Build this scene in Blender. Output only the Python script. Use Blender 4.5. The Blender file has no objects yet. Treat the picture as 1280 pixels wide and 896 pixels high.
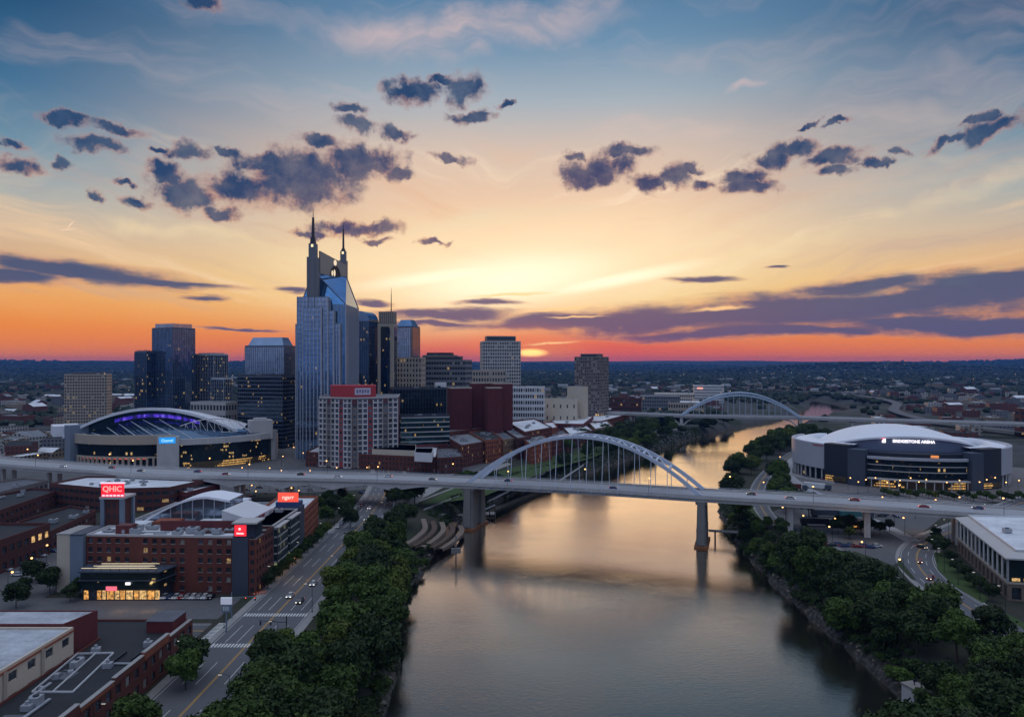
import bpy, bmesh, math, random
from mathutils import Vector, Matrix, noise as mnoise
import numpy as np
R = math.radians
SC = bpy.context.scene
COL = SC.collection
random.seed(11)

# ---------------------------------------------------------------- camera
FPX, HOR, CAMZ = 900.0, 455.0, 80.0          # focal length in photo pixels, horizon row, camera height
cd = bpy.data.cameras.new("camera")
cd.sensor_width = 36.0
cd.lens = 36.0 * FPX / 1280.0
cd.shift_y = (HOR - 448.0) / 1280.0
cd.clip_start, cd.clip_end = 1.0, 120000.0
cam = bpy.data.objects.new("camera", cd)
cam.location = (0, 0, CAMZ)
cam.rotation_euler = (R(90), 0, 0)
COL.objects.link(cam)
SC.camera = cam

# ---------------------------------------------------------------- exposure
vs = SC.view_settings
vs.view_transform, vs.look = 'Standard', 'None'
vs.exposure, vs.gamma = 0.0, 1.0
vs.use_curve_mapping = False
cy = SC.cycles
cy.max_bounces, cy.diffuse_bounces, cy.glossy_bounces = 6, 2, 3
cy.transmission_bounces, cy.volume_bounces, cy.transparent_max_bounces = 2, 0, 4
cy.use_denoising = True
cy.sample_clamp_indirect = 4.0
try:
    cy.caustics_reflective = cy.caustics_refractive = False
except Exception:
    pass

def lin(c):
    return tuple(((v / 255) / 12.92 if v / 255 <= 0.04045 else ((v / 255 + 0.055) / 1.055) ** 2.4) for v in c)
def rgb(r, g, b):
    return lin((r, g, b)) + (1.0,)

# ---------------------------------------------------------------- sky
SUN_AZ, SUN_EL = R(1.4), R(1.1)
world = bpy.data.worlds.new("World")
SC.world = world
world.use_nodes = True
wt = world.node_tree
wt.nodes.clear()

class NB:
    """small node-tree builder"""
    def __init__(s, tree): s.t = tree
    def n(s, typ, **kw):
        nd = s.t.nodes.new(typ)
        for k, v in kw.items(): setattr(nd, k, v)
        return nd
    def put(s, sock, v):
        if isinstance(v, bpy.types.NodeSocket): s.t.links.new(v, sock)
        elif v is not None: sock.default_value = v
    def m(s, op, a, b=None, c=None, clamp=False):
        nd = s.n('ShaderNodeMath', operation=op, use_clamp=clamp)
        for i, v in enumerate((a, b, c)):
            if v is not None: s.put(nd.inputs[i], v)
        return nd.outputs[0]
    def v(s, op, a, b=None, scale=None):
        nd = s.n('ShaderNodeVectorMath', operation=op)
        s.put(nd.inputs[0], a)
        if b is not None: s.put(nd.inputs[1], b)
        if scale is not None: s.put(nd.inputs['Scale'], scale)
        return nd.outputs['Value'] if op in ('LENGTH', 'DOT_PRODUCT', 'DISTANCE') else nd.outputs['Vector']
    def xyz(s, x, y, z=0.0):
        nd = s.n('ShaderNodeCombineXYZ')
        for i, v in enumerate((x, y, z)): s.put(nd.inputs[i], v)
        return nd.outputs[0]
    def sep(s, v):
        nd = s.n('ShaderNodeSeparateXYZ'); s.put(nd.inputs[0], v); return nd.outputs
    def mix(s, f, a, b, blend='MIX'):
        nd = s.n('ShaderNodeMix', data_type='RGBA', blend_type=blend)
        s.put(nd.inputs['Factor'], f); s.put(nd.inputs['A'], a) if False else None
        ins = [i for i in nd.inputs if i.type == 'RGBA']
        s.put(ins[0], a); s.put(ins[1], b)
        return [o for o in nd.outputs if o.type == 'RGBA'][0]
    def ramp(s, f, stops, interp='LINEAR'):
        nd = s.n('ShaderNodeValToRGB'); cr = nd.color_ramp; cr.interpolation = interp
        while len(cr.elements) < len(stops): cr.elements.new(0.5)
        for e, (p, c) in zip(cr.elements, stops): e.position = p; e.color = c
        s.put(nd.inputs[0], f); return nd.outputs[0]
    def noise(s, vec, scale, detail=4.0, rough=0.55, dim='3D', lac=2.0):
        nd = s.n('ShaderNodeTexNoise', noise_dimensions=dim)
        s.put(nd.inputs['Vector'], vec); s.put(nd.inputs['Scale'], scale)
        s.put(nd.inputs['Detail'], detail); s.put(nd.inputs['Roughness'], rough); s.put(nd.inputs['Lacunarity'], lac)
        return nd
    def sstep(s, x, lo, hi, a=0.0, b=1.0):
        nd = s.n('ShaderNodeMapRange', interpolation_type='SMOOTHSTEP')
        s.put(nd.inputs[0], x)
        for i, v in enumerate((lo, hi, a, b)): s.put(nd.inputs[i + 1], v)
        return nd.outputs[0]
    def lstep(s, x, lo, hi, a=0.0, b=1.0):
        nd = s.n('ShaderNodeMapRange')
        s.put(nd.inputs[0], x)
        for i, v in enumerate((lo, hi, a, b)): s.put(nd.inputs[i + 1], v)
        return nd.outputs[0]

UNSEEN_SKY_GAIN = 2.5
W = NB(wt)
direction = W.n('ShaderNodeTexCoord').outputs['Generated']
dx, dy, dz = W.sep(direction)
AZ = W.m('ARCTAN2', dx, dy)
EL = W.m('ARCSINE', dz)
ELP = W.m('MAXIMUM', EL, 0.0)
SKYP = W.xyz(W.m('MULTIPLY', AZ, 900.0), W.m('MULTIPLY', EL, 900.0), 0.0)   # bearing, height in 1/900 rad

def sky_el(stops):          # stops: degrees of elevation -> colour
    return W.ramp(W.m('DIVIDE', ELP, R(90)), [(max(0, d / 90), rgb(*c)) for d, c in stops])

away = sky_el([(0, (250, 126, 74)), (0.9, (253, 138, 60)), (2.6, (253, 146, 54)), (4.6, (250, 172, 92)), (6.6, (238, 186, 130)),
               (9.2, (208, 188, 166)), (11.5, (164, 176, 178)), (14, (112, 150, 172)), (18, (62, 114, 152)), (23, (30, 80, 122)), (34, (44, 86, 132)), (55, (140, 148, 164)), (90, (150, 156, 168))])
toward = sky_el([(0, (244, 100, 66)), (1.0, (250, 116, 64)), (2.2, (250, 146, 84)), (3.6, (254, 188, 112)), (5.2, (255, 218, 146)), (7.2, (255, 224, 168)),
                 (9.8, (254, 219, 174)), (12.5, (248, 210, 176)), (16, (228, 202, 182)), (20, (172, 184, 194)), (24, (114, 150, 180)), (28, (76, 122, 162)), (40, (56, 98, 142)), (55, (140, 148, 164)), (90, (150, 156, 168))])
behind = sky_el([(0, (104, 118, 146)), (3, (136, 138, 160)), (7, (160, 154, 172)), (12, (146, 158, 186)), (20, (118, 148, 188)), (40, (120, 140, 170)), (60, (146, 152, 166)), (90, (150, 156, 168))])
daz = W.m('ABSOLUTE', W.m('SUBTRACT', AZ, SUN_AZ))
nearsun = W.sstep(daz, R(40), R(6))
clear = W.mix(nearsun, away, toward)
clear = W.mix(W.sstep(daz, R(45), R(105)), clear, behind)
# unseen sky overhead and behind the camera, brightened to lift the ground light
unseen_sky = W.m('MAXIMUM', W.sstep(EL, R(27), R(48)), W.sstep(daz, R(50), R(95)))
clear = W.v('SCALE', clear, scale=W.m('MULTIPLY', W.lstep(unseen_sky, 0.0, 1.0, 1.0, 1.3), W.sstep(EL, R(28), R(60), 1.0, UNSEEN_SKY_GAIN)))

# physical sky underneath, for the parts of the dome the photograph does not see
nsky = W.n('ShaderNodeTexSky', sky_type='NISHITA')
nsky.sun_disc = False
nsky.sun_elevation, nsky.sun_rotation = SUN_EL, SUN_AZ
nsky.dust_density, nsky.ozone_density = 2.0, 2.0
nis = W.mix(1.0, nsky.outputs[0], (0.06, 0.06, 0.06, 1), 'MULTIPLY')
clear = W.mix(0.06, clear, nis)

def ell(cx, cy_, rx, ry, rot=0.0):
    """an ellipse given in photo pixels -> bearing/height ellipse"""
    a = math.atan((cx - 640) / FPX)
    e = math.atan((HOR - cy_) / FPX * math.cos(a))
    return (900 * a, 900 * e, rx * math.cos(a) ** 2, ry * math.cos(a) * math.cos(e) ** 2, R(rot))

TOKEN = [None]
def field(P, items, k_=1.0):
    """one minus the scaled distance to the nearest of many ellipses (worked through in blocks, each waiting for the last, to keep the shader small)"""
    acc = None
    for k, it in enumerate(items):
        if k % 10 == 0:
            Q = P if TOKEN[0] is None else W.v('ADD', P, W.xyz(0, 0, TOKEN[0]))
        ax, ey, rx, ry, rot = ell(*it[:5]) if len(it) > 4 else ell(*it)
        mp = W.n('ShaderNodeMapping', vector_type='TEXTURE')
        W.put(mp.inputs['Vector'], Q)
        mp.inputs['Location'].default_value = (ax, ey, 0)
        mp.inputs['Rotation'].default_value = (0, 0, rot)
        mp.inputs['Scale'].default_value = (rx * k_, ry * k_, 1e9)
        L = W.v('LENGTH', mp.outputs[0])
        acc = L if acc is None else W.m('MINIMUM', acc, L)
        TOKEN[0] = acc
    return W.m('SUBTRACT', 1.0, acc)

def warp(P, scale, amp, detail, sx=1.0, sy=1.0):
    nz = W.noise(W.v('MULTIPLY', P, (sx, sy, 1)), scale, detail, 0.6)
    off = W.v('MULTIPLY', W.v('SUBTRACT', nz.outputs['Color'], (0.5, 0.5, 0.5)), (amp, amp * 0.8, 0))
    return W.v('ADD', P, off), nz.outputs[0]

# high thin cirrus
cirP, _ = warp(SKYP, 0.006, 160, 3)
cir = W.noise(W.v('MULTIPLY', W.v('ADD', cirP, W.v('MULTIPLY', W.xyz(W.sep(cirP)[1], 0, 0), (0.5, 0, 0))), (0.0022, 0.012, 1)), 1.0, 6, 0.6).outputs[0]
lightf = field(warp(SKYP, 0.012, 70, 4)[0], [(590, 40, 260, 42, 6), (830, 158, 120, 22, -4), (930, 112, 40, 10), (1010, 300, 380, 20, 15), (760, 330, 230, 30, 14), (1180, 345, 160, 12, 8),
                                (470, 330, 240, 30, -6), (250, 290, 160, 14, -4), (640, 270, 200, 22, 8)])
cmask = W.m('MULTIPLY', W.sstep(cir, 0.46, 0.72), W.sstep(EL, 0.02, 0.2))
cmask = W.m('ADD', W.m('MULTIPLY', cmask, 0.34), W.m('MULTIPLY', W.m('MULTIPLY', W.sstep(lightf, 0.0, 0.9), W.sstep(cir, 0.30, 0.60)), 0.85), clamp=True)
circol = W.mix(W.sstep(EL, R(4), R(22)), rgb(255, 230, 172), rgb(208, 186, 186))
circol = W.mix(W.sstep(daz, R(60), R(120)), circol, rgb(150, 140, 160))
stP, _ = warp(SKYP, 0.004, 120, 3)
sx_, sy_, _z = W.sep(stP)
streak = W.noise(W.xyz(W.m('MULTIPLY', sx_, 0.0016), W.m('MULTIPLY', W.m('ADD', sy_, W.m('MULTIPLY', W.m('ABSOLUTE', sx_), -0.22)), 0.017), 0), 1.0, 7, 0.62).outputs[0]
inband = W.m('MULTIPLY', W.sstep(EL, R(2.5), R(6)), W.sstep(EL, R(19), R(12)))
clear = W.mix(W.m('MULTIPLY', W.m('MULTIPLY', W.sstep(streak, 0.50, 0.36), inband), 0.5), clear, W.mix(nearsun, rgb(176, 160, 160), rgb(236, 186, 150)))
clear = W.mix(W.m('MULTIPLY', W.m('MULTIPLY', W.sstep(streak, 0.52, 0.68), inband), 0.7), clear, W.mix(nearsun, rgb(246, 206, 160), (1.12, 0.92, 0.66, 1)))
sky = W.mix(cmask, clear, circol)

# glow round the hidden sun
redf = field(SKYP, [(700, 438, 270, 26)])
sky = W.mix(W.m('MULTIPLY', W.sstep(redf, 0.0, 0.9), 0.8), sky, (0.92, 0.125, 0.06, 1))
glow = field(SKYP, [(650, 340, 360, 96, 5)])
sky = W.mix(W.m('MULTIPLY', W.sstep(glow, -0.1, 1.0), 0.85), sky, (1.2, 0.90, 0.58, 1))

glow2 = field(SKYP, [(636, 350, 170, 42, 6), (560, 345, 150, 14, 8), (760, 352, 150, 12, 10)])
sky = W.mix(W.m('MULTIPLY', W.sstep(glow2, -0.1, 1.0), 0.75), sky, (1.45, 1.2, 0.86, 1))

# dark cumulus, streaks and the bank over the right horizon
CUM = [(375, 222, 78, 36), (300, 236, 66, 24), (235, 238, 48, 24), (171, 254, 20, 11), (438, 200, 42, 26), (476, 196, 34, 18), (497, 212, 22, 12),
       (236, 187, 34, 14), (196, 181, 14, 6), (205, 212, 24, 16), (292, 190, 18, 8), (330, 202, 36, 16), (278, 266, 34, 11), (398, 178, 26, 9),
       (514, 112, 34, 17), (580, 112, 28, 22), (592, 146, 32, 8), (548, 97, 16, 7), (440, 137, 26, 9), (442, 157, 25, 10), (501, 165, 26, 10),
       (78, 149, 26, 9), (142, 158, 38, 8), (118, 178, 40, 11), (24, 209, 34, 11), (78, 204, 12, 9), (14, 183, 20, 8), (120, 244, 13, 8), (152, 227, 14, 5),
       (448, 284, 58, 11), (540, 300, 20, 5), (474, 300, 18, 5), (390, 288, 32, 7), (562, 197, 22, 6), (632, 135, 14, 5),
       (722, 216, 30, 18), (762, 206, 34, 20), (784, 189, 34, 9), (726, 195, 20, 6), (845, 219, 24, 18), (812, 228, 24, 13), (880, 230, 18, 8), (862, 208, 22, 7),
       (936, 234, 40, 12), (932, 219, 34, 11), (996, 187, 34, 11), (966, 200, 24, 12), (1042, 198, 36, 12), (1046, 216, 24, 9), (1012, 157, 20, 6, 20), (1044, 158, 15, 4, 12),
       (1118, 191, 16, 6), (1092, 205, 20, 6), (1238, 163, 46, 13, 14), (1186, 178, 36, 7, 8), (1222, 154, 22, 6, 12), (258, 6, 26, 12)]
BANK = [(90, 342, 190, 15, -3), (10, 347, 110, 10), (190, 354, 120, 6, -3), (258, 373, 30, 4), (365, 366, 22, 4), (466, 380, 26, 5),
        (1180, 372, 240, 32, 3), (1010, 388, 260, 27, 3), (1250, 350, 170, 15, 4), (850, 398, 190, 20, 3), (1080, 358, 110, 11, 3), (700, 402, 150, 11, 2),
        (560, 394, 90, 8), (610, 380, 50, 5), (1200, 404, 240, 16, -1), (960, 414, 280, 9, 1), (300, 410, 60, 2.5), (876, 349, 50, 4.5, -2), (970, 333, 16, 3), (540, 405, 60, 4)]
w1P, _ = warp(SKYP, 0.013, 40, 2)
wP, wn = warp(w1P, 0.05, 34, 6)
wB1, _ = warp(SKYP, 0.012, 26, 3, 0.4, 1.3)
wB, bn = warp(wB1, 0.034, 20, 6, 0.32, 1.7)
fn = W.noise(SKYP, 0.034, 9, 0.66).outputs[0]
fc = W.m('ADD', field(wP, CUM, 0.86), W.m('MULTIPLY', W.m('SUBTRACT', fn, 0.5), 1.9))
fb = W.m('ADD', field(wB, BANK, 0.95), W.m('MULTIPLY', W.m('SUBTRACT', bn, 0.5), 1.15))
thin = W.lstep(W.noise(SKYP, 0.02, 4, 0.6).outputs[0], 0.3, 0.6, 0.72, 0.98)
dens = W.m('MAXIMUM', W.m('MULTIPLY', W.sstep(fc, -0.5, 0.35), thin), W.m('MULTIPLY', W.sstep(fb, -0.45, 0.55), 0.92))
fmax = W.m('MAXIMUM', fc, fb)
sunD = W.m('DIVIDE', W.v('LENGTH', W.v('MULTIPLY', W.v('SUBTRACT', SKYP, (22, 60, 0)), (0.5, 1.0, 0))), 260.0)
prox = W.sstep(sunD, 1.0, 0.1)
core = W.mix(W.sstep(EL, R(1.5), R(12)), rgb(62, 86, 126), rgb(36, 66, 106))
core = W.mix(W.m('MULTIPLY', prox, 0.4), core, rgb(150, 88, 106))
edge = W.mix(W.sstep(EL, R(4), R(18)), rgb(226, 156, 116), rgb(172, 136, 132))
puff = W.noise(SKYP, 0.035, 5, 0.6).outputs[0]
ccol = W.mix(W.sstep(W.m('ADD', fmax, W.m('MULTIPLY', W.m('SUBTRACT', puff, 0.5), 1.6)), -0.4, 0.45), edge, core)
sky = W.mix(dens, sky, ccol)
# the last of the sun under the cloud bank
halo = field(SKYP, [(664, 438, 130, 46)])
sky = W.mix(W.m('MULTIPLY', W.m('POWER', W.sstep(halo, 0.0, 1.0), 1.5), 0.9), sky, (1.05, 0.27, 0.07, 1))
rim = field(warp(SKYP, 0.03, 10, 3)[0], [(690, 429, 44, 2.2, 4), (640, 368, 74, 3, 3), (700, 386, 66, 2.4, 4), (720, 396, 50, 2), (900, 386, 50, 3.5, 3)])
sky = W.mix(W.m('MULTIPLY', W.sstep(rim, 0.0, 0.8), .8), sky, (1.3, 0.75, 0.3, 1))
trail = field(SKYP, [(88, 281, 11, 1.5, 52), (84, 287, 16, 1.3, 12)])
sky = W.mix(W.m('MULTIPLY', W.sstep(trail, 0.0, 0.9), .75), sky, (1.0, 0.72, 0.5, 1))
spot = field(SKYP, [(664, 441, 26, 6.5)])
sky = W.mix(W.sstep(spot, 0.0, 0.7), sky, (2.6, 1.3, 0.32, 1))
# below the horizon: dim earth glow
sky = W.mix(W.sstep(EL, R(0.0), R(-2.0)), sky, rgb(60, 66, 84))
bg = W.n('ShaderNodeBackground')
W.put(bg.inputs['Color'], sky)
bg.inputs['Strength'].default_value = 1.0
wo = W.n('ShaderNodeOutputWorld')
wt.links.new(bg.outputs[0], wo.inputs['Surface'])
try:
    world.cycles.sampling_method = 'MANUAL'; world.cycles.sample_map_resolution = 512
except Exception:
    pass

# ---------------------------------------------------------------- sun (almost down, behind the bank)
sl = bpy.data.lights.new("sun", 'SUN')
sl.energy, sl.angle, sl.color = 0.8, R(0.53), (1.0, 0.55, 0.28)
sun = bpy.data.objects.new("sun", sl)
to_sun = Vector((math.sin(SUN_AZ) * math.cos(SUN_EL), math.cos(SUN_AZ) * math.cos(SUN_EL), math.sin(SUN_EL)))
sun.rotation_euler = (-to_sun).to_track_quat('-Z', 'Y').to_euler()
sun.location = (20, -40, 150)
COL.objects.link(sun)

# ================================================================ helpers
def at(px, py, z=0.0):
    """photo pixel of a point at height z -> world point"""
    d = (CAMZ - z) * FPX / (py - HOR)
    return Vector(((px - 640) / FPX * d, d, z))
def ad(px, d, z=0.0):
    return Vector(((px - 640) / FPX * d, d, z))
def zat(py, d):
    return CAMZ - (py - HOR) / FPX * d
def topx(p):
    return (640 + FPX * p[0] / p[1], HOR + FPX * (CAMZ - p[2]) / p[1])

class MB:
    """collects faces and links them as one mesh object"""
    def __init__(s): s.v, s.f, s.m, s.uv = [], [], [], {}
    def face(s, pts, mi=0, uv=None):
        b = len(s.v); s.v += [tuple(p) for p in pts]
        if uv: s.uv[len(s.f)] = uv
        s.f.append(list(range(b, b + len(pts)))); s.m.append(mi)
    def poly(s, pts, z, mi=0): s.face([(p[0], p[1], z) for p in pts], mi)
    def prism(s, pts, z0, z1, mi=0, top=True, bot=False, uv=True, top_mi=None):
        n = len(pts); u = 0.0
        for i in range(n):
            a, b = pts[i], pts[(i + 1) % n]
            L = math.hypot(b[0] - a[0], b[1] - a[1])
            s.face([(a[0], a[1], z0), (b[0], b[1], z0), (b[0], b[1], z1), (a[0], a[1], z1)], mi,
                   [(u, z0), (u + L, z0), (u + L, z1), (u, z1)])
            u += L
        if top: s.poly(pts, z1, mi if top_mi is None else top_mi)
        if bot: s.poly(pts[::-1], z0, mi)
    def frustum(s, p0, p1, z0, z1, mi=0, top=True):
        n = len(p0)
        for i in range(n):
            a, b, c, d = p0[i], p0[(i + 1) % n], p1[(i + 1) % n], p1[i]
            s.face([(a[0], a[1], z0), (b[0], b[1], z0), (c[0], c[1], z1), (d[0], d[1], z1)], mi)
        if top: s.poly(p1, z1, mi)
    def box(s, x0, x1, y0, y1, z0, z1, mi=0):
        s.prism([(x0, y0), (x1, y0), (x1, y1), (x0, y1)], z0, z1, mi, True, True)
    def obox(s, c, hx, hy, z0, z1, rot=0.0, mi=0):
        s.prism(rect(c[0], c[1], hx, hy, rot), z0, z1, mi, True, True)
    def bar(s, a, b, w, h=None, mi=0, up=(0, 0, 1)):
        """rectangular bar from a to b"""
        a, b = Vector(a), Vector(b); h = h or w
        d = (b - a).normalized(); u = Vector(up)
        if abs(d.dot(u)) > 0.99: u = Vector((0, 1, 0))
        r = d.cross(u).normalized() * w / 2; q = r.cross(d).normalized() * h / 2
        A = [a - r - q, a + r - q, a + r + q, a - r + q]; B = [p + (b - a) for p in A]
        for i in range(4): s.face([A[i], A[(i + 1) % 4], B[(i + 1) % 4], B[i]], mi)
        s.face(A[::-1], mi); s.face(B, mi)
    def tube(s, path, r, n=8, mi=0, cap=True):
        path = [Vector(p) for p in path]
        rs = r if isinstance(r, (list, tuple)) else [r] * len(path)
        rings = []; ref = None
        for i, p in enumerate(path):
            d = (path[min(i + 1, len(path) - 1)] - path[max(i - 1, 0)]).normalized()
            u = Vector((0, 0, 1)) if abs(d.z) < 0.95 else Vector((0, 1, 0))
            x = d.cross(u).normalized(); y = x.cross(d).normalized()
            if ref is not None and x.dot(ref) < 0: x, y = -x, -y
            ref = x
            b = len(s.v)
            s.v += [tuple(p + (x * math.cos(t) + y * math.sin(t)) * rs[i]) for t in [2 * math.pi * k / n for k in range(n)]]
            rings.append(b)
        for a, b in zip(rings, rings[1:]):
            for k in range(n):
                s.f.append([a + k, a + (k + 1) % n, b + (k + 1) % n, b + k]); s.m.append(mi)
        if cap:
            s.f.append([rings[0] + k for k in range(n)][::-1]); s.m.append(mi)
            s.f.append([rings[-1] + k for k in range(n)]); s.m.append(mi)
    def grid(s, rows, mi=0):
        """rows of points -> quads with shared vertices"""
        b = len(s.v); w = len(rows[0])
        for r_ in rows: s.v += [tuple(p) for p in r_]
        for i in range(len(rows) - 1):
            for j in range(w - 1):
                s.f.append([b + i * w + j, b + i * w + j + 1, b + (i + 1) * w + j + 1, b + (i + 1) * w + j]); s.m.append(mi)
    def mesh(s, name, mats, smooth=False):
        me = bpy.data.meshes.new(name)
        me.from_pydata(s.v, [], s.f)
        for m_ in (mats if isinstance(mats, (list, tuple)) else [mats]): me.materials.append(m_)
        if len(me.materials) > 1: me.polygons.foreach_set('material_index', s.m)
        if smooth: me.polygons.foreach_set('use_smooth', [True] * len(me.polygons))
        if s.uv:
            ul = me.uv_layers.new(name='UVMap')
            for fi, uv in s.uv.items():
                for k, li in enumerate(me.polygons[fi].loop_indices): ul.data[li].uv = uv[k]
        me.update()
        return me
    def build(s, name, mats, parent=None, smooth=False):
        return link(bpy.data.objects.new(name, s.mesh(name, mats, smooth)), parent)

def rect(cx, cy_, hx, hy, rot=0.0):
    c, s_ = math.cos(rot), math.sin(rot)
    return [(cx + x * c - y * s_, cy_ + x * s_ + y * c) for x, y in ((-hx, -hy), (hx, -hy), (hx, hy), (-hx, hy))]

def link(o, parent=None):
    COL.objects.link(o)
    if parent is not None:
        o.parent = parent
        o.matrix_parent_inverse = full(parent).inverted()
    return o
def full(o):
    L = Matrix.LocRotScale(o.location, o.rotation_euler, o.scale)
    return (full(o.parent) @ o.matrix_parent_inverse @ L) if o.parent else L
def tag(o, label, cat, group=None):
    o['label'] = label; o['category'] = cat
    if group: o['group'] = group
    return o
def thing(name, label, cat, loc=(0, 0, 0), rotz=0.0, group=None):
    o = bpy.data.objects.new(name, None)
    o.empty_display_size = 0.5
    o.location = loc; o.rotation_euler = (0, 0, rotz)
    COL.objects.link(o)
    return tag(o, label, cat, group)
def struct(o, kind='structure'):
    o['kind'] = kind; return o
KIDS = {}
def dup(root, loc, rotz=0.0, label=None, group=None, scale=None, mats=None):
    """copy of a thing with its parts and sub-parts; mats swaps a part's material on the copy only"""
    if root.name not in KIDS:
        KIDS[root.name] = [(c, list(c.children)) for c in root.children]
    r = root.copy(); COL.objects.link(r)
    r.location = loc; r.rotation_euler = (0, 0, rotz)
    if scale is not None: r.scale = (scale,) * 3 if not isinstance(scale, (tuple, list)) else scale
    if label: r['label'] = label
    if group: r['group'] = group
    for ch, gs in KIDS[root.name]:
        c = ch.copy(); COL.objects.link(c); c.parent = r
        base = ch.name.split('.')[0]
        if mats and base in mats: setmat(c, mats[base])
        for g in gs:
            d = g.copy(); COL.objects.link(d); d.parent = c
    return r
def setmat(o, m, slot=0):
    o.material_slots[slot].link = 'OBJECT'; o.material_slots[slot].material = m

# ================================================================ materials
MATS = {}
def mat(name, color, rough=0.7, var=0.18, scale=0.25, metal=0.0, spec=0.5, bump=0.0, streak=0.0, fine=None):
    """a weathered painted / mineral surface: two octaves of noise move the base colour, optional rain streaks"""
    if name in MATS: return MATS[name]
    m = bpy.data.materials.new(name); m.use_nodes = True
    t = m.node_tree; b = NB(t); p = t.nodes['Principled BSDF']
    pos = b.n('ShaderNodeNewGeometry').outputs['Position']
    n1 = b.noise(pos, scale, 5, 0.65).outputs[0]
    n2 = b.noise(pos, fine or scale * 9, 3, 0.6).outputs[0]
    f = b.m('ADD', b.m('MULTIPLY', n1, 0.65), b.m('MULTIPLY', n2, 0.35))
    if streak:
        n3 = b.noise(b.v('MULTIPLY', pos, (1.3, 1.3, 0.08)), 0.8, 4, 0.6).outputs[0]
        f = b.m('ADD', b.m('MULTIPLY', f, 1 - streak), b.m('MULTIPLY', n3, streak))
    k = b.lstep(f, 0.25, 0.75, 1 - var, 1 + var)
    c = b.v('SCALE', lin(color) if max(color) > 1 else color, scale=k)
    b.put(p.inputs['Base Color'], c)
    p.inputs['Roughness'].default_value = rough
    p.inputs['Metallic'].default_value = metal
    p.inputs['Specular IOR Level'].default_value = spec
    if bump:
        bn = b.n('ShaderNodeBump'); bn.inputs['Strength'].default_value = bump; bn.inputs['Distance'].default_value = 0.2
        b.put(bn.inputs['Height'], n2); b.put(p.inputs['Normal'], bn.outputs[0])
    MATS[name] = m
    return m

def roofmat(name, color, var=0.4):
    """membrane roof: sheet seams, patches, dirt"""
    if name in MATS: return MATS[name]
    m = bpy.data.materials.new(name); m.use_nodes = True
    t = m.node_tree; b = NB(t); p = t.nodes['Principled BSDF']
    pos = b.n('ShaderNodeNewGeometry').outputs['Position']
    n1 = b.noise(pos, 0.09, 6, 0.7).outputs[0]
    n2 = b.noise(pos, 0.7, 4, 0.6).outputs[0]
    br = b.n('ShaderNodeTexBrick'); b.put(br.inputs['Vector'], b.v('ADD', pos, (0.37, 0.21, 0)))
    br.inputs['Scale'].default_value = 1.0; br.inputs['Brick Width'].default_value = 11.0; br.inputs['Row Height'].default_value = 2.7
    br.inputs['Mortar Size'].default_value = 0.09
    br.inputs['Color1'].default_value = (1, 1, 1, 1); br.inputs['Color2'].default_value = (0.88, 0.88, 0.88, 1); br.inputs['Mortar'].default_value = (0.72, 0.72, 0.72, 1)
    k = b.lstep(b.m('ADD', b.m('MULTIPLY', n1, 0.7), b.m('MULTIPLY', n2, 0.3)), 0.3, 0.7, 1 - var, 1 + var * 0.6)
    c = b.v('SCALE', b.v('MULTIPLY', lin(color), br.outputs[0]), scale=k)
    b.put(p.inputs['Base Color'], c); p.inputs['Roughness'].default_value = 0.75
    MATS[name] = m
    return m

def brickmat(name, color, mortar=(0.5, 0.46, 0.42), var=0.25):
    if name in MATS: return MATS[name]
    m = bpy.data.materials.new(name); m.use_nodes = True
    t = m.node_tree; b = NB(t); p = t.nodes['Principled BSDF']
    pos = b.n('ShaderNodeNewGeometry').outputs['Position']
    x, y, z = b.sep(pos)
    v = b.xyz(b.m('ADD', x, y), z, 0)
    br = b.n('ShaderNodeTexBrick'); b.put(br.inputs['Vector'], v)
    br.inputs['Scale'].default_value = 1.0; br.inputs['Brick Width'].default_value = 0.6; br.inputs['Row Height'].default_value = 0.2; br.inputs['Mortar Size'].default_value = 0.02
    c0 = Vector(lin(color))
    br.inputs['Color1'].default_value = (*c0, 1); br.inputs['Color2'].default_value = (*(c0 * 0.75), 1); br.inputs['Mortar'].default_value = (*(c0 * 0.6 + Vector((0.03, 0.03, 0.03))), 1)
    n1 = b.noise(pos, 0.12, 5, 0.7).outputs[0]
    n3 = b.noise(b.v('MULTIPLY', pos, (1, 1, 0.1)), 0.5, 4, 0.6).outputs[0]
    k = b.lstep(b.m('ADD', b.m('MULTIPLY', n1, 0.6), b.m('MULTIPLY', n3, 0.4)), 0.3, 0.7, 1 - var, 1 + var)
    b.put(p.inputs['Base Color'], b.v('SCALE', br.outputs[0], scale=k)); p.inputs['Roughness'].default_value = 0.85
    MATS[name] = m
    return m

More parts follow.
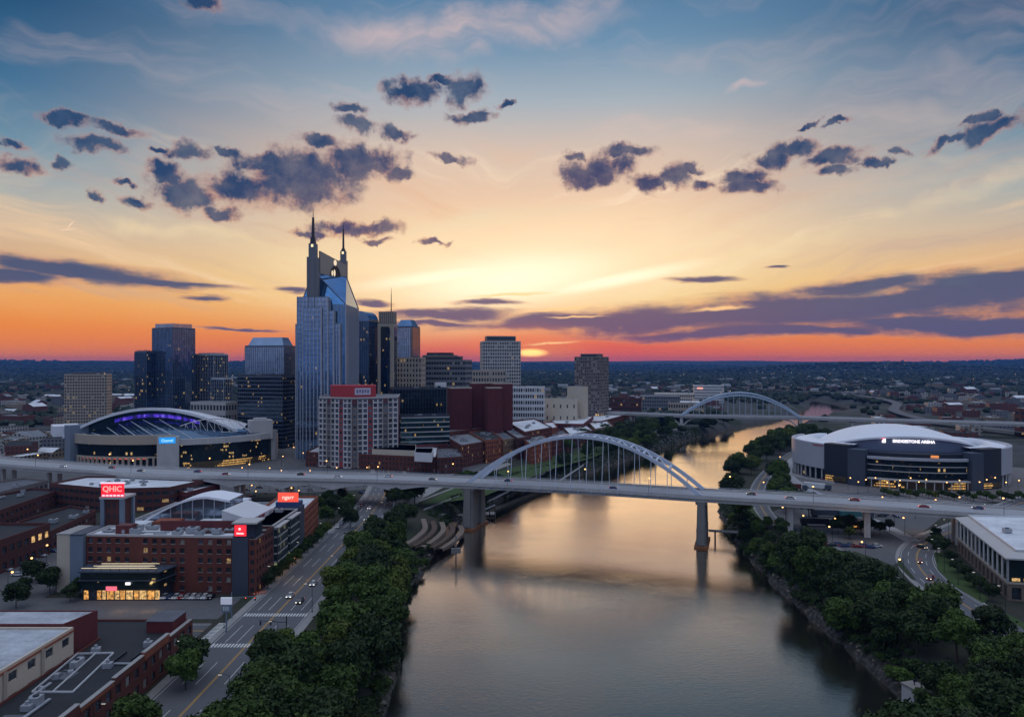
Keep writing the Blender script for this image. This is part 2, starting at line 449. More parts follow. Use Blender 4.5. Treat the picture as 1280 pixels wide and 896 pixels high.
def glassmat(name, tint=(0.2, 0.27, 0.36), metal=0.75, rough=0.04, cw=1.6, ch=3.8, lit=0.03, litcol=(1.0, 0.66, 0.25), lits=0.4, wob=0.012, pv=0.2, base_z=0.0, dark=0.0):
    """coated curtain-wall glass: each pane leans a hair and differs a little; a few rooms are lit"""
    if name in MATS: return MATS[name]
    m = bpy.data.materials.new(name); m.use_nodes = True
    t = m.node_tree; b = NB(t); p = t.nodes['Principled BSDF']
    uv = b.n('ShaderNodeUVMap').outputs[0]
    cell = b.v('FLOOR', b.v('MULTIPLY', uv, (1 / cw, 1 / ch, 1)))
    wn = b.n('ShaderNodeTexWhiteNoise', noise_dimensions='3D'); b.put(wn.inputs['Vector'], cell)
    geo = b.n('ShaderNodeNewGeometry')
    big = b.noise(geo.outputs['Position'], 0.05, 3, 0.5).outputs[0]
    k = b.m('ADD', b.lstep(wn.outputs[0], 0, 1, 1 - pv, 1 + pv * .5), b.lstep(big, 0.3, 0.7, -0.15, 0.15))
    b.put(p.inputs['Base Color'], b.v('SCALE', tint, scale=k))
    p.inputs['Metallic'].default_value = metal
    p.inputs['Roughness'].default_value = rough
    nn = b.v('NORMALIZE', b.v('ADD', geo.outputs['Normal'], b.v('SCALE', b.v('SUBTRACT', wn.outputs[1], (0.5, 0.5, 0.5)), scale=wob)))
    b.put(p.inputs['Normal'], nn)
    if lit:
        w2 = b.n('ShaderNodeTexWhiteNoise', noise_dimensions='3D')
        b.put(w2.inputs['Vector'], b.v('ADD', b.v('FLOOR', b.v('MULTIPLY', uv, (1 / cw, 1 / ch, 1))), (7.3, 1.1, 3.0)))
        clus = b.noise(geo.outputs['Position'], 0.06, 2, 0.5).outputs[0]
        on = b.m('LESS_THAN', w2.outputs[0], b.m('MULTIPLY', lit * 2.6, b.sstep(clus, 0.42, 0.66)))
        fr = b.v('FRACTION', b.v('MULTIPLY', uv, (1 / cw, 1 / ch, 1)))
        fx, fy, _ = b.sep(fr)
        band = b.m('MULTIPLY', b.m('MULTIPLY', b.m('GREATER_THAN', fy, 0.3), b.m('LESS_THAN', fy, 0.85)), b.m('MULTIPLY', b.m('GREATER_THAN', fx, 0.12), b.m('LESS_THAN', fx, 0.9)))
        b.put(p.inputs['Emission Color'], (*litcol, 1))
        b.put(p.inputs['Emission Strength'], b.m('MULTIPLY', b.m('MULTIPLY', on, band), b.lstep(w2.outputs[1], 0, 1, lits * 0.3, lits)))
    MATS[name] = m
    return m

def panemat(name, color=(0.03, 0.04, 0.05), rough=0.08, metal=0.0, emit=None, strength=0.0):
    """one window's glass; lit rooms show uneven light"""
    if name in MATS: return MATS[name]
    m = bpy.data.materials.new(name); m.use_nodes = True
    t = m.node_tree; b = NB(t); p = t.nodes['Principled BSDF']
    pos = b.n('ShaderNodeNewGeometry').outputs['Position']
    n1 = b.noise(pos, 0.9, 3, 0.6).outputs[0]
    b.put(p.inputs['Base Color'], b.v('SCALE', color, scale=b.lstep(n1, 0.3, 0.7, 0.5, 1.6)))
    p.inputs['Roughness'].default_value = rough; p.inputs['Metallic'].default_value = metal
    p.inputs['Specular IOR Level'].default_value = 0.8
    if emit:
        p.inputs['Emission Color'].default_value = (*emit, 1)
        n2 = b.noise(pos, 1.1, 4, 0.8).outputs[0]
        b.put(p.inputs['Emission Strength'], b.lstep(n2, 0.38, 0.66, strength * 0.06, strength * 1.6))
    MATS[name] = m
    return m
def lampmat(name, color, strength):
    if name in MATS: return MATS[name]
    m = bpy.data.materials.new(name); m.use_nodes = True
    p = m.node_tree.nodes['Principled BSDF']
    p.inputs['Base Color'].default_value = (*[min(1, c) for c in color], 1)
    p.inputs['Emission Color'].default_value = (*color, 1); p.inputs['Emission Strength'].default_value = strength
    p.inputs['Roughness'].default_value = 0.4
    MATS[name] = m
    return m

M_CONC = mat('concrete', (184, 182, 180), 0.8, 0.28, 0.12, streak=0.35)
M_CONCD = mat('old_concrete', (132, 128, 124), 0.85, 0.25, 0.15, streak=0.4)
M_STEEL = mat('painted_steel', (190, 200, 216), 0.45, 0.08, 0.3)
M_STEELB = mat('blue_steel', (120, 140, 165), 0.45, 0.1, 0.3)
M_DARK = mat('dark_metal', (38, 42, 50), 0.5, 0.2, 0.4)
M_ASPH = mat('asphalt', (88, 89, 93), 0.85, 0.22, 0.06, fine=1.2)
M_LOT = mat('worn_asphalt', (88, 88, 90), 0.9, 0.35, 0.05, fine=0.7)
M_DECK = mat('bridge_asphalt', (150, 151, 155), 0.8, 0.14, 0.05, fine=1.0)
M_PAINT = mat('road_paint', (205, 205, 200), 0.7, 0.2, 1.0)
M_YELL = mat('yellow_road_paint', (200, 150, 50), 0.7, 0.2, 1.0)
M_KERB = mat('kerb_concrete', (150, 148, 145), 0.85, 0.2, 0.3)
M_PAVE = mat('pavement_concrete', (138, 136, 134), 0.85, 0.22, 0.15, fine=1.5)
M_RWHITE = roofmat('white_membrane', (222, 225, 230))
M_RGREY = roofmat('grey_membrane', (128, 132, 138), 0.35)
M_RDARK = roofmat('dark_membrane', (34, 37, 42), 0.5)
M_RMID = roofmat('mid_membrane', (96, 99, 106), 0.4)
M_UNIT = mat('rooftop_unit_metal', (150, 154, 160), 0.5, 0.2, 0.5)
M_BRICK = brickmat('red_brick', (106, 52, 40))
M_BRICKD = brickmat('dark_brick', (92, 46, 40))
M_BRICKM = brickmat('maroon_brick', (108, 44, 46))
M_BRICKO = brickmat('orange_brick', (150, 82, 56))
M_BRICKT = brickmat('tan_brick', (150, 122, 96))
M_BEIGE = mat('beige_stucco', (196, 184, 166), 0.85, 0.12, 0.15, streak=0.3)
M_BGREY = mat('blue_grey_panel', (112, 126, 142), 0.6, 0.1, 0.2)
M_SLATE = mat('slate_panel', (62, 72, 86), 0.5, 0.12, 0.25)
M_WHITE = mat('white_panel', (205, 206, 208), 0.55, 0.08, 0.15, streak=0.2)
M_PANE = panemat('window_glass')
M_PANEB = panemat('sky_window_glass', (0.16, 0.19, 0.24), 0.05, 0.5)
M_PANEL = panemat('lit_window_glass', (0.4, 0.3, 0.15), 0.3, 0, (1.0, 0.58, 0.2), 0.75)
M_PANEDIM = panemat('dimly_lit_window_glass', (0.2, 0.15, 0.08), 0.3, 0, (1.0, 0.62, 0.25), 0.28)
M_PANEW = panemat('curtained_window_glass', (0.28, 0.27, 0.25), 0.3)
M_LITG = panemat('lit_shop_glass', (0.2, 0.12, 0.05), 0.3, 0, (1.0, 0.46, 0.11), 0.85)

# ================================================================ generic facade building
UNITQ = {}
def unitq(m):
    if m.name not in UNITQ:
        q = MB(); q.face([(-.5, 0, -.5), (.5, 0, -.5), (.5, 0, .5), (-.5, 0, .5)], 0, [(0, 0), (1, 0), (1, 1), (0, 1)])
        UNITQ[m.name] = q.mesh('window_pane', m)
    return UNITQ[m.name]

def visible(a, b):
    """does the edge a-b of a counter-clockwise outline face the camera (or nearly)?"""
    n = (b[1] - a[1], -(b[0] - a[0])); mx, my = (a[0] + b[0]) / 2, (a[1] + b[1]) / 2
    return n[0] * (0 - mx) + n[1] * (0 - my) > -0.12 * math.hypot(*n) * math.hypot(mx, my)

def inset(poly, d):
    n = len(poly); out = []
    for i in range(n):
        p0, p1, p2 = Vector(poly[i - 1][:2]), Vector(poly[i][:2]), Vector(poly[(i + 1) % n][:2])
        e1, e2 = (p1 - p0).normalized(), (p2 - p1).normalized()
        n1, n2 = Vector((-e1.y, e1.x)), Vector((-e2.y, e2.x))
        bis = (n1 + n2); L = bis.length
        k = d / max(0.3, (bis / L).dot(n1)) if L > 1e-6 else d
        out.append(tuple(p1 + (bis / L if L > 1e-6 else n1) * k))
    return out

def roof_on(root, poly, z, m, wallm, ph=1.0, pt=0.35, units=0, seed=0, name='roof'):
    """flat roof behind a parapet, with rooftop plant"""
    rnd = random.Random(seed)
    q = MB(); inn = inset(poly, pt)
    q.poly(inn, z, 0)
    n = len(poly)
    for i in range(n):
        a, b, c, d = poly[i], poly[(i + 1) % n], inn[(i + 1) % n], inn[i]
        q.face([(a[0], a[1], z + ph), (b[0], b[1], z + ph), (c[0], c[1], z + ph), (d[0], d[1], z + ph)], 1)
        q.face([(d[0], d[1], z), (d[0], d[1], z + ph), (c[0], c[1], z + ph), (c[0], c[1], z)], 1)
        q.face([(a[0], a[1], z - 0.001), (b[0], b[1], z - 0.001), (b[0], b[1], z + ph), (a[0], a[1], z + ph)], 1)
    r = q.build(name, [m, wallm], root)
    xs = [p[0] for p in poly]; ys = [p[1] for p in poly]
    tries = 0
    cen = Vector((sum(xs) / n, sum(ys) / n))
    done = []
    while units > 0 and tries < 200:
        tries += 1
        i = rnd.randrange(n)
        w = [rnd.random() for _ in range(n)]; t = sum(w)
        p = Vector((sum(x * k for x, k in zip(xs, w)) / t, sum(y * k for y, k in zip(ys, w)) / t))
        p = cen + (p - cen) * 1.7
        hx, hy = rnd.uniform(0.8, 2.2), rnd.uniform(0.8, 1.6)
        if not inside(p, inset(poly, 3.2)) or any((p - o).length < 4.5 for o in done): continue
        done.append(p)
        u = MB(); a = math.atan2(poly[1][1] - poly[0][1], poly[1][0] - poly[0][0]); h = rnd.uniform(1.0, 2.2)
        u.obox(p, hx, hy, z + 0.25, z + h, a); u.obox(p, hx * .8, hy * .8, z, z + 0.25, a, 1)
        u.tube([(p.x, p.y, z + h), (p.x, p.y, z + h + 0.25)], min(hx, hy) * 0.6, 10, 1)
        u.build('rooftop_unit', [M_UNIT, M_DARK], r); units -= 1
    return r
def inside(p, poly):
    x, y = p[0], p[1]; c = False; n = len(poly)
    for i in range(n):
        a, b = poly[i], poly[(i + 1) % n]
        if (a[1] > y) != (b[1] > y) and x < (b[0] - a[0]) * (y - a[1]) / (b[1] - a[1]) + a[0]: c = not c
    return c

def facade(root, poly, z0, z1, floors, bay, wall, panes, ww=0.5, wh=0.55, sill=0.28, rec=0.3, maxind=100, seed=0, pick=None, edges=None, wname='wall', sills=None, skip=None):
    """storeys of recessed windows on every side that can be seen; plain walls elsewhere"""
    rnd = random.Random(seed)
    q = MB(); rest = MB(); wins = []; sl_ = MB()
    n = len(poly); fh = (z1 - z0) / floors; U = 0.0
    for i in range(n):
        a, b = Vector(poly[i][:2]), Vector(poly[(i + 1) % n][:2])
        L = (b - a).length; d = (b - a) / L; nrm = Vector((d.y, -d.x)); ang = math.atan2(d.y, d.x)
        P = lambda u, z, k=0.0: (a.x + d.x * u - nrm.x * k, a.y + d.y * u - nrm.y * k, z)
        def Q(u0, u1, za, zb): q.face([P(u0, za), P(u1, za), P(u1, zb), P(u0, zb)])
        if (edges is not None and i not in edges) or (edges is None and not visible(a, b)) or L < bay * 0.8:
            Q(0, L, z0, z1); continue
        nb = max(1, round(L / bay)); bw = L / nb; w = bw * ww; h = fh * wh
        for f in range(floors):
            zb = z0 + f * fh; zs = zb + fh * sill; zt = zs + h
            Q(0, L, zb, zs); Q(0, L, zt, zb + fh)
            prev = 0.0
            for k in range(nb):
                if skip and skip(i, k, f, nb): continue
                u0 = k * bw + (bw - w) / 2; u1 = u0 + w
                Q(prev, u0, zs, zt); prev = u1
                for s0, s1 in (((u0, zs), (u1, zs)), ((u1, zs), (u1, zt)), ((u1, zt), (u0, zt)), ((u0, zt), (u0, zs))):
                    q.face([P(s0[0], s0[1]), P(s0[0], s0[1], rec), P(s1[0], s1[1], rec), P(s1[0], s1[1])][::-1])
                m_ = pick(i, k, f, rnd) if pick else (panes[0] if rnd.random() < 0.72 else rnd.choice(panes))
                wins.append((P((u0 + u1) / 2, (zs + zt) / 2, rec), w, h, ang, m_))
                if sills: sl_.bar(P(u0 - .1, zs - .06, -0.08), P(u1 + .1, zs - .06, -0.08), 0.2, 0.12)
            Q(prev, L, zs, zt)
    q.build(wname, wall, root)
    if sills and sl_.f: struct(sl_.build('window_sills', sills, root), 'stuff')
    wins.sort(key=lambda t: -t[1] * t[2] / (t[0][1] ** 2 + t[0][0] ** 2))
    mats_ = []
    for j, (c, w, h, ang, m_) in enumerate(wins):
        if j < maxind:
            o = bpy.data.objects.new('window', unitq(m_)); COL.objects.link(o)
            o.parent = root; o.matrix_parent_inverse = full(root).inverted()
            o.location = c; o.scale = (w, 1, h); o.rotation_euler = (0, 0, ang)
        else:
            if m_ not in mats_: mats_.append(m_)
            dx_, dy_ = math.cos(ang) * w / 2, math.sin(ang) * w / 2
            rest.face([(c[0] - dx_, c[1] - dy_, c[2] - h / 2), (c[0] + dx_, c[1] + dy_, c[2] - h / 2), (c[0] + dx_, c[1] + dy_, c[2] + h / 2), (c[0] - dx_, c[1] - dy_, c[2] + h / 2)], mats_.index(m_))
    if rest.f:
        struct(rest.build('remaining_windows', mats_, root), 'stuff')

def curtain(root, poly, z0, z1, floors, bay, glass, frame, fin=0.25, proud=0.18, hor=True, spandrel=None, sp_h=0.25, name='curtain_wall', top=True, vert=True):
    """glass skin with proud mullions and floor lines"""
    g = MB(); g.prism(poly, z0, z1, 0, top); g.build(name, glass, root)
    f = MB(); s_ = MB(); n = len(poly); fh = (z1 - z0) / floors
    for i in range(n):
        a, b = Vector(poly[i][:2]), Vector(poly[(i + 1) % n][:2])
        if not visible(a, b): continue
        L = (b - a).length; d = (b - a) / L; nrm = Vector((d.y, -d.x)); ang = math.atan2(d.y, d.x)
        nb = max(1, round(L / bay)); bw = L / nb
        if vert:
            for k in range(nb + 1):
                u = min(max(k * bw, fin / 2), L - fin / 2); c = a + d * u + nrm * proud / 2
                f.obox((c.x, c.y), fin / 2, proud / 2 + 0.03, z0, z1 + 0.02, ang)
        if hor:
            for k in range(1, floors + 1):
                zc = z0 + k * fh; c = a + d * L / 2 + nrm * (proud * 0.3)
                (s_ if spandrel else f).obox((c.x, c.y), L / 2 - 0.01, proud * 0.3 + 0.02, zc - (sp_h * fh if spandrel else 0.12), zc, ang)
    if f.f: f.build('mullions', frame, root)
    if s_.f: s_.build('spandrels', spandrel, root)

def fit(px0, px1, d, rot, aspect):
    """rectangle (width : depth = 1 : aspect) turned by rot whose silhouette spans px0..px1 at distance d"""
    rot = R(rot); lo, hi = 1.0, 400.0
    for _ in range(50):
        s_ = (lo + hi) / 2; p = rect(0, d, s_ / 2, s_ * aspect / 2, rot)
        c = [FPX * x / y for x, y in p]
        if max(c) - min(c) < px1 - px0: lo = s_
        else: hi = s_
    x = (px0 + px1) / 2; 
    cx = (x - 640) / FPX * d
    for _ in range(20):
        p = rect(cx, d, s_ / 2, s_ * aspect / 2, rot)
        c = [640 + FPX * q[0] / q[1] for q in p]
        w = max(c) - min(c)
        s_ *= (px1 - px0) / w
        cx += ((px0 + px1) / 2 - (max(c) + min(c)) / 2) * d / FPX
    return rect(cx, d, s_ / 2, s_ * aspect / 2, rot)
def text(body, size, loc, rot, m, parent=None, name='lettering', extrude=0.06, align='CENTER', bold=0.0):
    cu = bpy.data.curves.new(name, 'FONT'); cu.body = body; cu.size = size; cu.extrude = extrude; cu.align_x = align; cu.align_y = 'CENTER'; cu.offset = bold
    cu.materials.append(m)
    tmp = bpy.data.objects.new(name, cu); COL.objects.link(tmp)
    bpy.context.view_layer.update()
    me = bpy.data.meshes.new_from_object(tmp.evaluated_get(bpy.context.evaluated_depsgraph_get()))
    bpy.data.objects.remove(tmp); bpy.data.curves.remove(cu)
    if not me.materials: me.materials.append(m)
    o = bpy.data.objects.new(name, me); o.location = loc; o.rotation_euler = rot
    COL.objects.link(o)
    if parent is not None:
        o.parent = parent; o.matrix_parent_inverse = full(parent).inverted()
    return o
def strip(path, w, z, closed=False):
    """left/right edge points of a ribbon along path"""
    pts = [Vector(p[:2]) for p in path]; L_, R_ = [], []
    for i, p in enumerate(pts):
        d = (pts[min(i + 1, len(pts) - 1)] - pts[max(i - 1, 0)]).normalized(); n = Vector((-d.y, d.x))
        L_.append((p + n * w / 2)); R_.append((p - n * w / 2))
    return L_, R_
def smooth_path(pts, n=8):
    """Catmull-Rom through the points"""
    P = [Vector(p[:2]) for p in pts]; P = [2 * P[0] - P[1]] + P + [2 * P[-1] - P[-2]]
    out = []
    for i in range(1, len(P) - 2):
        for k in range(n):
            t = k / n; a, b, c, d = P[i - 1], P[i], P[i + 1], P[i + 2]
            out.append(0.5 * ((2 * b) + (c - a) * t + (2 * a - 5 * b + 4 * c - d) * t * t + (3 * b - a - 3 * c + d) * t ** 3))
    out.append(P[-2]); return out
def along(path, step, start=0.0):
    out = []; acc = -start
    for a, b in zip(path, path[1:]):
        L = (b - a).length; 
        while acc <= L:
            if acc >= 0: out.append((a + (b - a) * (acc / L), (b - a).normalized()))
            acc += step
        acc -= L
    return out

# ================================================================ ground, river, roads
WZ = -10.0
SHORE_PX = [(452, 1000), (482, 896), (490, 850), (496, 800), (506, 750), (524, 718), (541, 692), (560, 664), (585, 645), (612, 634), (642, 617), (690, 601), (735, 591), (775, 578),
            (820, 563), (855, 552), (900, 540), (940, 531), (975, 525), (1000, 515), (1011, 506), (1016, 500.5), (1026, 501), (1042, 504.5), (1062, 507.5), (1085, 509),
            (1085, 512), (1062, 513.5), (1040, 519), (1018, 527), (1004, 537), (998, 546), (985, 554), (965, 562), (930, 580), (906, 600), (898, 620), (900, 640), (912, 665), (927, 690), (955, 718),
            (986, 745), (1023, 780), (1064, 815), (1103, 850), (1130, 880), (1150, 910), (1190, 1000)]
SHORE = [at(x, y, WZ).xy for x, y in SHORE_PX]
SH = np.array([(p.x, p.y) for p in SHORE])
def shore_dist(X, Y):
    """signed distance to the water's edge, positive on land"""
    D = np.full(X.shape, 1e9); IN = np.zeros(X.shape, bool)
    for i in range(len(SH)):
        a, b = SH[i], SH[(i + 1) % len(SH)]
        e = b - a; t = np.clip(((X - a[0]) * e[0] + (Y - a[1]) * e[1]) / (e @ e), 0, 1)
        D = np.minimum(D, np.hypot(X - a[0] - t * e[0], Y - a[1] - t * e[1]))
        c = ((a[1] > Y) != (b[1] > Y)) & (X < (b[0] - a[0]) * (Y - a[1]) / (b[1] - a[1] + 1e-12) + a[0])
        IN ^= c
    return np.where(IN, -D, D)
def ground_z(X, Y):
    X = np.asarray(X, float); Y = np.asarray(Y, float)
    d = shore_dist(X, Y)
    wob = 2.2 * np.sin(X * 0.31 + 1.3 * np.sin(Y * 0.17)) + 1.6 * np.sin(Y * 0.43 + X * 0.11)
    t = np.clip((d + np.where(d < 14, wob * 0.55, 0)) / 14.0, 0, 1)
    z = -10.5 + 10.5 * (t * (2 - t)) ** 0.9
    z = np.where(d < 0, -10.5 - np.minimum(4, -d * 0.4), z)
    r = np.hypot(X, Y)
    far = np.clip((r - 2600) / 5000, 0, 1)
    h = 40 * np.sin(X / 2100 + 0.8 * np.sin(Y / 3300)) * np.sin(Y / 2700 + 1.1) + 15 * np.sin(X / 730 + Y / 1900) + 9 * np.sin(X / 410 - Y / 800 + 2)
    ridge = 112 * np.clip((r - 8500) / 5000, 0, 1) + 62 * np.exp(-(((X - 2900) / 1500) ** 2 + ((Y - 6100) / 500) ** 2)) + 42 * np.exp(-(((X - 5200) / 1700) ** 2 + ((Y - 7600) / 700) ** 2))
    return np.where(d > 14, far * (h * 0.75 + 14) + ridge, z)
def gz(x, y): return float(ground_z(np.array([x]), np.array([y]))[0])

def axis(lo, hi, step, far_lo, far_hi, k=1.13):
    a = list(np.arange(lo, hi + .1, step)); s_ = step
    while a[-1] < far_hi: s_ *= k; a.append(a[-1] + s_)
    b = []; s_ = step; x = lo
    while x > far_lo: s_ *= k; x -= s_; b.append(x)
    return np.array(b[::-1] + a)
gx, gy = axis(-100, 420, 4.0, -17000, 17000), axis(120, 960, 4.0, -600, 17500)
GX, GY = np.meshgrid(gx, gy)
GZ = ground_z(GX, GY)
g = MB(); g.grid([[(GX[i, j], GY[i, j], GZ[i, j]) for j in range(len(gx))] for i in range(len(gy))])

m = bpy.data.materials.new('land'); m.use_nodes = True
b = NB(m.node_tree); p = m.node_tree.nodes['Principled BSDF']
pos = b.n('ShaderNodeNewGeometry').outputs['Position']
x_, y_, z_ = b.sep(pos)
rr = b.v('LENGTH', b.v('MULTIPLY', pos, (1, 1, 0)))
n1 = b.noise(pos, 0.05, 6, 0.65).outputs[0]
n2 = b.noise(pos, 0.6, 4, 0.6).outputs[0]
n3 = b.noise(pos, 0.0032, 7, 0.68).outputs[0]
n4 = b.noise(pos, 0.018, 5, 0.7).outputs[0]
earth = b.mix(b.sstep(n1, 0.35, 0.65), (0.045, 0.04, 0.032, 1), (0.03, 0.042, 0.018, 1))
earth = b.mix(b.sstep(n2, 0.35, 0.75), earth, (0.05, 0.05, 0.045, 1))
town = b.mix(b.sstep(n4, 0.44, 0.6), (0.07, 0.07, 0.074, 1), (0.028, 0.04, 0.02, 1))
town = b.mix(b.sstep(n2, 0.5, 0.8), town, (0.1, 0.1, 0.1, 1))
wood = b.mix(b.sstep(n4, 0.35, 0.68), (0.006, 0.014, 0.009, 1), (0.016, 0.027, 0.016, 1))
wood = b.mix(b.m('MULTIPLY', b.sstep(n3, 0.56, 0.66), b.sstep(n4, 0.52, 0.6)), wood, (0.14, 0.14, 0.14, 1))
c = b.mix(b.sstep(rr, 560, 800), earth, town)
c = b.mix(b.sstep(rr, 1500, 2900), c, wood)
bank = b.mix(b.sstep(n2, 0.4, 0.7), (0.035, 0.033, 0.028, 1), (0.11, 0.1, 0.09, 1))
c = b.mix(b.m('MULTIPLY', b.sstep(z_, -5.0, -8.5), b.m('LESS_THAN', rr, 3000)), c, bank)
b.put(p.inputs['Base Color'], c); p.inputs['Roughness'].default_value = 0.95; p.inputs['Specular IOR Level'].default_value = 0.2
bn = b.n('ShaderNodeBump'); bn.inputs['Strength'].default_value = 0.6; bn.inputs['Distance'].default_value = 0.6
b.put(bn.inputs['Height'], n2); b.put(p.inputs['Normal'], bn.outputs[0])
struct(g.build('ground', m, None, True))

# water
m = bpy.data.materials.new('river_water'); m.use_nodes = True
b = NB(m.node_tree); m.node_tree.nodes.remove(m.node_tree.nodes['Principled BSDF'])
geo = b.n('ShaderNodeNewGeometry'); pos = geo.outputs['Position']
warpn = b.noise(pos, 0.05, 2, 0.5).outputs[1]
wp = b.v('ADD', pos, b.v('SCALE', warpn, scale=6.0))
w1 = b.noise(b.v('MULTIPLY', wp, (0.55, 1.0, 1)), 1.0, 5, 0.66).outputs[0]
w2 = b.noise(b.v('MULTIPLY', wp, (0.4, 1.0, 1)), 0.11, 3, 0.55).outputs[0]
calm = b.noise(b.v('MULTIPLY', pos, (0.5, 1, 1)), 0.02, 4, 0.6).outputs[0]
x_, y_, z_ = b.sep(pos)
amp = b.m('MULTIPLY', b.lstep(calm, 0.35, 0.65, 0.45, 1.15), b.lstep(y_, 200, 900, 1.0, 0.55))
h = b.m('ADD', b.m('MULTIPLY', w1, 0.32), b.m('MULTIPLY', w2, 0.07))
bn = b.n('ShaderNodeBump'); bn.inputs['Distance'].default_value = 1.0
b.put(bn.inputs['Strength'], b.m('MULTIPLY', amp, 0.23)); b.put(bn.inputs['Height'], h)
dif = b.n('ShaderNodeBsdfDiffuse'); dif.inputs['Color'].default_value = (0.022, 0.022, 0.018, 1)
gl = b.n('ShaderNodeBsdfGlossy'); gl.inputs['Roughness'].default_value = 0.04; gl.inputs['Color'].default_value = (1.0, 0.88, 0.75, 1)  # warm tint puts sunset orange into the reflection colour
b.put(gl.inputs['Normal'], bn.outputs[0])
lw = b.n('ShaderNodeLayerWeight'); lw.inputs['Blend'].default_value = 0.5
fac = b.m('ADD', b.m('MULTIPLY', b.m('POWER', lw.outputs['Facing'], 3.1), 1.95), 0.0, clamp=True)
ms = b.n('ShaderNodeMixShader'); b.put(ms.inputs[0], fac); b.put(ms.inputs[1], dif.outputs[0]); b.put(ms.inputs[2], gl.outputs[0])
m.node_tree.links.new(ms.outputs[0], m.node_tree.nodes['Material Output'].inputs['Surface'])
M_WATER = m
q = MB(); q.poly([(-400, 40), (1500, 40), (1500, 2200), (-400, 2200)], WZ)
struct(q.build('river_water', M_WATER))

def sheet(name, pts, z, m_):
    q = MB(); q.poly([(p_[0], p_[1]) for p_ in pts], z)
    me = q.mesh(name, m_)
    bm = bmesh.new(); bm.from_mesh(me); bmesh.ops.triangulate(bm, faces=bm.faces[:]); 
    for f_ in bm.faces:
        if f_.normal.z < 0: f_.normal_flip()
    bm.to_mesh(me); bm.free()
    return struct(link(bpy.data.objects.new(name, me)))
def px(*pts, z=0.0): return [at(x, y, z).xy for x, y in pts]

def road(name, path, w, z=0.06, m_=None, kerb=True, centre='double', lanes=(), pave=0.0):
    L_, R_ = strip(path, w, z)
    q = MB(); q.grid([[(a.x, a.y, z), (c_.x, c_.y, z)] for a, c_ in zip(R_, L_)][::1])
    q.f = [f_[::-1] for f_ in q.f]
    struct(q.build(name, m_ or M_ASPH))
    mk = MB(); ym = MB()
    def line(off, width, tgt, dash=None):
        A, B = strip(path, 2 * off + width, z)[0], strip(path, 2 * off - width, z)[0]
        for i in range(len(path) - 1):
            if dash and (i % dash) >= dash * 0.4: continue
            tgt.face([(B[i].x, B[i].y, z + .006), (A[i].x, A[i].y, z + .006), (A[i + 1].x, A[i + 1].y, z + .006), (B[i + 1].x, B[i + 1].y, z + .006)][::-1])
    if centre == 'double': line(0.2, .16, ym); line(-0.2, .16, ym)
    for o_ in lanes: line(o_, 0.16, mk, 8)
    line(w / 2 - 0.5, 0.14, mk); line(-w / 2 + 0.5, 0.14, mk)
    for t_, mm, nm in ((mk, M_PAINT, 'lane_markings'), (ym, M_YELL, 'centre_line')):
        if t_.f: struct(t_.build('road_' + nm, mm))
    if kerb:
        for s_ in (1, -1):
            k = MB(); A, B = strip(path, s_ * w, z)[0], strip(path, s_ * (w + 0.6 + 2 * pave), z)[0]
            rows = [[(a.x, a.y, -0.2), (a.x, a.y, 0.18), (c_.x, c_.y, 0.18), (c_.x, c_.y, -0.2)] for a, c_ in zip(A, B)]
            k.grid(rows)
            if s_ < 0: pass
            struct(k.build('pavement' if pave else 'kerb', M_PAVE if pave else M_KERB))

# left river street
ST = smooth_path([(-75.5, 100), (-75.5, 180), (-75.5, 260), (-75.2, 330), (-75.5, 390), (-78, 440), (-84, 490), (-97, 560), (-120, 650), (-150, 760)], 24)
road('river_street', ST, 21, 0.06, M_ASPH, True, 'double', (7.0, 3.6, -3.6, -7.0), 2.2)
# its crossings and side street
q = MB()
for y0 in (203.5, 228.5):
    for k in range(22):
        x0 = -85.3 + k * 0.92
        q.box(x0, x0 + 0.5, y0, y0 + 2.6, 0.066, 0.072)
for k in range(12): q.box(-90.4, -87.9, 209.4 + k * 1.1, 210.0 + k * 1.1, 0.2, 0.206)
struct(q.build('crosswalk', M_PAINT))
road('side_street', [Vector((-92.5 - k * 4, 216.0)) for k in range(40)], 11, 0.05, M_LOT, True, 'double')
sheet('parking_lot', [(-150, 226), (-92.5, 226), (-92.5, 246.5), (-230, 246.5), (-260, 226)], 0.04, M_LOT)
sheet('side_lot', [(-260, 246.6), (-160.5, 246.6), (-160.5, 345), (-260, 345)], 0.045, M_LOT)
# downtown paving beyond the viaduct, riverside park lawn
sheet('downtown_pavement', [(-420, 455), (-130, 448), (-45, 475), (-20, 560), (20, 640), (60, 740), (60, 1000), (-520, 1000)], 0.03, M_LOT)
M_GRASS = mat('lawn', (52, 72, 26), 0.95, 0.45, 0.12, fine=2.0)
M_GRASSD = mat('rough_grass', (40, 52, 24), 0.95, 0.5, 0.1, fine=1.5)

# right bank roads
RA = smooth_path([at(x, y).xy for x, y in [(1420, 900), (1330, 835), (1262, 790), (1212, 760), (1170, 731), (1149, 708), (1147, 691), (1160, 677), (1182, 667), (1212, 655), (1245, 640), (1300, 620)]], 14)
road('curving_avenue', RA, 12.5, 0.09, M_ASPH, True, 'double', (3.2, -3.2), 1.2)
RB = smooth_path([at(x, y).xy for x, y in [(1200, 786), (1150, 750), (1094, 714), (1052, 694), (1014, 673), (985, 660), (962, 648), (950, 630), (947, 612), (957, 594), (975, 578), (993, 566), (1012, 556), (1040, 546)]], 12)
road('riverside_road', RB, 8.5, 0.07, M_ASPH, True, 'double')
RC = smooth_path([at(x, y).xy for x, y in [(1140, 676), (1100, 655), (1060, 638), (1030, 622), (1000, 606), (984, 592), (988, 578), (1004, 566)]], 12)
road('ring_ramp', RC, 7.0, 0.11, M_DECK, True, None)
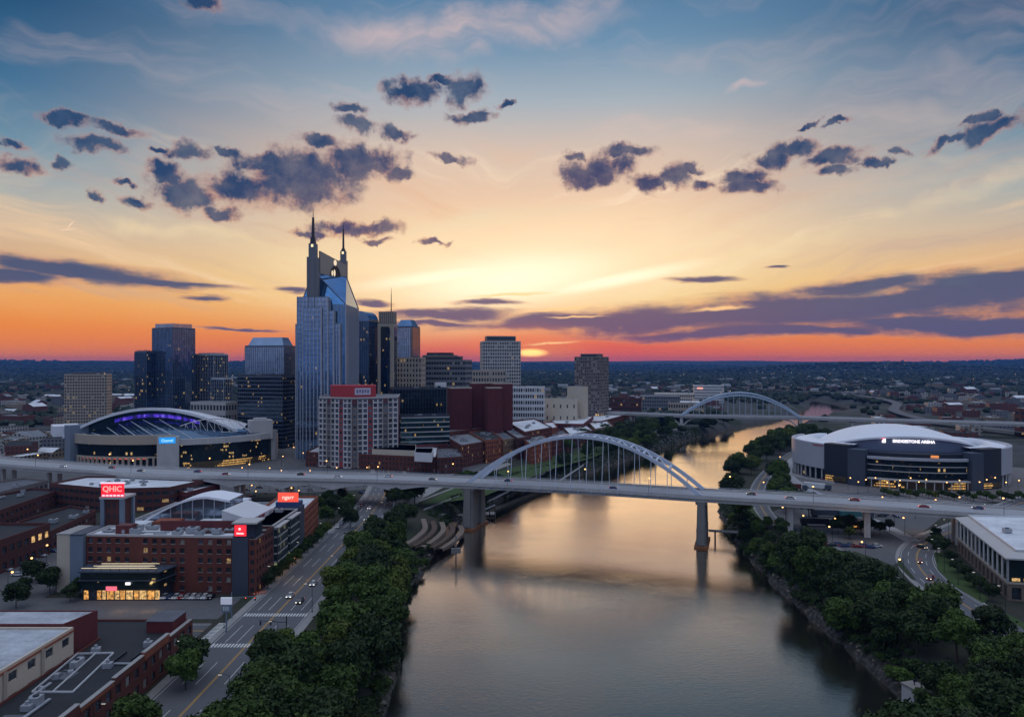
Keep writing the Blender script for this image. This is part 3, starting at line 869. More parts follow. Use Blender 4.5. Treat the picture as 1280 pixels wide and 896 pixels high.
sheet('yard', px((965, 640), (1010, 620), (1110, 612), (1185, 640), (1150, 668), (1128, 690), (1118, 706), (1090, 706), (1050, 690), (1010, 668)), 0.05, M_LOT)
sheet('arena_forecourt', px((990, 612), (985, 585), (1000, 570), (1290, 585), (1330, 625), (1120, 630)), 0.04, mat('forecourt_paving', (104, 100, 100), 0.85, 0.3, 0.1))
sheet('grass_verge', px((1167, 691), (1178, 691), (1203, 716), (1236, 750), (1228, 754), (1193, 733), (1172, 712)), 0.22, M_GRASS)
sheet('grass_verge', px((1240, 757), (1300, 790), (1300, 800), (1235, 757.5)), 0.22, M_GRASS)
sheet('grass_verge', px((1100, 700), (1118, 708), (1122, 716), (1112, 716), (1060, 692), (1068, 689)), 0.12, M_GRASSD)
sheet('grass_verge', px((1124, 696), (1130, 706), (1146, 726), (1139, 724), (1121, 706)), 0.2, M_GRASSD)
sheet('grass_verge', px((928, 646), (940, 628), (944, 640), (955, 650), (945, 655)), 0.1, M_GRASS)
# far freeway sweeping round beyond the right arena
fw = smooth_path([ad(x, CAMZ * FPX / (y - HOR) * 0.93).xy for x, y in [(1330, 545), (1200, 530), (1150, 522), (1118, 512), (1120, 503), (1090, 496), (1040, 491), (960, 487), (860, 484), (700, 482)]], 10)
q = MB(); A, B = strip(fw, 17, 0); q.grid([[(c_.x, c_.y, 5.2), (a.x, a.y, 5.2)] for a, c_ in zip(A, B)])
q.grid([[(c_.x, c_.y, 3.8), (c_.x, c_.y, 6.0)] for c_ in B]); struct(q.build('freeway', M_ASPH))

# ================================================================ bridges
def deck_profile(name, path, w, z, m_, root, depth=2.6, fascia=M_CONC, haunch=None):
    """road slab on edge girders; haunch(s) gives extra girder depth at distance s along the path"""
    A, B = strip(path, w, z); s_ = 0.0; top = []; und = []
    dk = MB(); gd = MB(); rows = []; srun = [0.0]
    for a, b in zip(path, path[1:]): srun.append(srun[-1] + (b - a).length)
    for (l, r, s0) in zip(A, B, srun):
        dp = depth + (haunch(s0) if haunch else 0.0)
        c = (l + r) / 2; li, ri = c + (l - c) * 0.93, c + (r - c) * 0.93
        rows.append([(r.x, r.y, z), (l.x, l.y, z)])
        und.append([(l.x, l.y, z), (l.x, l.y, z - 0.9), (li.x, li.y, z - 1.1), (li.x, li.y, z - dp), (ri.x, ri.y, z - dp), (ri.x, ri.y, z - 1.1), (r.x, r.y, z - 0.9), (r.x, r.y, z)])
    dk.grid(rows); dk.build('road_deck', m_, root)
    gd.grid(und); gd.build('edge_girder', fascia, root)
    for off in (0.0, w * 0.17, -w * 0.17, w * 0.34, -w * 0.34):
        mk = MB(); P, Q = strip(path, 2 * off + 0.2, z)[0], strip(path, 2 * off - 0.2, z)[0]
        for i in range(len(path) - 1):
            mk.face([(P[i].x, P[i].y, z + .01), (Q[i].x, Q[i].y, z + .01), (Q[i + 1].x, Q[i + 1].y, z + .01), (P[i + 1].x, P[i + 1].y, z + .01)])
        mk.build('lane_marking', M_PAINT, root)
    for sgn in (1, -1):
        rl = MB(); O = strip(path, sgn * (w - 0.25), z)[0]; I = strip(path, sgn * (w - 0.9), z)[0]
        rl.grid([[(o.x, o.y, z - .02), (o.x, o.y, z + .85), (i_.x, i_.y, z + .85), (i_.x, i_.y, z - .02)] for o, i_ in zip(O, I)])
        rl.build('parapet', fascia, root)
        r2 = MB(); r2.tube([(o.x, o.y, z + 1.35) for o in O], 0.07, 5)
        acc = along([Vector(o) for o in O], 3.0)
        for p_, d_ in acc: r2.bar((p_.x, p_.y, z + .85), (p_.x, p_.y, z + 1.35), .1)
        r2.build('handrail', M_STEEL, root)
        if abs(w) > 20:
            wk = MB(); I2 = strip(path, sgn * (w * 0.80), z)[0]; I3 = strip(path, sgn * (w * 0.785), z)[0]
            wk.grid([[(o.x, o.y, z - .02), (o.x, o.y, z + .22), (i_.x, i_.y, z + .22)] for o, i_ in zip(I3, I)])
            wk.build('footway', M_PAVE, root)

def pier_shaft(mb, c, ang, hx, hy, z0, z1, taper=0.85, base=1.25):
    mb.frustum(rect(c[0], c[1], hx * base, hy * base, ang), rect(c[0], c[1], hx * base, hy * base, ang), z0, z0 + 2.6)
    zm = z0 + (z1 - z0) * 0.45
    mb.frustum(rect(c[0], c[1], hx * 1.04, hy * 1.04, ang), rect(c[0], c[1], hx, hy, ang), z0 + 2.6, zm)
    mb.frustum(rect(c[0], c[1], hx * 1.06, hy * 1.03, ang), rect(c[0], c[1], hx * 1.06, hy * 1.03, ang), zm, zm + 0.5)
    mb.frustum(rect(c[0], c[1], hx * 0.97, hy * 0.97, ang), rect(c[0], c[1], hx * taper, hy * taper, ang), zm + 0.5, z1 - 1.4)
    mb.frustum(rect(c[0], c[1], hx * 1.15, hy * 1.06, ang), rect(c[0], c[1], hx * 1.2, hy * 1.08, ang), z1 - 1.4, z1)

def arch_pair(root, a, b, rise, zd, gap_bot, gap_top, sec, nh, steel, below=0.0, lattice=False):
    """two leaning ribs with cross bracing and paired hangers"""
    a, b = Vector(a), Vector(b); u = (b - a).normalized(); nrm = Vector((-u.y, u.x)); L = (b - a).length
    def rp(t, s_):
        zz = 4 * rise * t * (1 - t); k = zz / rise; half = (gap_bot + (gap_top - gap_bot) * k) / 2
        p_ = a + u * (L * t) + nrm * half * s_
        return Vector((p_.x, p_.y, zd - below + (zz if below == 0 else 4 * (rise + below) * t * (1 - t))))
    N = 44
    for s_ in (-1, 1):
        rib = MB(); pts = [rp(i / N, s_) for i in range(N + 1)]
        rows = []
        for i, p_ in enumerate(pts):
            t3 = (pts[min(i + 1, N)] - pts[max(i - 1, 0)]).normalized(); side = Vector((nrm.x, nrm.y, 0)); up = side.cross(t3).normalized()
            if up.z < 0: up = -up
            hw, hh = sec[0] / 2, sec[1] / 2 * (1.15 - 0.3 * math.sin(math.pi * i / N))
            rows.append([p_ + side * hw + up * hh, p_ - side * hw + up * hh, p_ - side * hw - up * hh, p_ + side * hw - up * hh, p_ + side * hw + up * hh])
        rib.grid(rows)
        rib.build('arch_rib', steel, root)
        for k in range(1, nh):
            t = k / nh; p_ = rp(t, s_); q = a + u * (L * t) + nrm * (gap_bot / 2 + .2) * s_
            if p_.z - zd < 2.2: continue
            h = MB()
            for o_ in (0,):
                h.tube([(p_.x + u.x * o_, p_.y + u.y * o_, p_.z - sec[1] * .4), (q.x + u.x * o_, q.y + u.y * o_, zd)], 0.19, 5)
            h.build('hanger', M_STEEL if not lattice else steel, root)
    n_b = 15 if not lattice else 16
    for k in range(n_b):
        t = 0.13 + 0.74 * k / (n_b - 1); p0, p1 = rp(t, -1), rp(t, 1)
        if p0.z - zd < 6: continue
        br = MB(); br.bar(p0, p1, 0.9, 0.9)
        if k < n_b - 1:
            t2 = 0.13 + 0.74 * (k + 1) / (n_b - 1); q0, q1 = rp(t2, -1), rp(t2, 1)
            if q0.z - zd >= 6 : br.bar(p0, q1, 0.45); br.bar(p1, q0, 0.45)
        br.build('cross_brace', steel, root)

ZD = 15.0
BP = smooth_path([at(0, 577, ZD - 0).xy + Vector((-260, 105)), at(0, 577, ZD).xy + Vector((-60, 32)), at(0, 576.5, ZD).xy, at(150, 587, ZD).xy, at(300, 593, ZD).xy, at(415, 595.5, ZD).xy, at(500, 597.5, ZD).xy,
                  at(593, 601, ZD).xy, at(740, 608, ZD).xy, at(878, 616.5, ZD).xy, at(1000, 623, ZD).xy, at(1140, 632, ZD).xy, at(1280, 642, ZD).xy, at(1420, 655, ZD).xy, at(1560, 670, ZD).xy], 10)
PL, PR = at(593, 601, ZD).xy, at(878, 616.5, ZD).xy
u_ = (PR - PL).normalized(); ang_ = math.atan2(u_.y, u_.x)
runs = [0.0]
for a, b in zip(BP, BP[1:]): runs.append(runs[-1] + (b - a).length)
def s_at(pt):
    return min(zip([(p_ - pt).length for p_ in BP], runs))[1]
br1 = thing('arch_bridge', 'long road bridge with tall pale steel arch in front of the skyline', 'bridge', (PL.x, PL.y, 0))
land_px = [15, 70, 127, 187, 245, 300, 352, 415, 497]
stations = [at(x, 576.5 + (x / 593) * 24.5 - (6 * math.sin(x / 593 * 3.14) * -1), ZD).xy for x in land_px]
def nearest(pt):
    i = min(range(len(BP)), key=lambda k: (BP[k] - pt).length); j = min(i + 1, len(BP) - 1)
    d = (BP[j] - BP[max(i - 1, 0)]).normalized(); return BP[i], d, runs[i]
left_st = [nearest(s_) for s_ in stations] + [nearest(PL)]
hs = [s_[2] for s_ in left_st]
def haunch(s_):
    if s_ > hs[-1] + 2 or s_ < hs[4]: return 0.0
    return 3.2 * max(max(0, 1 - abs(s_ - h_) / 21) ** 1.6 for h_ in hs[5:-1])
deck_profile('deck', BP, 23.0, ZD, M_DECK, br1, 2.5, M_CONC, haunch)
arch_pair(br1, PL, PR, 27.0, ZD, 21.5, 13.0, (1.15, 1.8), 15, M_STEEL)
# floor beams that show under the arch span
for k in range(1, 18):
    c = PL + (PR - PL) * (k / 18); n_ = Vector((-u_.y, u_.x)) * 12.3; fb = MB()
    fb.bar((c.x - n_.x, c.y - n_.y, ZD - 1.2), (c.x + n_.x, c.y + n_.y, ZD - 1.2), 0.5, 0.7); fb.build('floor_beam', M_STEELB, br1)
for P_, tall in ((PL, 1), (PR, 1)):
    for s_ in (-1, 1):
        c = P_ + Vector((-u_.y, u_.x)) * 6.6 * s_
        m_ = MB(); pier_shaft(m_, c, ang_, 2.3 if P_ is PR else 2.9, 3.4, -13.5, ZD - 2.55)
        m_.build('river_pier', M_CONCD, br1)
    m_ = MB(); m_.obox(P_, 3.3 if P_ is PR else 4.0, 11.5, -13.5, WZ + 0.9, ang_); m_.build('pier_base', mat('rusty_pier_base', (150, 98, 62), 0.9, 0.3, 0.4), br1)
    m_ = MB(); m_.obox(P_, 1.7, 10.8, WZ + 1.5, ZD - 2.56, ang_); m_.build('pier_wall', M_CONCD, br1)
    # painted marks low on the shaft
    c = P_ + Vector((-u_.y, u_.x)) * -6.6
    f_ = MB(); fn = Vector((u_.y, -u_.x)); rnd = random.Random(int(P_.x))
    for k in range(7):
        z0 = -6.4 + k * 0.85; w = rnd.uniform(0.5, 1.2); c2 = c + fn * (3.4 * 1.05 + 0.03) + u_ * rnd.uniform(-0.7, 0.5)
        f_.bar((c2.x - u_.x * w, c2.y - u_.y * w, z0), (c2.x + u_.x * w * .6, c2.y + u_.y * w * .6, z0 + rnd.uniform(-.2, .3)), 0.08, 0.42)
    f_.build('graffiti', mat('graffiti_paint', (62, 70, 92), 0.8, 0.3, 1.0), br1)
def columns(pt, d, n, r, zt, rootb, sp=6.5, cap=True, hw=1.1):
    nrm = Vector((-d.y, d.x)); a_ = math.atan2(d.y, d.x)
    for k in range(n):
        c = pt + nrm * (k - (n - 1) / 2) * sp; z0 = gz(c.x, c.y) - 0.6
        m_ = MB(); m_.frustum(rect(c.x, c.y, hw * 1.05, hw * 1.1, a_), rect(c.x, c.y, hw * .92, hw, a_), z0, zt - 1.2); m_.frustum(rect(c.x, c.y, hw, hw * 1.1, a_), rect(c.x, c.y, hw * 1.5, hw * 1.6, a_), zt - 1.2, zt)
        m_.build('pier_column', M_CONC, rootb)
for (pt, d, s_), xpx in zip(left_st[:-1], land_px):
    columns(pt, d, 3 if xpx > 390 else 2, 1, ZD - (5.6 if xpx >= 300 else 2.5), br1, 7.0, True, 1.25 if xpx > 390 else 1.0)
for x in (982, 1088, 1192, 1290, 1400):
    pt, d, s_ = nearest(at(x, 617 + (x - 880) * 0.062, ZD).xy)
    columns(pt, d, 2, 1, ZD - 2.5, br1, 10, True, 1.3)
BRIDGE_PATH = BP

M_STEELP = mat('pale_blue_steel', (168, 186, 205), 0.45, 0.1, 0.3)
# second, lattice-ribbed bridge upstream
Z2 = 16.0
QL, QR = ad(852, 905).xy, ad(1000, 868).xy
v_ = (QR - QL).normalized()
BP2 = smooth_path([ad(640, 1010).xy, ad(720, 978).xy, ad(782, 945).xy, QL, (QL + QR) / 2, QR, ad(1090, 835).xy, ad(1200, 800).xy, ad(1330, 760).xy], 8)
br2 = thing('arch_bridge', 'more distant road bridge with grey-blue lattice arch over the upper river', 'bridge', (QL.x, QL.y, 0))
deck_profile('deck', BP2, 18.0, Z2, M_DECK, br2, 2.6, M_CONC)
a2 = QL - v_ * 4; b2 = QR + v_ * 4
arch_pair(br2, QL + v_ * 1, QR - v_ * 1, 25.5, Z2, 17.0, 14.0, (2.0, 1.7), 20, M_STEELP, 0.0, True)
# outer chord makes the rib a truss
nv = Vector((-v_.y, v_.x)); L2 = (QR - QL).length
for s_ in (-1, 1):
    ch = MB(); up = []; lo_ = []
    for k in range(29):
        t = k / 28; c = QL + v_ * (L2 * t) + nv * 7.8 * s_
        lo_.append(Vector((c.x, c.y, Z2 + 4 * 25.5 * t * (1 - t)))); up.append(Vector((c.x, c.y, Z2 + 0.4 + 4 * 28.6 * t * (1 - t))))
    ch.tube(up, 0.75, 6)
    for k in range(28):
        ch.bar(lo_[k], up[k + 1], .4) if k % 2 else ch.bar(up[k], lo_[k + 1], .4)
        ch.bar(lo_[k], up[k], .35)
    ch.build('truss_chord', M_STEELP, br2)
for P_ in (QL, QR):
    sd = -1 if P_ is QL else 1
    for s_ in (-1, 1):
        c = P_ + nv * 6 * s_; m_ = MB()
        m_.frustum(rect(c.x, c.y, 3.2, 2.6, math.atan2(v_.y, v_.x)), rect(c.x, c.y, 2.4, 2.2, math.atan2(v_.y, v_.x)), -13, 3.0)
        m_.frustum(rect(c.x, c.y, 2.1, 1.8, math.atan2(v_.y, v_.x)), rect(c.x, c.y, 1.6, 1.6, math.atan2(v_.y, v_.x)), 3.0, Z2 - 2.6)
        m_.build('river_pier', M_CONC, br2)
        for dr in (-1, 1):
            arm = MB(); pts = []
            for k in range(9):
                t = k / 8; e = c + v_ * dr * (1.5 + 17 * t); pts.append((e.x, e.y, 2.5 + (Z2 - 5.4) * (1 - (1 - t) ** 2)))
            arm.tube(pts, [1.1 - 0.4 * k / 8 for k in range(9)], 6); arm.build('curved_bracket', M_CONC, br2)
    m_ = MB(); m_.obox(P_, 4, 10, -13, WZ + 1.2, math.atan2(v_.y, v_.x)); m_.build('pier_base', M_CONCD, br2)
for x in (790, 735, 1060, 1130, 1210):
    i = min(range(len(BP2)), key=lambda k: abs(topx((BP2[k].x, BP2[k].y, 0))[0] - x)); d = (BP2[min(i + 1, len(BP2) - 1)] - BP2[i - 1]).normalized()
    columns(BP2[i], d, 2, 1, Z2 - 2.6, br2, 9, True, 1.3)

# ================================================================ downtown towers
M_FRAMEL = mat('pale_mullion', (176, 182, 192), 0.4, 0.08, 0.3)
M_FRAMED = mat('dark_mullion', (52, 60, 72), 0.4, 0.1, 0.3)
M_FRAMEB = mat('bronze_blue_mullion', (84, 96, 116), 0.4, 0.1, 0.3)
G_BLUE = glassmat('blue_curtain_glass', (0.13, 0.22, 0.36), 0.85, 0.05, 1.6, 3.9, 0.02)
G_BAT = glassmat('deep_blue_glass', (0.11, 0.25, 0.46), 0.9, 0.06, 1.5, 3.8, 0.0, wob=0.01)
G_PALE = glassmat('silver_curtain_glass', (0.36, 0.42, 0.52), 0.9, 0.06, 1.5, 3.8, 0.012, wob=0.014, pv=.16)
G_SKY = glassmat('sky_blue_curtain_glass', (0.2, 0.33, 0.54), 0.9, 0.05, 1.5, 3.9, 0.01, wob=0.012, pv=.15)
G_NAVY = glassmat('navy_curtain_glass', (0.065, 0.11, 0.18), 0.85, 0.05, 1.7, 3.8, 0.05)
G_DARK = glassmat('black_curtain_glass', (0.03, 0.05, 0.07), 0.8, 0.05, 1.8, 3.8, 0.05)
G_TEAL = glassmat('teal_curtain_glass', (0.06, 0.14, 0.17), 0.8, 0.06, 1.6, 3.8, 0.05)
M_BEIGEC = mat('beige_concrete', (168, 156, 142), 0.85, 0.1, 0.08, streak=0.3)
M_TAUPE = mat('taupe_concrete', (122, 112, 108), 0.85, 0.12, 0.08, streak=0.3)
M_LGREY = mat('light_precast', (178, 176, 174), 0.8, 0.1, 0.08, streak=0.3)
M_MGREY = mat('mid_precast', (116, 118, 124), 0.8, 0.1, 0.08, streak=0.3)

def base_of(poly): return (sum(p[0] for p in poly) / len(poly), sum(p[1] for p in poly) / len(poly), 0)
def glass_tower(label, poly, z1, bay, glass, frame, fl=3.9, z0=0.0, fin=.25, proud=.2, spandrel=None, crown=None, hor=True, vert=True, cat='tower', sp_h=.25):
    r = thing('glass_tower', label, cat, base_of(poly))
    curtain(r, poly, z0, z1, max(1, round((z1 - z0) / fl)), bay, glass, frame, fin, proud, hor, spandrel, sp_h, top=False, vert=vert)
    roof_on(r, inset(poly, .02), z1, M_RDARK, frame, 1.6, .5, 3, int(abs(poly[0][0])))
    if crown:
        k, h, m_ = crown; pc = inset(poly, k)
        c = MB(); c.prism(pc, z1, z1 + h); c.build('mechanical_penthouse', m_, r)
        rl = MB()
        for i in range(len(pc)):
            a, b = Vector(pc[i]), Vector(pc[(i + 1) % len(pc)]); L = (b - a).length; n_ = max(2, int(L / 3.2))
            for j in range(n_ + 1):
                q = a + (b - a) * min(max(j / n_, .02), .98); rl.bar((q.x, q.y, z1 + h), (q.x, q.y, z1 + h + 1.3), .22)
        rl.build('crown_posts', frame, r)
    return r
def grid_tower(label, poly, z1, floors, bay, wall, ww=.62, wh=.55, z0=0.0, name='concrete_tower', pent=None, maxind=100, pick=None, edges=None, roofm=None, panes=None, cat='tower', sill=.3, units=3, rec=.4):
    r = thing(name, label, cat, base_of(poly))
    facade(r, poly, z0, z1, floors, bay, wall, panes or [M_PANE, M_PANEB, M_PANEW, M_PANE, M_PANEB, M_PANE, M_PANEB, M_PANEW, M_PANE, M_PANEDIM], ww, wh, sill, rec, maxind, int(abs(poly[0][0] * 7)), pick, edges)
    roof_on(r, poly, z1, roofm or M_RMID, wall, 1.1, .4, units, int(abs(poly[0][0])))
    if pent:
        k, h, m_ = pent; q = MB(); q.prism(inset(poly, k), z1, z1 + h); q.build('mechanical_penthouse', m_, r)
        q = MB(); pc = inset(poly, k)
        for i in range(len(pc)):
            a, b = Vector(pc[i]), Vector(pc[(i + 1) % len(pc)]); d = (b - a).normalized(); nn = Vector((d.y, -d.x)); c = (a + b) / 2 + nn * .06
            q.obox(c, (b - a).length / 2 - .3, .05, z1 + h * .35, z1 + h * .8, math.atan2(d.y, d.x))
        q.build('louvres', M_FRAMED, r)
    return r

# far-left concrete slab hotel
grid_tower('beige concrete slab tower of many small windows, left of all other towers', fit(80, 140, 850, 9, 0.32), zat(468.5, 850), 19, 3.0, M_BEIGEC, .66, .52, pent=(5.5, 2.8, M_TAUPE), cat='hotel tower')
# three glass towers behind the left arena
t = glass_tower('dark blue glass tower with pale lit crown, tallest of three behind the left arena', fit(190, 244, 780, -28, 0.85), zat(412, 780), 2.2, G_BLUE, M_FRAMEB, crown=(2.2, 5.6, G_PALE))
glass_tower('slim dark glass tower at the left of the tallest tower behind the arena', fit(168, 196, 772, -20, 0.8), zat(441, 772), 2.2, G_NAVY, M_FRAMEB, crown=(1.5, 2.2, M_FRAMEB))
glass_tower('dark glass tower with pale panel edges, right of the three behind the arena', fit(243, 285, 800, -24, 0.7), zat(444, 800), 2.4, G_NAVY, M_FRAMEL, crown=(3, 2.2, M_MGREY))
glass_tower('low dark glass block tucked beside the tower with pale panel edges', fit(264, 291, 770, -24, 0.7), zat(474, 770), 2.4, G_NAVY, M_FRAMEL)
r = grid_tower('pale banded low block with lit top behind the left arena', fit(238, 300, 735, -18, 0.5), zat(503, 735), 4, 4.0, M_LGREY, .7, .5, cat='office block')
# stepped glass tower
glass_tower('broad dark glass block with lit floors at the foot of the stepped tower', fit(297, 372, 700, -14, 0.55), zat(470, 700), 2.2, G_DARK, M_FRAMED, spandrel=M_FRAMEB, cat='office block')
p_ = fit(306, 370, 728, -14, 0.5)
r = glass_tower('stepped silver glass tower with sloped crown left of the twin-spired tower', p_, zat(434, 728), 2.4, G_PALE, M_FRAMEB, z0=0.0)
q = MB(); q.frustum(inset(p_, 1.5), inset(p_, 5.5), zat(434, 728), zat(422, 728)); q.build('sloped_crown', G_PALE, r)

# ---------------------------------------------------------------- twin-spired tower
T = thing('spired_tower', 'tallest blue glass tower with gabled roof and two dark spires', 'skyscraper', (-162, 640, 0))
X0, X1, Y0, Y1 = -180.5, -142.0, 615.0, 666.0
ZE, ZR = 131.0, 160.0
body = [(X0, Y0), (X1, Y0), (X1, Y1), (X0, Y1)]
curtain(T, body, 0, ZE, 33, 3.1, G_BAT, M_FRAMEL, .38, .4, False, None, top=False)
RF, RB_ = Vector((-172.6, 627, ZR + 1)), Vector((-151.0, 657, ZR - 1))
E = [Vector((X0, Y0, ZE)), Vector((X1, Y0, ZE)), Vector((X1, Y1, ZE)), Vector((X0, Y1, ZE))]
for pts, nm in (([E[0], E[1], RF], 'gable_glazing'), ([E[1], E[2], RB_, RF], 'roof_slope'), ([E[2], E[3], RB_], 'gable_glazing'), ([E[3], E[0], RF, RB_], 'roof_slope')):
    q = MB(); base = pts[0]; uvs = [((p - base).length, p.z) for p in pts]; q.face(pts, 0, uvs); q.build(nm, G_BAT, T)
q = MB()
for a, b in ((E[1], RF), (RF, RB_), (E[2], RB_), (E[0], RF)): q.bar(a, b, .7)
for k in range(1, 9):
    t = k / 9; q.bar(E[1] + (E[2] - E[1]) * t, RF + (RB_ - RF) * t, .16)
for k in range(1, 7):
    t = k / 7; q.bar(E[1] + (RF - E[1]) * t, E[2] + (RB_ - E[2]) * t, .14)
q.build('roof_ribs', M_FRAMEB, T)
# stepped bays on the front
for nm, x0, x1, yd, zt in (('stepped_bay', -181.5, -155.5, 7.5, zat(371, 608)), ('stepped_bay', -155.4, -151.0, 6.0, zat(388, 609)), ('stepped_bay', -150.9, -146.4, 4.0, zat(404, 611)), ('stepped_bay', -183.5, -181.6, 5.0, zat(405, 611)), ('stepped_bay', -176, -160.5, 9.5, zat(384, 606))):
    y1 = Y0 - 0.05 if x0 != -176 else Y0 - 7.6
    y0 = Y0 - yd
    hb = bpy.data.objects.new(nm, None); COL.objects.link(hb); hb.parent = T; hb.matrix_parent_inverse = full(T).inverted()
    curtain(hb, [(x0, y0), (x1, y0), (x1, y1), (x0, y1)], 0, zt, int(zt / 3.9), 3.0, G_SKY, M_FRAMEL, .5, .5, True, M_FRAMEB, .1, top=True)
# screen wall with its dark arch and round-topped light
s0, s1 = Vector((-166.0, 621, 0)), Vector((-152.0, 660, 0)); su = (s1 - s0).normalized(); sn = Vector((su.y, -su.x, 0))
q = MB(); N = 24; Ls = (s1 - s0).length
def scr(u, z, k=0.0): 
    p_ = s0 + su * u + sn * k; return (p_.x, p_.y, z)
top = lambda u: 177.5 - 7 * u / Ls
cx_, ra, zb = Ls * .56, 8.5, 158.0
us = [Ls * k / N for k in range(N + 1)]
for k in range(N):
    a, b = us[k], us[k + 1]
    ha = zb + (ra * 1.15) * math.sqrt(max(0, 1 - ((a - cx_) / ra) ** 2)) if abs(a - cx_) < ra else zb
    hb_ = zb + (ra * 1.15) * math.sqrt(max(0, 1 - ((b - cx_) / ra) ** 2)) if abs(b - cx_) < ra else zb
    for kk in (0.6, -0.6):
        pts = [scr(a, ha, kk), scr(b, hb_, kk), scr(b, top(b), kk), scr(a, top(a), kk)]
        q.face(pts if kk > 0 else pts[::-1])
    q.face([scr(a, top(a), .6), scr(b, top(b), .6), scr(b, top(b), -.6), scr(a, top(a), -.6)])
    q.face([scr(a, ha, -.6), scr(b, hb_, -.6), scr(b, hb_, .6), scr(a, ha, .6)])
q.build('crown_screen', M_BEIGEC, T)
q = MB(); ar = [scr(cx_ + ra * math.cos(t), zb + ra * 1.15 * math.sin(t), .1) for t in [math.pi * k / 18 for k in range(19)]]
q.face(ar); q.build('dark_arch_panel', M_DARK, T)
q = MB(); q.face([scr(cx_ - .5 + 2.4 * math.cos(t), 170.2 + 2.6 * math.sin(t), .72) for t in [2 * math.pi * k / 20 for k in range(20)]])
q.face([scr(cx_ - 5.0 + 1.2 * math.cos(t), 160.5 + 2.4 * math.sin(t), .72) for t in [2 * math.pi * k / 14 for k in range(14)]])
q.face([scr(cx_ - 1.6 + 1.5 * math.cos(t), 161 + 3.0 * math.sin(t), .72) for t in [2 * math.pi * k / 14 for k in range(14)]])
q.build('arch_emblem', lampmat('lit_emblem', (1.0, 0.78, 0.5), 0.75), T)
# pillars and spires
def spire(x, y, zshaft, w, z1, z2, z3, z4, nm):
    q = MB(); q.prism(rect(x, y, w / 2, w / 2), 100, zshaft, 0); q.prism(rect(x, y, w * .36, w * .36), zshaft, z1)
    for sx in (-.3, .3): q.box(x + sx * w - .25, x + sx * w + .25, y - w / 2 - .3, y - w / 2, 100, zshaft - 2)
    q.build('spire_pillar', M_MGREY, T)
    q = MB(); q.frustum(rect(x, y, w * .26, w * .26), rect(x, y, w * .2, w * .2), z1, z2); q.frustum(rect(x, y, w * .13, w * .13), rect(x, y, w * .09, w * .09), z2, z3); q.tube([(x, y, z3), (x, y, z4)], [.35, .12], 6)
    q.build('spire', M_DARK, T)
    q = MB(); q.obox((x, y - w * .36), .9, .12, z1 - 3.0, z1 - .8); q.build('spire_lamp', lampmat('warm_beacon', (1, .75, .4), 1.2), T)
spire(-169.0, 612.0, zat(322, 612), 8.6, zat(305, 612), zat(297, 612), zat(272, 612), zat(261, 612), 0)
spire(-155.5, 664.0, zat(326, 664), 6.6, zat(314, 664), zat(311, 664), zat(287, 664), zat(278, 664), 1)

# ---------------------------------------------------------------- towers to its right
p_ = fit(445, 473, 740, -20, 1.2)
r = glass_tower('dark glass tower with rounded top just right of the twin-spired tower', p_, zat(402, 740), 2.4, G_NAVY, M_FRAMED)
c0 = Vector(p_[0]); q = MB(); n_ = 10; rows = []
w0, w1, w2, w3 = [Vector(k) for k in p_]; zz = zat(402, 740)
for k in range(n_ + 1):
    t = math.pi / 2 * k / n_; f_ = 1 - math.sin(t) * 0 ; a = w1 + (w0 - w1) * 0.0
    s_ = math.cos(t); h = math.sin(t) * 10.5
    pa, pb = w0 + (w1 - w0) * (0.25 + .75 * s_), w3 + (w2 - w3) * (0.25 + .75 * s_)
    rows.append([(pa.x, pa.y, zz + h), (pb.x, pb.y, zz + h)])
rows += [[(w0.x, w0.y, zz + 10.5), (w3.x, w3.y, zz + 10.5)], [(w0.x, w0.y, zz), (w3.x, w3.y, zz)]]
q.grid(rows)
for side in (0, 1): q.face([r_[side] for r_ in rows])
q.build('rounded_top', G_BLUE, r)
p_ = fit(472, 497, 715, -8, 0.9)
r = thing('office_tower', 'beige stone tower with dark glass strip and tall antenna on top', 'tower', base_of(p_))
zt = zat(405, 715); q = MB(); q.prism(p_, 0, zt); q.build('stone_body', M_BEIGEC, r)
a, b = Vector(p_[0]), Vector(p_[1]); d = (b - a).normalized(); nn = Vector((d.y, -d.x)); c = (a + b) / 2 + nn * .12
q = MB(); q.prism(rect(c.x, c.y, (b - a).length * .29, .3, math.atan2(d.y, d.x)), 18, zt - 3); q.build('glass_strip', G_NAVY, r)
b2_, c2_ = Vector(p_[1]), Vector(p_[2]); e = (c2_ - b2_).normalized(); n2_ = Vector((e.y, -e.x)); c = (b2_ + c2_) / 2 + n2_ * .1
q = MB(); q.prism(rect(c.x, c.y, (c2_ - b2_).length * .3, .25, math.atan2(e.y, e.x)), 18, zt - 3); q.build('glass_strip', G_NAVY, r)
q = MB(); pc = inset(p_, .8); q.prism(pc, zt, zat(390, 715)); q.build('stone_crown', M_TAUPE, r)
q = MB()
for i in range(4):
    a, b = Vector(pc[i]), Vector(pc[(i + 1) % 4]); d = (b - a).normalized(); nn = Vector((d.y, -d.x))
    for k in range(7):
        c = a + (b - a) * ((k + .5) / 7) + nn * .1; q.obox(c, .35, .15, zt + 1, zat(391, 715), math.atan2(d.y, d.x))
q.build('crown_fins', M_BEIGEC, r)
q = MB(); c = Vector(p_[1]) + (Vector(p_[3]) - Vector(p_[1])) * .18; q.tube([(c.x, c.y, zat(390, 715)), (c.x, c.y, zat(372, 715)), (c.x, c.y, zat(360, 715))], [.55, .35, .12], 6); q.build('antenna', M_DARK, r)
p_ = fit(494, 525, 760, -18, 0.9)
r = glass_tower('silver blue glass tower with chamfered top beside the antenna tower', p_, zat(410, 760), 2.2, G_PALE, M_FRAMEB)
q = MB(); q.frustum(inset(p_, .6), inset(p_, 4.4), zat(410, 760), zat(400, 760)); q.build('chamfered_crown', G_BLUE, r)
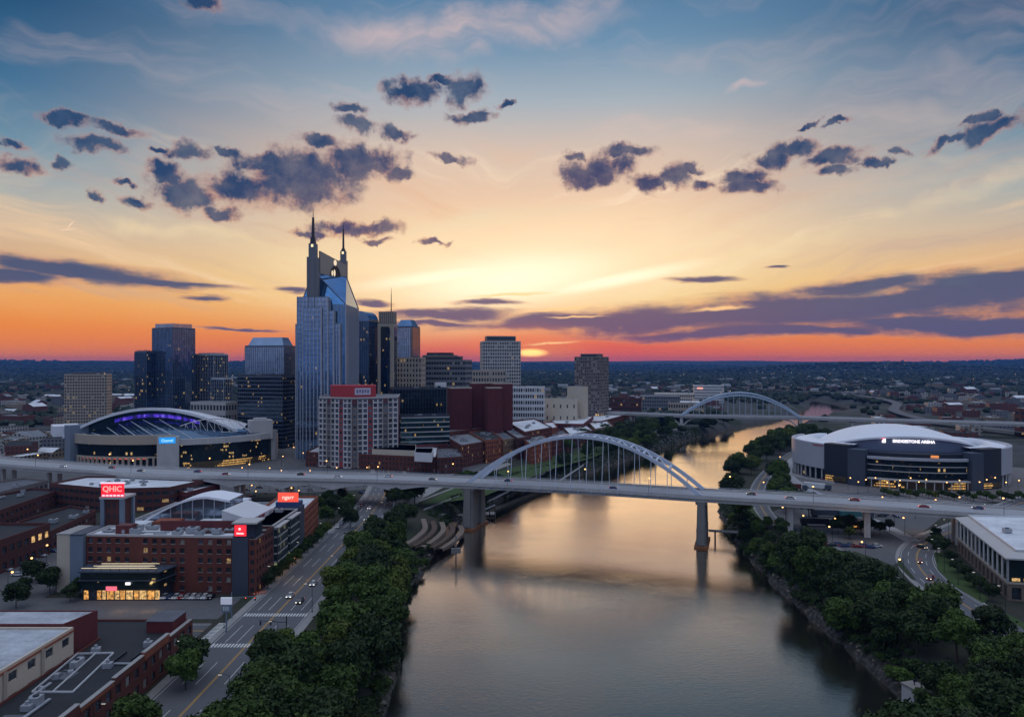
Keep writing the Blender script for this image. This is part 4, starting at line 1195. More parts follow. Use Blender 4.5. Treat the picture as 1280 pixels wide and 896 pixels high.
grid_tower('pale stone office slab in front of the chamfered glass tower', fit(496, 532, 735, -12, .5), zat(448, 735), 17, 3.4, M_BEIGEC, .5, .6, cat='office block', units=2)
grid_tower('long grey banded office slab between the chamfered tower and the big concrete tower', fit(516, 590, 790, -14, .4), zat(451, 790), 15, 3.0, M_MGREY, .86, .5, pent=(8, 5, M_TAUPE), cat='office block')
grid_tower('brown office block with ragged dark top behind the grey slab', fit(528, 572, 850, -10, .6), zat(445, 850), 14, 3.6, M_TAUPE, .6, .5, pent=(4, 4, M_BRICKD), cat='office block')
grid_tower('big pale concrete grid tower with tall penthouse left of the setting sun', fit(600, 651, 900, 8, .8), zat(428, 900), 25, 2.9, M_LGREY, .66, .6, pent=(5.5, 7.5, M_MGREY))
grid_tower('low beige slab at the foot of the big concrete grid tower', fit(586, 632, 860, 8, .4), zat(463.5, 860), 10, 3.2, M_BEIGEC, .6, .5, cat='office block', units=2)
t = grid_tower('lone concrete grid tower with lit base right of the setting sun', fit(718, 761, 950, -30, .9), zat(447, 950), 22, 3.0, M_TAUPE, .7, .6, pent=(6, 5, M_MGREY), pick=lambda i, k, f, rn: M_PANEL if f < 4 and rn.random() < .4 else rn.choice([M_PANE, M_PANEB, M_PANE, M_PANEW]))
grid_tower('white banded office block right of the windowless red-brick blocks', fit(639, 681, 800, -6, .6), zat(484, 800), 8, 2.6, M_WHITE, .72, .55, cat='office block')
q = thing('blank_block', 'blank beige tower block at the foot of the lone grid tower', 'building', base_of(fit(709, 735, 850, -20, .8)))
p_ = fit(709, 735, 850, -20, .8); facade(q, p_, 0, zat(484, 850), 1, 9, M_BEIGE, [M_PANE], .05, .1); roof_on(q, p_, zat(484, 850), M_RGREY, M_BEIGE, 1, .4, 2, 3)
q = thing('blank_block', 'long low beige block beside the blank beige tower block', 'building', base_of(fit(680, 722, 830, -6, .5)))
p_ = fit(680, 722, 830, -6, .5); facade(q, p_, 0, zat(499, 830), 3, 7, M_BEIGE, [M_PANE], .2, .3); roof_on(q, p_, zat(499, 830), M_RGREY, M_BEIGE, 1, .4, 3, 5)
# windowless maroon blocks
r = thing('brick_block', 'windowless maroon brick blocks with vertical grooves in the middle of downtown', 'building', (-30, 690, 0))
for px0, px1, d, yt in ((559, 590, 690, 485), (587, 613, 705, 479), (606, 628, 672, 485), (613, 641, 690, 479.5)):
    p_ = fit(px0, px1, d, 14, .9); zt = zat(yt, d); q = MB(); q.prism(p_, 0, zt)
    for i in range(4):
        a, b = Vector(p_[i]), Vector(p_[(i + 1) % 4]); dd = (b - a).normalized(); nn = Vector((dd.y, -dd.x))
        if not visible(a, b): continue
        for k in range(9):
            c = a + (b - a) * ((k + .5) / 9) + nn * .15; q.obox(c, (b - a).length / 26, .2, 0, zt - 1.0, math.atan2(dd.y, dd.x))
    w = q.build('brick_volume', M_BRICKM, r); roof_on(w, inset(p_, -.02), zt, M_RGREY, M_BEIGE, .8, .5, 2, px0)
# dark glass offices
p_ = fit(487, 558, 650, 16, .6); glass_tower('black glass office block with pale rooftop between the red-roofed hotel and the maroon blocks', p_, zat(486, 650), 2.6, G_DARK, M_FRAMED, cat='office block')
r = thing('white_slab', 'narrow white stone wall slab at the right end of the black glass block', 'building', ad(550, 662)); p_ = fit(543, 558, 665, 16, .8); q = MB(); q.prism(p_, 0, zat(478, 665)); q.build('stone_body', M_WHITE, r)
a, b = Vector(p_[0]), Vector(p_[1]); dd = (b - a).normalized(); nn = Vector((dd.y, -dd.x)); c = a + (b - a) * .3 + nn * .08; q = MB(); q.obox(c, (b - a).length * .16, .2, 10, zat(482, 665), math.atan2(dd.y, dd.x)); q.build('glass_strip', G_DARK, r)
glass_tower('low dark glass block with pale floor bands below the black glass office', fit(497, 562, 610, 16, .5), zat(520, 610), 3.0, G_TEAL, M_FRAMED, fl=4.2, spandrel=M_LGREY, sp_h=.2, cat='office block', vert=False)

# ---------------------------------------------------------------- hotel with the red parapet and balcony stacks
p_ = [ad(399, 560).xy, ad(440, 548).xy, ad(497, 566).xy, ad(500, 610).xy, ad(408, 610).xy]
p_ = [tuple(k) for k in p_]
zt = zat(498, 556)
r = thing('balcony_hotel', 'hotel with white balcony grid, coloured bays and a red rooftop parapet', 'hotel', base_of(p_))
stack = [mat('red_render', (150, 62, 66), .8, .12, .2), M_WHITE, mat('teal_render', (110, 150, 156), .8, .12, .2), M_TAUPE, mat('plum_render', (96, 58, 66), .8, .12, .2), M_LGREY]
q = MB(); q.prism(p_, 0, zt, 0, False); q.build('wall', stack[4], r)
roof_on(r, p_, zt, M_RGREY, M_LGREY, 1.2, .5, 5, 8)
nfl = 13; fh = zt / nfl; kk = 0
for i in range(2):
    a, b = Vector(p_[i]), Vector(p_[i + 1]); L = (b - a).length; d = (b - a) / L; nn = Vector((d.y, -d.x)); an = math.atan2(d.y, d.x); nb = round(L / 3.9); bw = L / nb
    for k in range(nb):
        c = a + d * ((k + .5) * bw); kk += 1; typ = kk % 3
        bay_ = MB(); 
        if typ == 0: bay_.obox(c + nn * .3, bw * .44, .28, 1, zt - fh * 1.3, an)
        else:
            for s_ in (-1, 1): bay_.obox(c + d * s_ * bw * .43 + nn * .45, bw * .06, .43, 1, zt - fh * .2, an)
            for f in range(nfl): bay_.obox(c + nn * .44, bw * .36, .42, f * fh + .5, f * fh + 1.5, an)
        bay_.build('balcony_stack' if typ else 'coloured_bay', stack[kk % 6] if typ == 0 else (M_WHITE if kk % 2 else M_LGREY), r)
        for f in range(1, nfl):
            if typ == 0 and f == nfl - 1: continue
            w = bpy.data.objects.new('window', unitq(M_PANEB if (kk + f) % 4 else M_PANE)); COL.objects.link(w); w.parent = r; w.matrix_parent_inverse = full(r).inverted()
            pc = c + nn * (.62 if typ == 0 else .06); w.location = (pc.x, pc.y, f * fh + fh * .72); w.scale = (bw * .6, 1, fh * .55); w.rotation_euler = (0, 0, an)
q = MB(); c = [ad(413, 566).xy, ad(441, 558).xy, ad(470, 566).xy, ad(470, 590).xy, ad(415, 590).xy]; q.prism([tuple(k) for k in c], zt + .01, zat(482, 562)); q.build('red_parapet', mat('red_panel', (176, 52, 60), .6, .1, .2), r)
a, b = c[1], c[2]; d = (b - a).normalized(); nn = Vector((d.y, -d.x)); cc = a + (b - a) * .42 + nn * .25
q = MB(); q.obox(cc, (b - a).length * .34, .15, zat(493.5, 560), zat(485, 560), math.atan2(d.y, d.x)); sg = q.build('rooftop_sign', mat('pale_sign_panel', (196, 190, 206), .6, .05, .3), r)
for k in range(5):      # illegible strokes on the sign panel
    q = MB(); e_ = cc + nn * .17 + d * ((k - 2) * 2.1); q.obox(e_, .7, .03, zat(491.5, 560) + (k % 2) * .5, zat(487, 560), math.atan2(d.y, d.x)); q.build('sign_stroke', mat('grey_lettering', (120, 112, 140), .6, .05, .3), sg)

# ================================================================ right arena: dark oval bowl under a white shell roof
M_SHELL = mat('white_roof_shell', (230, 232, 238), 0.5, 0.06, 0.05, streak=0.2)
M_PANELG = mat('perforated_grey_panel', (168, 171, 180), 0.55, 0.06, 0.3)
M_INK = mat('ink_panel', (34, 42, 54), 0.45, 0.15, 0.2)
G_ARENA = glassmat('arena_glass', (0.03, 0.05, 0.07), 0.7, 0.06, 1.8, 3.6, 0.05, lits=0.7)
G_LITF = glassmat('lit_foyer_glass', (0.12, 0.09, 0.05), 0.3, 0.2, 1.1, 1.7, 0.9, (1.0, 0.55, 0.16), 1.0)
def lit_strip(name, poly_or, m_): pass
AR = thing('arena', 'oval arena with white shell roof and grey curved wings on the right bank', 'arena', (278, 522, 0), R(-17))
AR.scale = (.9, .92, .98)
def loc_build(mb, name, mats_, root, smooth=False):
    o = mb.build(name, mats_, None, smooth); o.parent = root; return o     # geometry given in the thing's own frame
def arc(rx, ry, t0, t1, n, pw=1.0):
    return [(rx * math.copysign(abs(math.cos(t)) ** pw, math.cos(t)), ry * math.copysign(abs(math.sin(t)) ** pw, math.sin(t))) for t in [R(t0 + (t1 - t0) * k / n) for k in range(n + 1)]]
RX, RY = 78, 70
def wall_arc(name, rx, ry, t0, t1, z0, z1, m_, thick=2.0, n=24, parent=AR, uv=True):
    q = MB(); o = arc(rx, ry, t0, t1, n); i_ = arc(rx - thick, ry - thick, t0, t1, n); u = 0
    for k in range(n):
        a, b, c, d = o[k], o[k + 1], i_[k + 1], i_[k]; L = math.dist(a, b)
        q.face([(a[0], a[1], z0), (b[0], b[1], z0), (b[0], b[1], z1), (a[0], a[1], z1)], 0, [(u, z0), (u + L, z0), (u + L, z1), (u, z1)]); u += L
        q.face([(a[0], a[1], z1), (b[0], b[1], z1), (c[0], c[1], z1), (d[0], d[1], z1)])
        q.face([(c[0], c[1], z0), (d[0], d[1], z0), (d[0], d[1], z1), (c[0], c[1], z1)])
    for p_, r_ in ((o[0], i_[0]), (o[-1], i_[-1])): q.face([(p_[0], p_[1], z0), (r_[0], r_[1], z0), (r_[0], r_[1], z1), (p_[0], p_[1], z1)])
    return loc_build(q, name, m_, parent)
# angles: 270 = front
q = MB(); q.prism(arc(RX - 4, RY - 4, 0, 360, 64)[:-1], -1, 22.5); loc_build(q, 'bowl_core', M_INK, AR)
wall_arc('ground_colonnade_glass', RX - 3, RY - 3, 150, 390, 0, 7.5, G_ARENA, 1.0, 60)
for t in range(154, 390, 5):
    if 236 < t < 304: continue
    x, y = arc(RX - 1.5, RY - 1.5, t, t, 1)[0]; q = MB(); q.tube([(x, y, -.5), (x, y, 8)], .7, 8); loc_build(q, 'column', M_CONC, AR)
wall_arc('curved_wing_panel', RX, RY, 150, 222, 8, 25.5, M_PANELG, 3)
wall_arc('curved_wing_panel', RX, RY, 318, 395, 8, 25.5, M_PANELG, 3)
wall_arc('dark_corner_tower', RX + 1.5, RY + 1.5, 222.5, 237, 0, 26.4, M_INK, 8, 6)
wall_arc('dark_corner_tower', RX + 4.5, RY + 4.5, 237.5, 246, 0, 24.2, M_SLATE, 10, 5)
wall_arc('dark_corner_tower', RX + 1.5, RY + 1.5, 302, 317.5, 0, 26.4, M_INK, 8, 6)
wall_arc('dark_corner_tower', RX + 4.5, RY + 4.5, 295, 301.5, 0, 24.2, M_SLATE, 10, 5)
wall_arc('front_glass', RX + .5, RY + .5, 246.5, 294.5, 7.5, 20.5, G_ARENA, 2, 24)
for z in (10.8, 14.6): wall_arc('floor_band', RX + 1.1, RY + 1.1, 246.6, 294.4, z, z + .5, M_LGREY, 1.5, 24)
wall_arc('balcony_band', RX + 2.2, RY + 2.2, 246.6, 294.4, 18.6, 20.4, M_PANELG, 3, 24)
wall_arc('lit_foyer', RX + .2, RY + .2, 247, 294, 0.2, 5.4, G_LITF, 2, 24)
wall_arc('lit_foyer', RX + 2.0, RY + 2.0, 223.5, 236, 1.0, 4.5, G_LITF, 1, 6); wall_arc('lit_foyer', RX + 2.0, RY + 2.0, 303.5, 316, 1.0, 4.2, G_LITF, 1, 6)
wall_arc('entrance_canopy', RX + 5, RY + 5, 247, 294, 5.5, 6.2, M_CONC, 6, 24)
for t in range(249, 294, 4):
    x, y = arc(RX + 4, RY + 4, t, t, 1)[0]; q = MB(); q.tube([(x, y, -.5), (x, y, 5.5)], .35, 8); loc_build(q, 'column', M_CONC, AR)
wall_arc('terrace_wall', RX + 9, RY + 9, 160, 232, -.5, 1.6, M_CONC, .6, 40)
# roof shell: saddle-backed vault cut off above the front, sign fascia below its rim
def zr(x, y): return 23.4 + 13.4 * max(0, 1 - (x / 57) ** 2) ** 1.15 * max(0.0, 1 - 0.42 * (y / 60) ** 2)
q = MB(); NXr, NYr = 40, 24; YF = -50; rows = []
for j in range(NYr + 1):
    v = j / NYr; row = []
    for i in range(NXr + 1):
        x = -56 + 112 * i / NXr; yb = 56 * math.sqrt(max(0, 1 - (x / 60) ** 2)); yf = -52 + 24 * (abs(x) / 56) ** 2.6
        y = yf + (yb - yf) * v; row.append((x, y, zr(x, y) - (0 if v < .85 else (v - .85) * 20)))
    rows.append(row)
q.grid(rows); loc_build(q, 'roof_shell', M_SHELL, AR, True)
q = MB(); fr = rows[0]; q.grid([[(x, y - .8, z + .35) for x, y, z in fr], [(x, y - .8, z - .9) for x, y, z in fr]]); q.grid([[(x, y, z + .36) for x, y, z in fr], [(x, y - .8, z + .35) for x, y, z in fr]]); loc_build(q, 'roof_rim', M_SHELL, AR)
q = MB(); q.grid([[(x, y + .4, 22.4) for x, y, z in fr], [(x, y + .4, z - .01) for x, y, z in fr]]); loc_build(q, 'sign_fascia', mat('grey_blue_fascia', (96, 106, 130), .6, .08, .1), AR)
# lower crescent roofs over the wings
for t0, t1 in ((140, 236), (304, 400)):
    q = MB(); o = arc(RX - 3, RY - 3, t0, t1, 24); i_ = arc(RX - 17, RY - 16, t0, t1, 24)
    q.grid([[(a[0], a[1], 24.6) for a in o], [(a[0] * .5 + b[0] * .5, a[1] * .5 + b[1] * .5, 26.0) for a, b in zip(o, i_)], [(b[0], b[1], 26.4) for b in i_], [(b[0], b[1], 22) for b in i_]]); loc_build(q, 'crescent_roof', M_SHELL, AR, True)
# big lit name over the entrance, emblem at its left
LW = lampmat('white_lit_letters', (1.0, 0.95, 1.0), 1.5); LR = lampmat('red_lit_sign', (1.0, 0.16, 0.22), 0.9); LO = lampmat('orange_lit_sign', (1.0, 0.34, 0.1), 0.6)
sy = -52.6
sg = thing('sign', 'white illuminated arena name with pink emblem above the right arena entrance', 'sign', AR.location, R(-17))
sg.scale = AR.scale
o = text('BRIDGESTONE ARENA', 2.75, (1.5, sy, 29.4), (R(90), 0, 0), LW, None, 'lettering', .15, bold=.05); o.parent = sg
q = MB(); q.face([(-19.5, sy, 28.2), (-17.0, sy, 28.2), (-17.0, sy, 30.8), (-18.2, sy, 30.8), (-19.5, sy, 29.4)]); loc_build(q, 'emblem', LW, sg)
q = MB(); q.face([(-19.6, sy - .05, 29.6), (-18.3, sy - .05, 30.85), (-17.0, sy - .05, 31.4), (-19.3, sy - .05, 31.4)]); loc_build(q, 'emblem_corner', LR, sg)
q = MB(); q.box(8, 13, -RY - 2.4, -RY - 2.0, 21.0, 22.6); o2 = thing('sign', 'small orange sign under the arena name', 'sign', AR.location, R(-17)); o2.scale = AR.scale; loc_build(q, 'panel', LO, o2)
q = MB(); x, y = arc(RX + .3, RY + .3, 219, 221, 1)[0]; o3 = thing('sign', 'small red sign at the end of the left grey wing of the right arena', 'sign', AR.location, R(-17))
q.grid([[(a[0], a[1], z) for a in arc(RX + .25, RY + .25, 213, 221, 5)] for z in (23.7, 24.5)]); o3.scale = AR.scale; loc_build(q, 'panel', mat('dim_red_letters', (170, 50, 60), .5, .05, 1), o3)

# ================================================================ left arena: concrete drum, bowed roof with an open lens of glass
LA = thing('arena', 'grey arena with big bowed roof and purple-lit glass lens behind the viaduct', 'arena', (-282, 612, 0), R(16))
RX, RY = 84, 72
M_ALUM = mat('pale_aluminium', (222, 225, 232), 0.45, 0.06, 0.1)
q = MB(); q.prism(arc(RX - 5, RY - 5, 0, 360, 64)[:-1], -1, 19); loc_build(q, 'bowl_core', M_INK, LA)
wall_arc('front_glass', RX - 1, RY - 1, 218, 268, 0, 20, G_ARENA, 1.5, 24, LA)
wall_arc('front_glass', RX - 1, RY - 1, 268, 335, 0, 20, glassmat('lit_hall_glass', (0.03, 0.05, 0.06), 0.6, 0.08, 1.4, 2.8, 0.16, lits=.7), 1.5, 30, LA)
wall_arc('lit_foyer', RX - .6, RY - .6, 279, 333, 0.3, 5.0, G_LITF, 1, 24, LA)
wall_arc('lit_band', RX - .5, RY - .5, 222, 262, 8.6, 9.3, lampmat('dim_red_strip', (1, .2, .12), .5), .8, 20, LA)
wall_arc('concrete_band', RX + .6, RY + .6, 216, 275, 19.6, 26.5, M_BEIGEC, 3, 30, LA)
wall_arc('concrete_band', RX + .6, RY + .6, 275.2, 338, 18.4, 23.0, M_CONC, 3, 30, LA)
wall_arc('floor_band', RX + .2, RY + .2, 218, 266, 9.4, 10.6, M_BEIGEC, 1.6, 24, LA)
for t in range(220, 266, 3):
    x, y = arc(RX + .2, RY + .2, t, t, 1)[0]; q = MB(); q.obox((x, y), .7, .7, -.5, 9.5, R(t)); loc_build(q, 'column', M_BEIGEC, LA)
wall_arc('sign_pylon', RX + 3, RY + 3, 267, 277, -.5, 25.5, M_CONC, 6, 8, LA)
wall_arc('end_pylon', RX + 2, RY + 2, 334, 338, -.5, 24.5, M_CONC, 8, 4, LA)
wall_arc('end_pylon', RX + 3.5, RY + 3.5, 209, 216.5, -.5, 33, M_BGREY, 14, 5, LA)
wall_arc('brick_side', RX - 1, RY - 1, 186, 208.5, 0, 27, M_TAUPE, 3, 10, LA)
wall_arc('tan_screen', RX + 1, RY + 1, 176, 190, 4, 26, mat('lit_tan_screen', (150, 118, 70), .7, .2, .5), 3, 8, LA)
# bowed roof: a shell springing from both ends, its front edge a tall bow
def bow(t): return 24 + 21.5 * math.sin(math.pi * min(1, max(0, t))) ** 0.9
q = MB(); N = 44; rows = []
for j in range(13):
    v = j / 12; row = []
    for i in range(N + 1):
        t = i / N; x = -78 + 128 * t; yf = -34 - 14 * math.sin(math.pi * t); yb = 66 * math.sqrt(max(0.02, 1 - (x / 84) ** 2))
        y = yf + (yb - yf) * v; row.append((x, y, 24 + (bow(t) - 24) * (1 - 0.55 * v ** 1.6)))
    rows.append(row)
q.grid(rows); loc_build(q, 'roof_shell', M_ALUM, LA, True)
fr = rows[0]
q = MB(); q.grid([[(x, y - 2.2, z + .5) for x, y, z in fr], [(x, y - 2.2, z - 1.6) for x, y, z in fr]]); q.grid([[(x, y, z + .52) for x, y, z in fr], [(x, y - 2.2, z + .5) for x, y, z in fr]]); loc_build(q, 'roof_bow', M_ALUM, LA, True)
q = MB(); q.grid([[(x, y + 3, z - .6) for x, y, z in fr], [(x, y + 3, 24) for x, y, z in fr]]); loc_build(q, 'lens_glass', glassmat('lens_glass', (.05, .1, .16), .8, .06, 2.4, 3, 0), LA)
# purple screen along the glass, sloping glazed roof below it
pts = [(x, y + 2.2, z) for x, y, z in fr]
q = MB()
for k in range(13, 34):
    a, b = pts[k], pts[k + 1]; q.face([(a[0], a[1], a[2] - 7.2), (b[0], b[1], b[2] - 7.2), (b[0], b[1], b[2] - 4.6), (a[0], a[1], a[2] - 4.6)], 0)
mm = bpy.data.materials.new('purple_screen'); mm.use_nodes = True; nb = NB(mm.node_tree); pp = mm.node_tree.nodes['Principled BSDF']
po = nb.n('ShaderNodeNewGeometry').outputs['Position']; nz = nb.noise(nb.v('MULTIPLY', po, (1, 1, .3)), .35, 3, .7).outputs[0]
nb.put(pp.inputs['Emission Color'], nb.ramp(nz, [(.36, rgb(8, 10, 40)), (.5, rgb(60, 40, 190)), (.6, rgb(110, 70, 240)), (.72, rgb(150, 170, 220))])); pp.inputs['Emission Strength'].default_value = .75; pp.inputs['Base Color'].default_value = (.02, .02, .05, 1)
loc_build(q, 'purple_screen', mm, LA)
q = MB(); N2 = 40; r0, r1 = [], []
for i in range(N2 + 1):
    t = i / N2; k = min(N, int(t * N)); x, y, z = pts[k]; r0.append((x, y + .2, max(26.5, z - 9 if 6 < k < 38 else 26.5)))
    tt = R(217 + (337 - 217) * t); r1.append(((RX - 2.4) * math.cos(tt), (RY - 2.4) * math.sin(tt), 25.2 if t < .48 else 22.6))
q.grid([r0, r1]); loc_build(q, 'sloping_glass_roof', glassmat('roof_glass', (.05, .1, .17), .8, .1, 2, 2, 0), LA)
for i in range(4, 24, 3):
    q = MB(); q.bar(Vector(r0[i]) + Vector((0, -.1, .25)), Vector(r1[i]) + Vector((0, .2, .35)), .35); loc_build(q, 'roof_rib', M_ALUM, LA)
# white space truss on the right half
up = [(-4 + 5.2 * k, -50 - 3 * math.sin(k / 10 * 3.14) + .35 * k * k * .22, 26 + 10.5 * math.sin(math.pi * min(1, k / 10.6) * .78) ** 1.0) for k in range(11)]
q = MB(); q.tube(up, .4, 6)
lo_ = [(p_[0] + 1.0, p_[1] - 4, 24.8 + .1 * k) for k, p_ in enumerate(up)]; q.tube(lo_, .28, 6)
for k in range(10): q.bar(up[k], lo_[k + 1], .24); q.bar(lo_[k], up[k], .24)
q.bar(up[-1], (60, -42, 24), 1.4, .8); loc_build(q, 'white_truss', M_WHITE, LA)
q = MB(); q.prism(rect(66, -30, 9, 7, .2), 18, 33.5); q.prism(rect(66, -30, 5, 4, .2), 33.5, 35); loc_build(q, 'service_block', M_LGREY, LA)
q = MB(); q.prism(rect(-80, -22, 9, 12, .35), 24, 32); loc_build(q, 'end_roof_block', M_ALUM, LA)
a_ = arc(RX + 3.2, RY + 3.2, 268, 275.4, 1)
sg = thing('sign', 'bright blue lit sign on the concrete pylon of the left arena', 'sign', LA.location, R(16))
q = MB(); (x0, y0), (x1, y1) = a_; q.face([(x0, y0, 20.4), (x1, y1, 20.4), (x1, y1, 25), (x0, y0, 25)]); loc_build(q, 'panel', lampmat('blue_lit_panel', (.02, .3, .75), .8), sg)
o = text('Gtenel', 3.0, ((x0 + x1) / 2, (y0 + y1) / 2 - .12, 22.6), (R(90), 0, math.atan2(y1 - y0, x1 - x0)), lampmat('pale_blue_letters', (.5, .9, 1), .8), None, 'lettering', .05, bold=.03); o.parent = sg

# ================================================================ old brick streets between the viaduct and downtown
PV = [M_PANE, M_PANEB, M_PANE, M_PANEW, M_PANE, M_PANEB, M_PANEDIM]
def brick_house(label, poly, h, floors, bay, wall, roofm=M_RMID, ww=.48, wh=.58, units=3, maxind=60, cat='brick building', panes=None, ph=1.1, name='brick_building', group=None, pick=None, edges=None):
    r = thing(name, label, cat, base_of(poly), 0, group)
    facade(r, poly, -.3, h, floors, bay, wall, panes or PV, ww, wh, .25, .3, maxind, int(abs(poly[0][0] * 3 + poly[0][1])), pick, edges)
    roof_on(r, poly, h, roofm, wall, ph, .4, units, int(abs(poly[1][0] * 5)))
    return r
def quadpx(pts, z): return [tuple(at(x, y, z).xy) for x, y in pts]
def ccw(p):
    a = sum(p[i][0] * p[(i + 1) % len(p)][1] - p[(i + 1) % len(p)][0] * p[i][1] for i in range(len(p))); return p if a > 0 else p[::-1]
# the row along the river street: built from roof corners seen in the photograph
row = [
    ('long low red-brick warehouse with white roof right behind the viaduct', [(382, 566), (545, 573), (548, 558), (400, 557)], 10.5, 3, 3.0, M_BRICK, M_RWHITE),
    ('cream parapet brick building at the right end of the white-roofed warehouse', [(546, 574), (578, 572), (576, 560), (546, 561)], 11, 3, 2.8, M_BRICKD, M_RMID),
    ('brick warehouse with maroon roof behind the white-roofed warehouse', [(480, 559), (560, 556), (556, 545), (486, 546)], 12.5, 3, 3.2, M_BRICKM, M_RMID),
    ('four-storey brick warehouse facing the river, first right of the cream parapet', [(577, 558), (606, 553), (588, 542), (556, 546)], 16.5, 5, 2.7, M_BRICK, M_RGREY),
    ('tall orange-brick warehouse facing the river, second in the row', [(607, 552), (628, 549), (610, 537), (586, 541)], 17.5, 5, 2.4, M_BRICKO, M_RDARK),
    ('tan-brick warehouse facing the river, third in the row', [(629, 551), (646, 548), (630, 538), (612, 540)], 16, 4, 2.6, M_BRICKT, M_RMID),
    ('dark brick warehouse facing the river, fourth in the row', [(647, 549), (664, 546), (646, 535), (630, 538)], 17, 5, 2.6, M_BRICKD, M_RGREY),
    ('taller brick warehouse at the upstream end of the riverside row', [(656, 541), (690, 535), (668, 524), (634, 528)], 20, 6, 2.9, M_BRICK, M_RWHITE),
    ('orange-fronted brick building past the riverside row', [(672, 538), (697, 535), (692, 528), (664, 530)], 18, 5, 2.8, M_BRICKO, M_RWHITE),
    ('maroon brick block with pale roof beside the riverside park', [(685, 530), (729, 531), (742, 521), (700, 519)], 16, 4, 3.4, M_BRICKM, M_RWHITE),
    ('brick warehouse with tall windows left of the lawn, fifth facing the river', [(664, 557), (690, 552), (676, 543), (650, 547)], 15, 4, 2.6, M_BRICKO, M_RGREY),
    ('low red-brick house next upstream of the fifth riverside warehouse', [(691, 551), (716, 546), (704, 538), (680, 542)], 13, 3, 2.6, M_BRICK, M_RMID),
    ('dark brick house by the greenway, upstream of the low red-brick house', [(712, 544), (742, 539), (732, 531), (704, 535)], 13, 3, 2.8, M_BRICKD, M_RWHITE),
    ('small tan brick house with white roof at the greenway corner', [(744, 537), (766, 533), (758, 526), (736, 529)], 12, 3, 2.6, M_BRICKT, M_RWHITE),
    ('low pale-roofed brick hall in the second row behind the riverside warehouses', [(520, 549), (575, 546), (566, 535), (520, 537)], 15, 4, 3.2, M_BRICKD, M_RWHITE),
    ('grey-roofed brick building with rooftop plant in the middle of the old town', [(560, 541), (610, 536), (598, 527), (556, 530)], 18, 5, 3.2, M_BRICK, M_RGREY),
    ('wide maroon brick hall left of the maroon riverside block', [(620, 531), (655, 527), (648, 519), (618, 521)], 19, 5, 3.3, M_BRICKM, M_RMID),
    ('pale flat-roofed hall behind the balcony hotel', [(505, 535), (556, 533), (552, 525), (508, 526)], 14, 3, 4, M_BEIGE, M_RWHITE),
    ('small cream building with white roof beside the black glass block', [(560, 527), (586, 525), (582, 518), (560, 519)], 16, 4, 3, M_BEIGE, M_RWHITE),
]
for lb, c, h, fl, bay, wall, rf in row:
    brick_house(lb, ccw(quadpx(c, h)), h, fl, bay, wall, rf, units=4)
# cream penthouses and huts on the white-roofed warehouse
for lb, c, h0, h1, m_ in (('cream stair tower block on the white warehouse roof', [(465, 562), (520, 564), (520, 556), (470, 555)], 10.5, 15, M_BEIGE), ('white rooftop hut on the warehouse beside the maroon roof', [(518, 566), (540, 567), (542, 560), (520, 560)], 10.5, 16.5, M_WHITE)):
    p_ = ccw(quadpx(c, h1)); r = thing('rooftop_hut', lb, 'rooftop hut', (*base_of(p_)[:2], h0)); q = MB(); q.prism(p_, h0, h1); q.build('wall', m_, r); roof_on(r, inset(p_, -.02), h1, M_RWHITE, m_, .5, .3, 0)
# hall with the round teal roof by the far bridge
c = at(737, 512, 18).xy; r = thing('round_hall', 'brick hall with round teal-edged roof disc left of the far bridge', 'building', (c.x, c.y, 0))
p_ = ccw(quadpx([(690, 527), (752, 527), (792, 516), (730, 512)], 13)); facade(r, p_, 0, 13, 3, 4, M_BRICK, PV, .4, .5); roof_on(r, p_, 13, M_RWHITE, M_BRICK, .8, .5, 3, 2)
q = MB(); q.tube([(c.x, c.y, 13), (c.x, c.y, 18.5)], 24, 40); q.build('glass_drum', glassmat('teal_drum_glass', (.05, .16, .2), .8, .08, 2, 3, 0), r)
q = MB(); q.tube([(c.x, c.y, 18.5), (c.x, c.y, 19.6), (c.x, c.y, 21.5)], [29, 29.5, 9], 40); q.build('roof_disc', M_RWHITE, r)
# mid-distance blocks right of downtown
for lb, a, d, yt, dep, fl, m_, rf in (
    ('dark brown brick warehouse right of the round teal hall', (762, 802), 1150, 498, .5, 4, M_BRICKD, M_RMID),
    ('grey block with pale top right of the lone grid tower', (800, 850), 1250, 495, .5, 4, M_MGREY, M_RWHITE),
    ('white-topped wide hall beyond the left foot of the far bridge', (818, 868), 1400, 492, .6, 3, M_BEIGE, M_RWHITE),
    ('pale colonnaded hall just left of the far bridge arch', (835, 880), 1130, 504, .3, 2, M_BEIGEC, M_RGREY),
    ('white hotel block with lit red corner behind the far bridge arch', (867, 905), 1500, 482, .4, 6, M_WHITE, M_RWHITE)):
    grid_tower(lb, fit(a[0], a[1], d, -12, dep), zat(yt, d), fl, 4, m_, .6, .5, cat='building', roofm=rf, maxind=60, units=2)
q = MB(); c = ad(872, 1490, zat(484, 1490)); q.box(c.x - 4, c.x + 8, c.y - 12, c.y - 11, c.z - 3, c.z); tag(q.build('sign', lampmat('coral_lit_sign', (1, .4, .3), 1.0)), 'coral lit sign on the corner of the white hotel block behind the far bridge', 'sign')
for lb, a, d, yt, m_ in (('pale grey windowless depot on the flat right horizon side', (1202, 1224), 1500, 502, M_LGREY), ('dark grey depot joined to the pale windowless depot', (1224, 1246), 1510, 503, M_MGREY), ('dark lit tower block cut by the right picture edge', (1268, 1292), 800, 512, M_BRICKD)):
    grid_tower(lb, fit(a[0], a[1], d, -6, .8), zat(yt, d), 4, 8, m_, .15 if 'depot' in lb else .6, .4, cat='building', roofm=M_RMID, maxind=40, units=1)

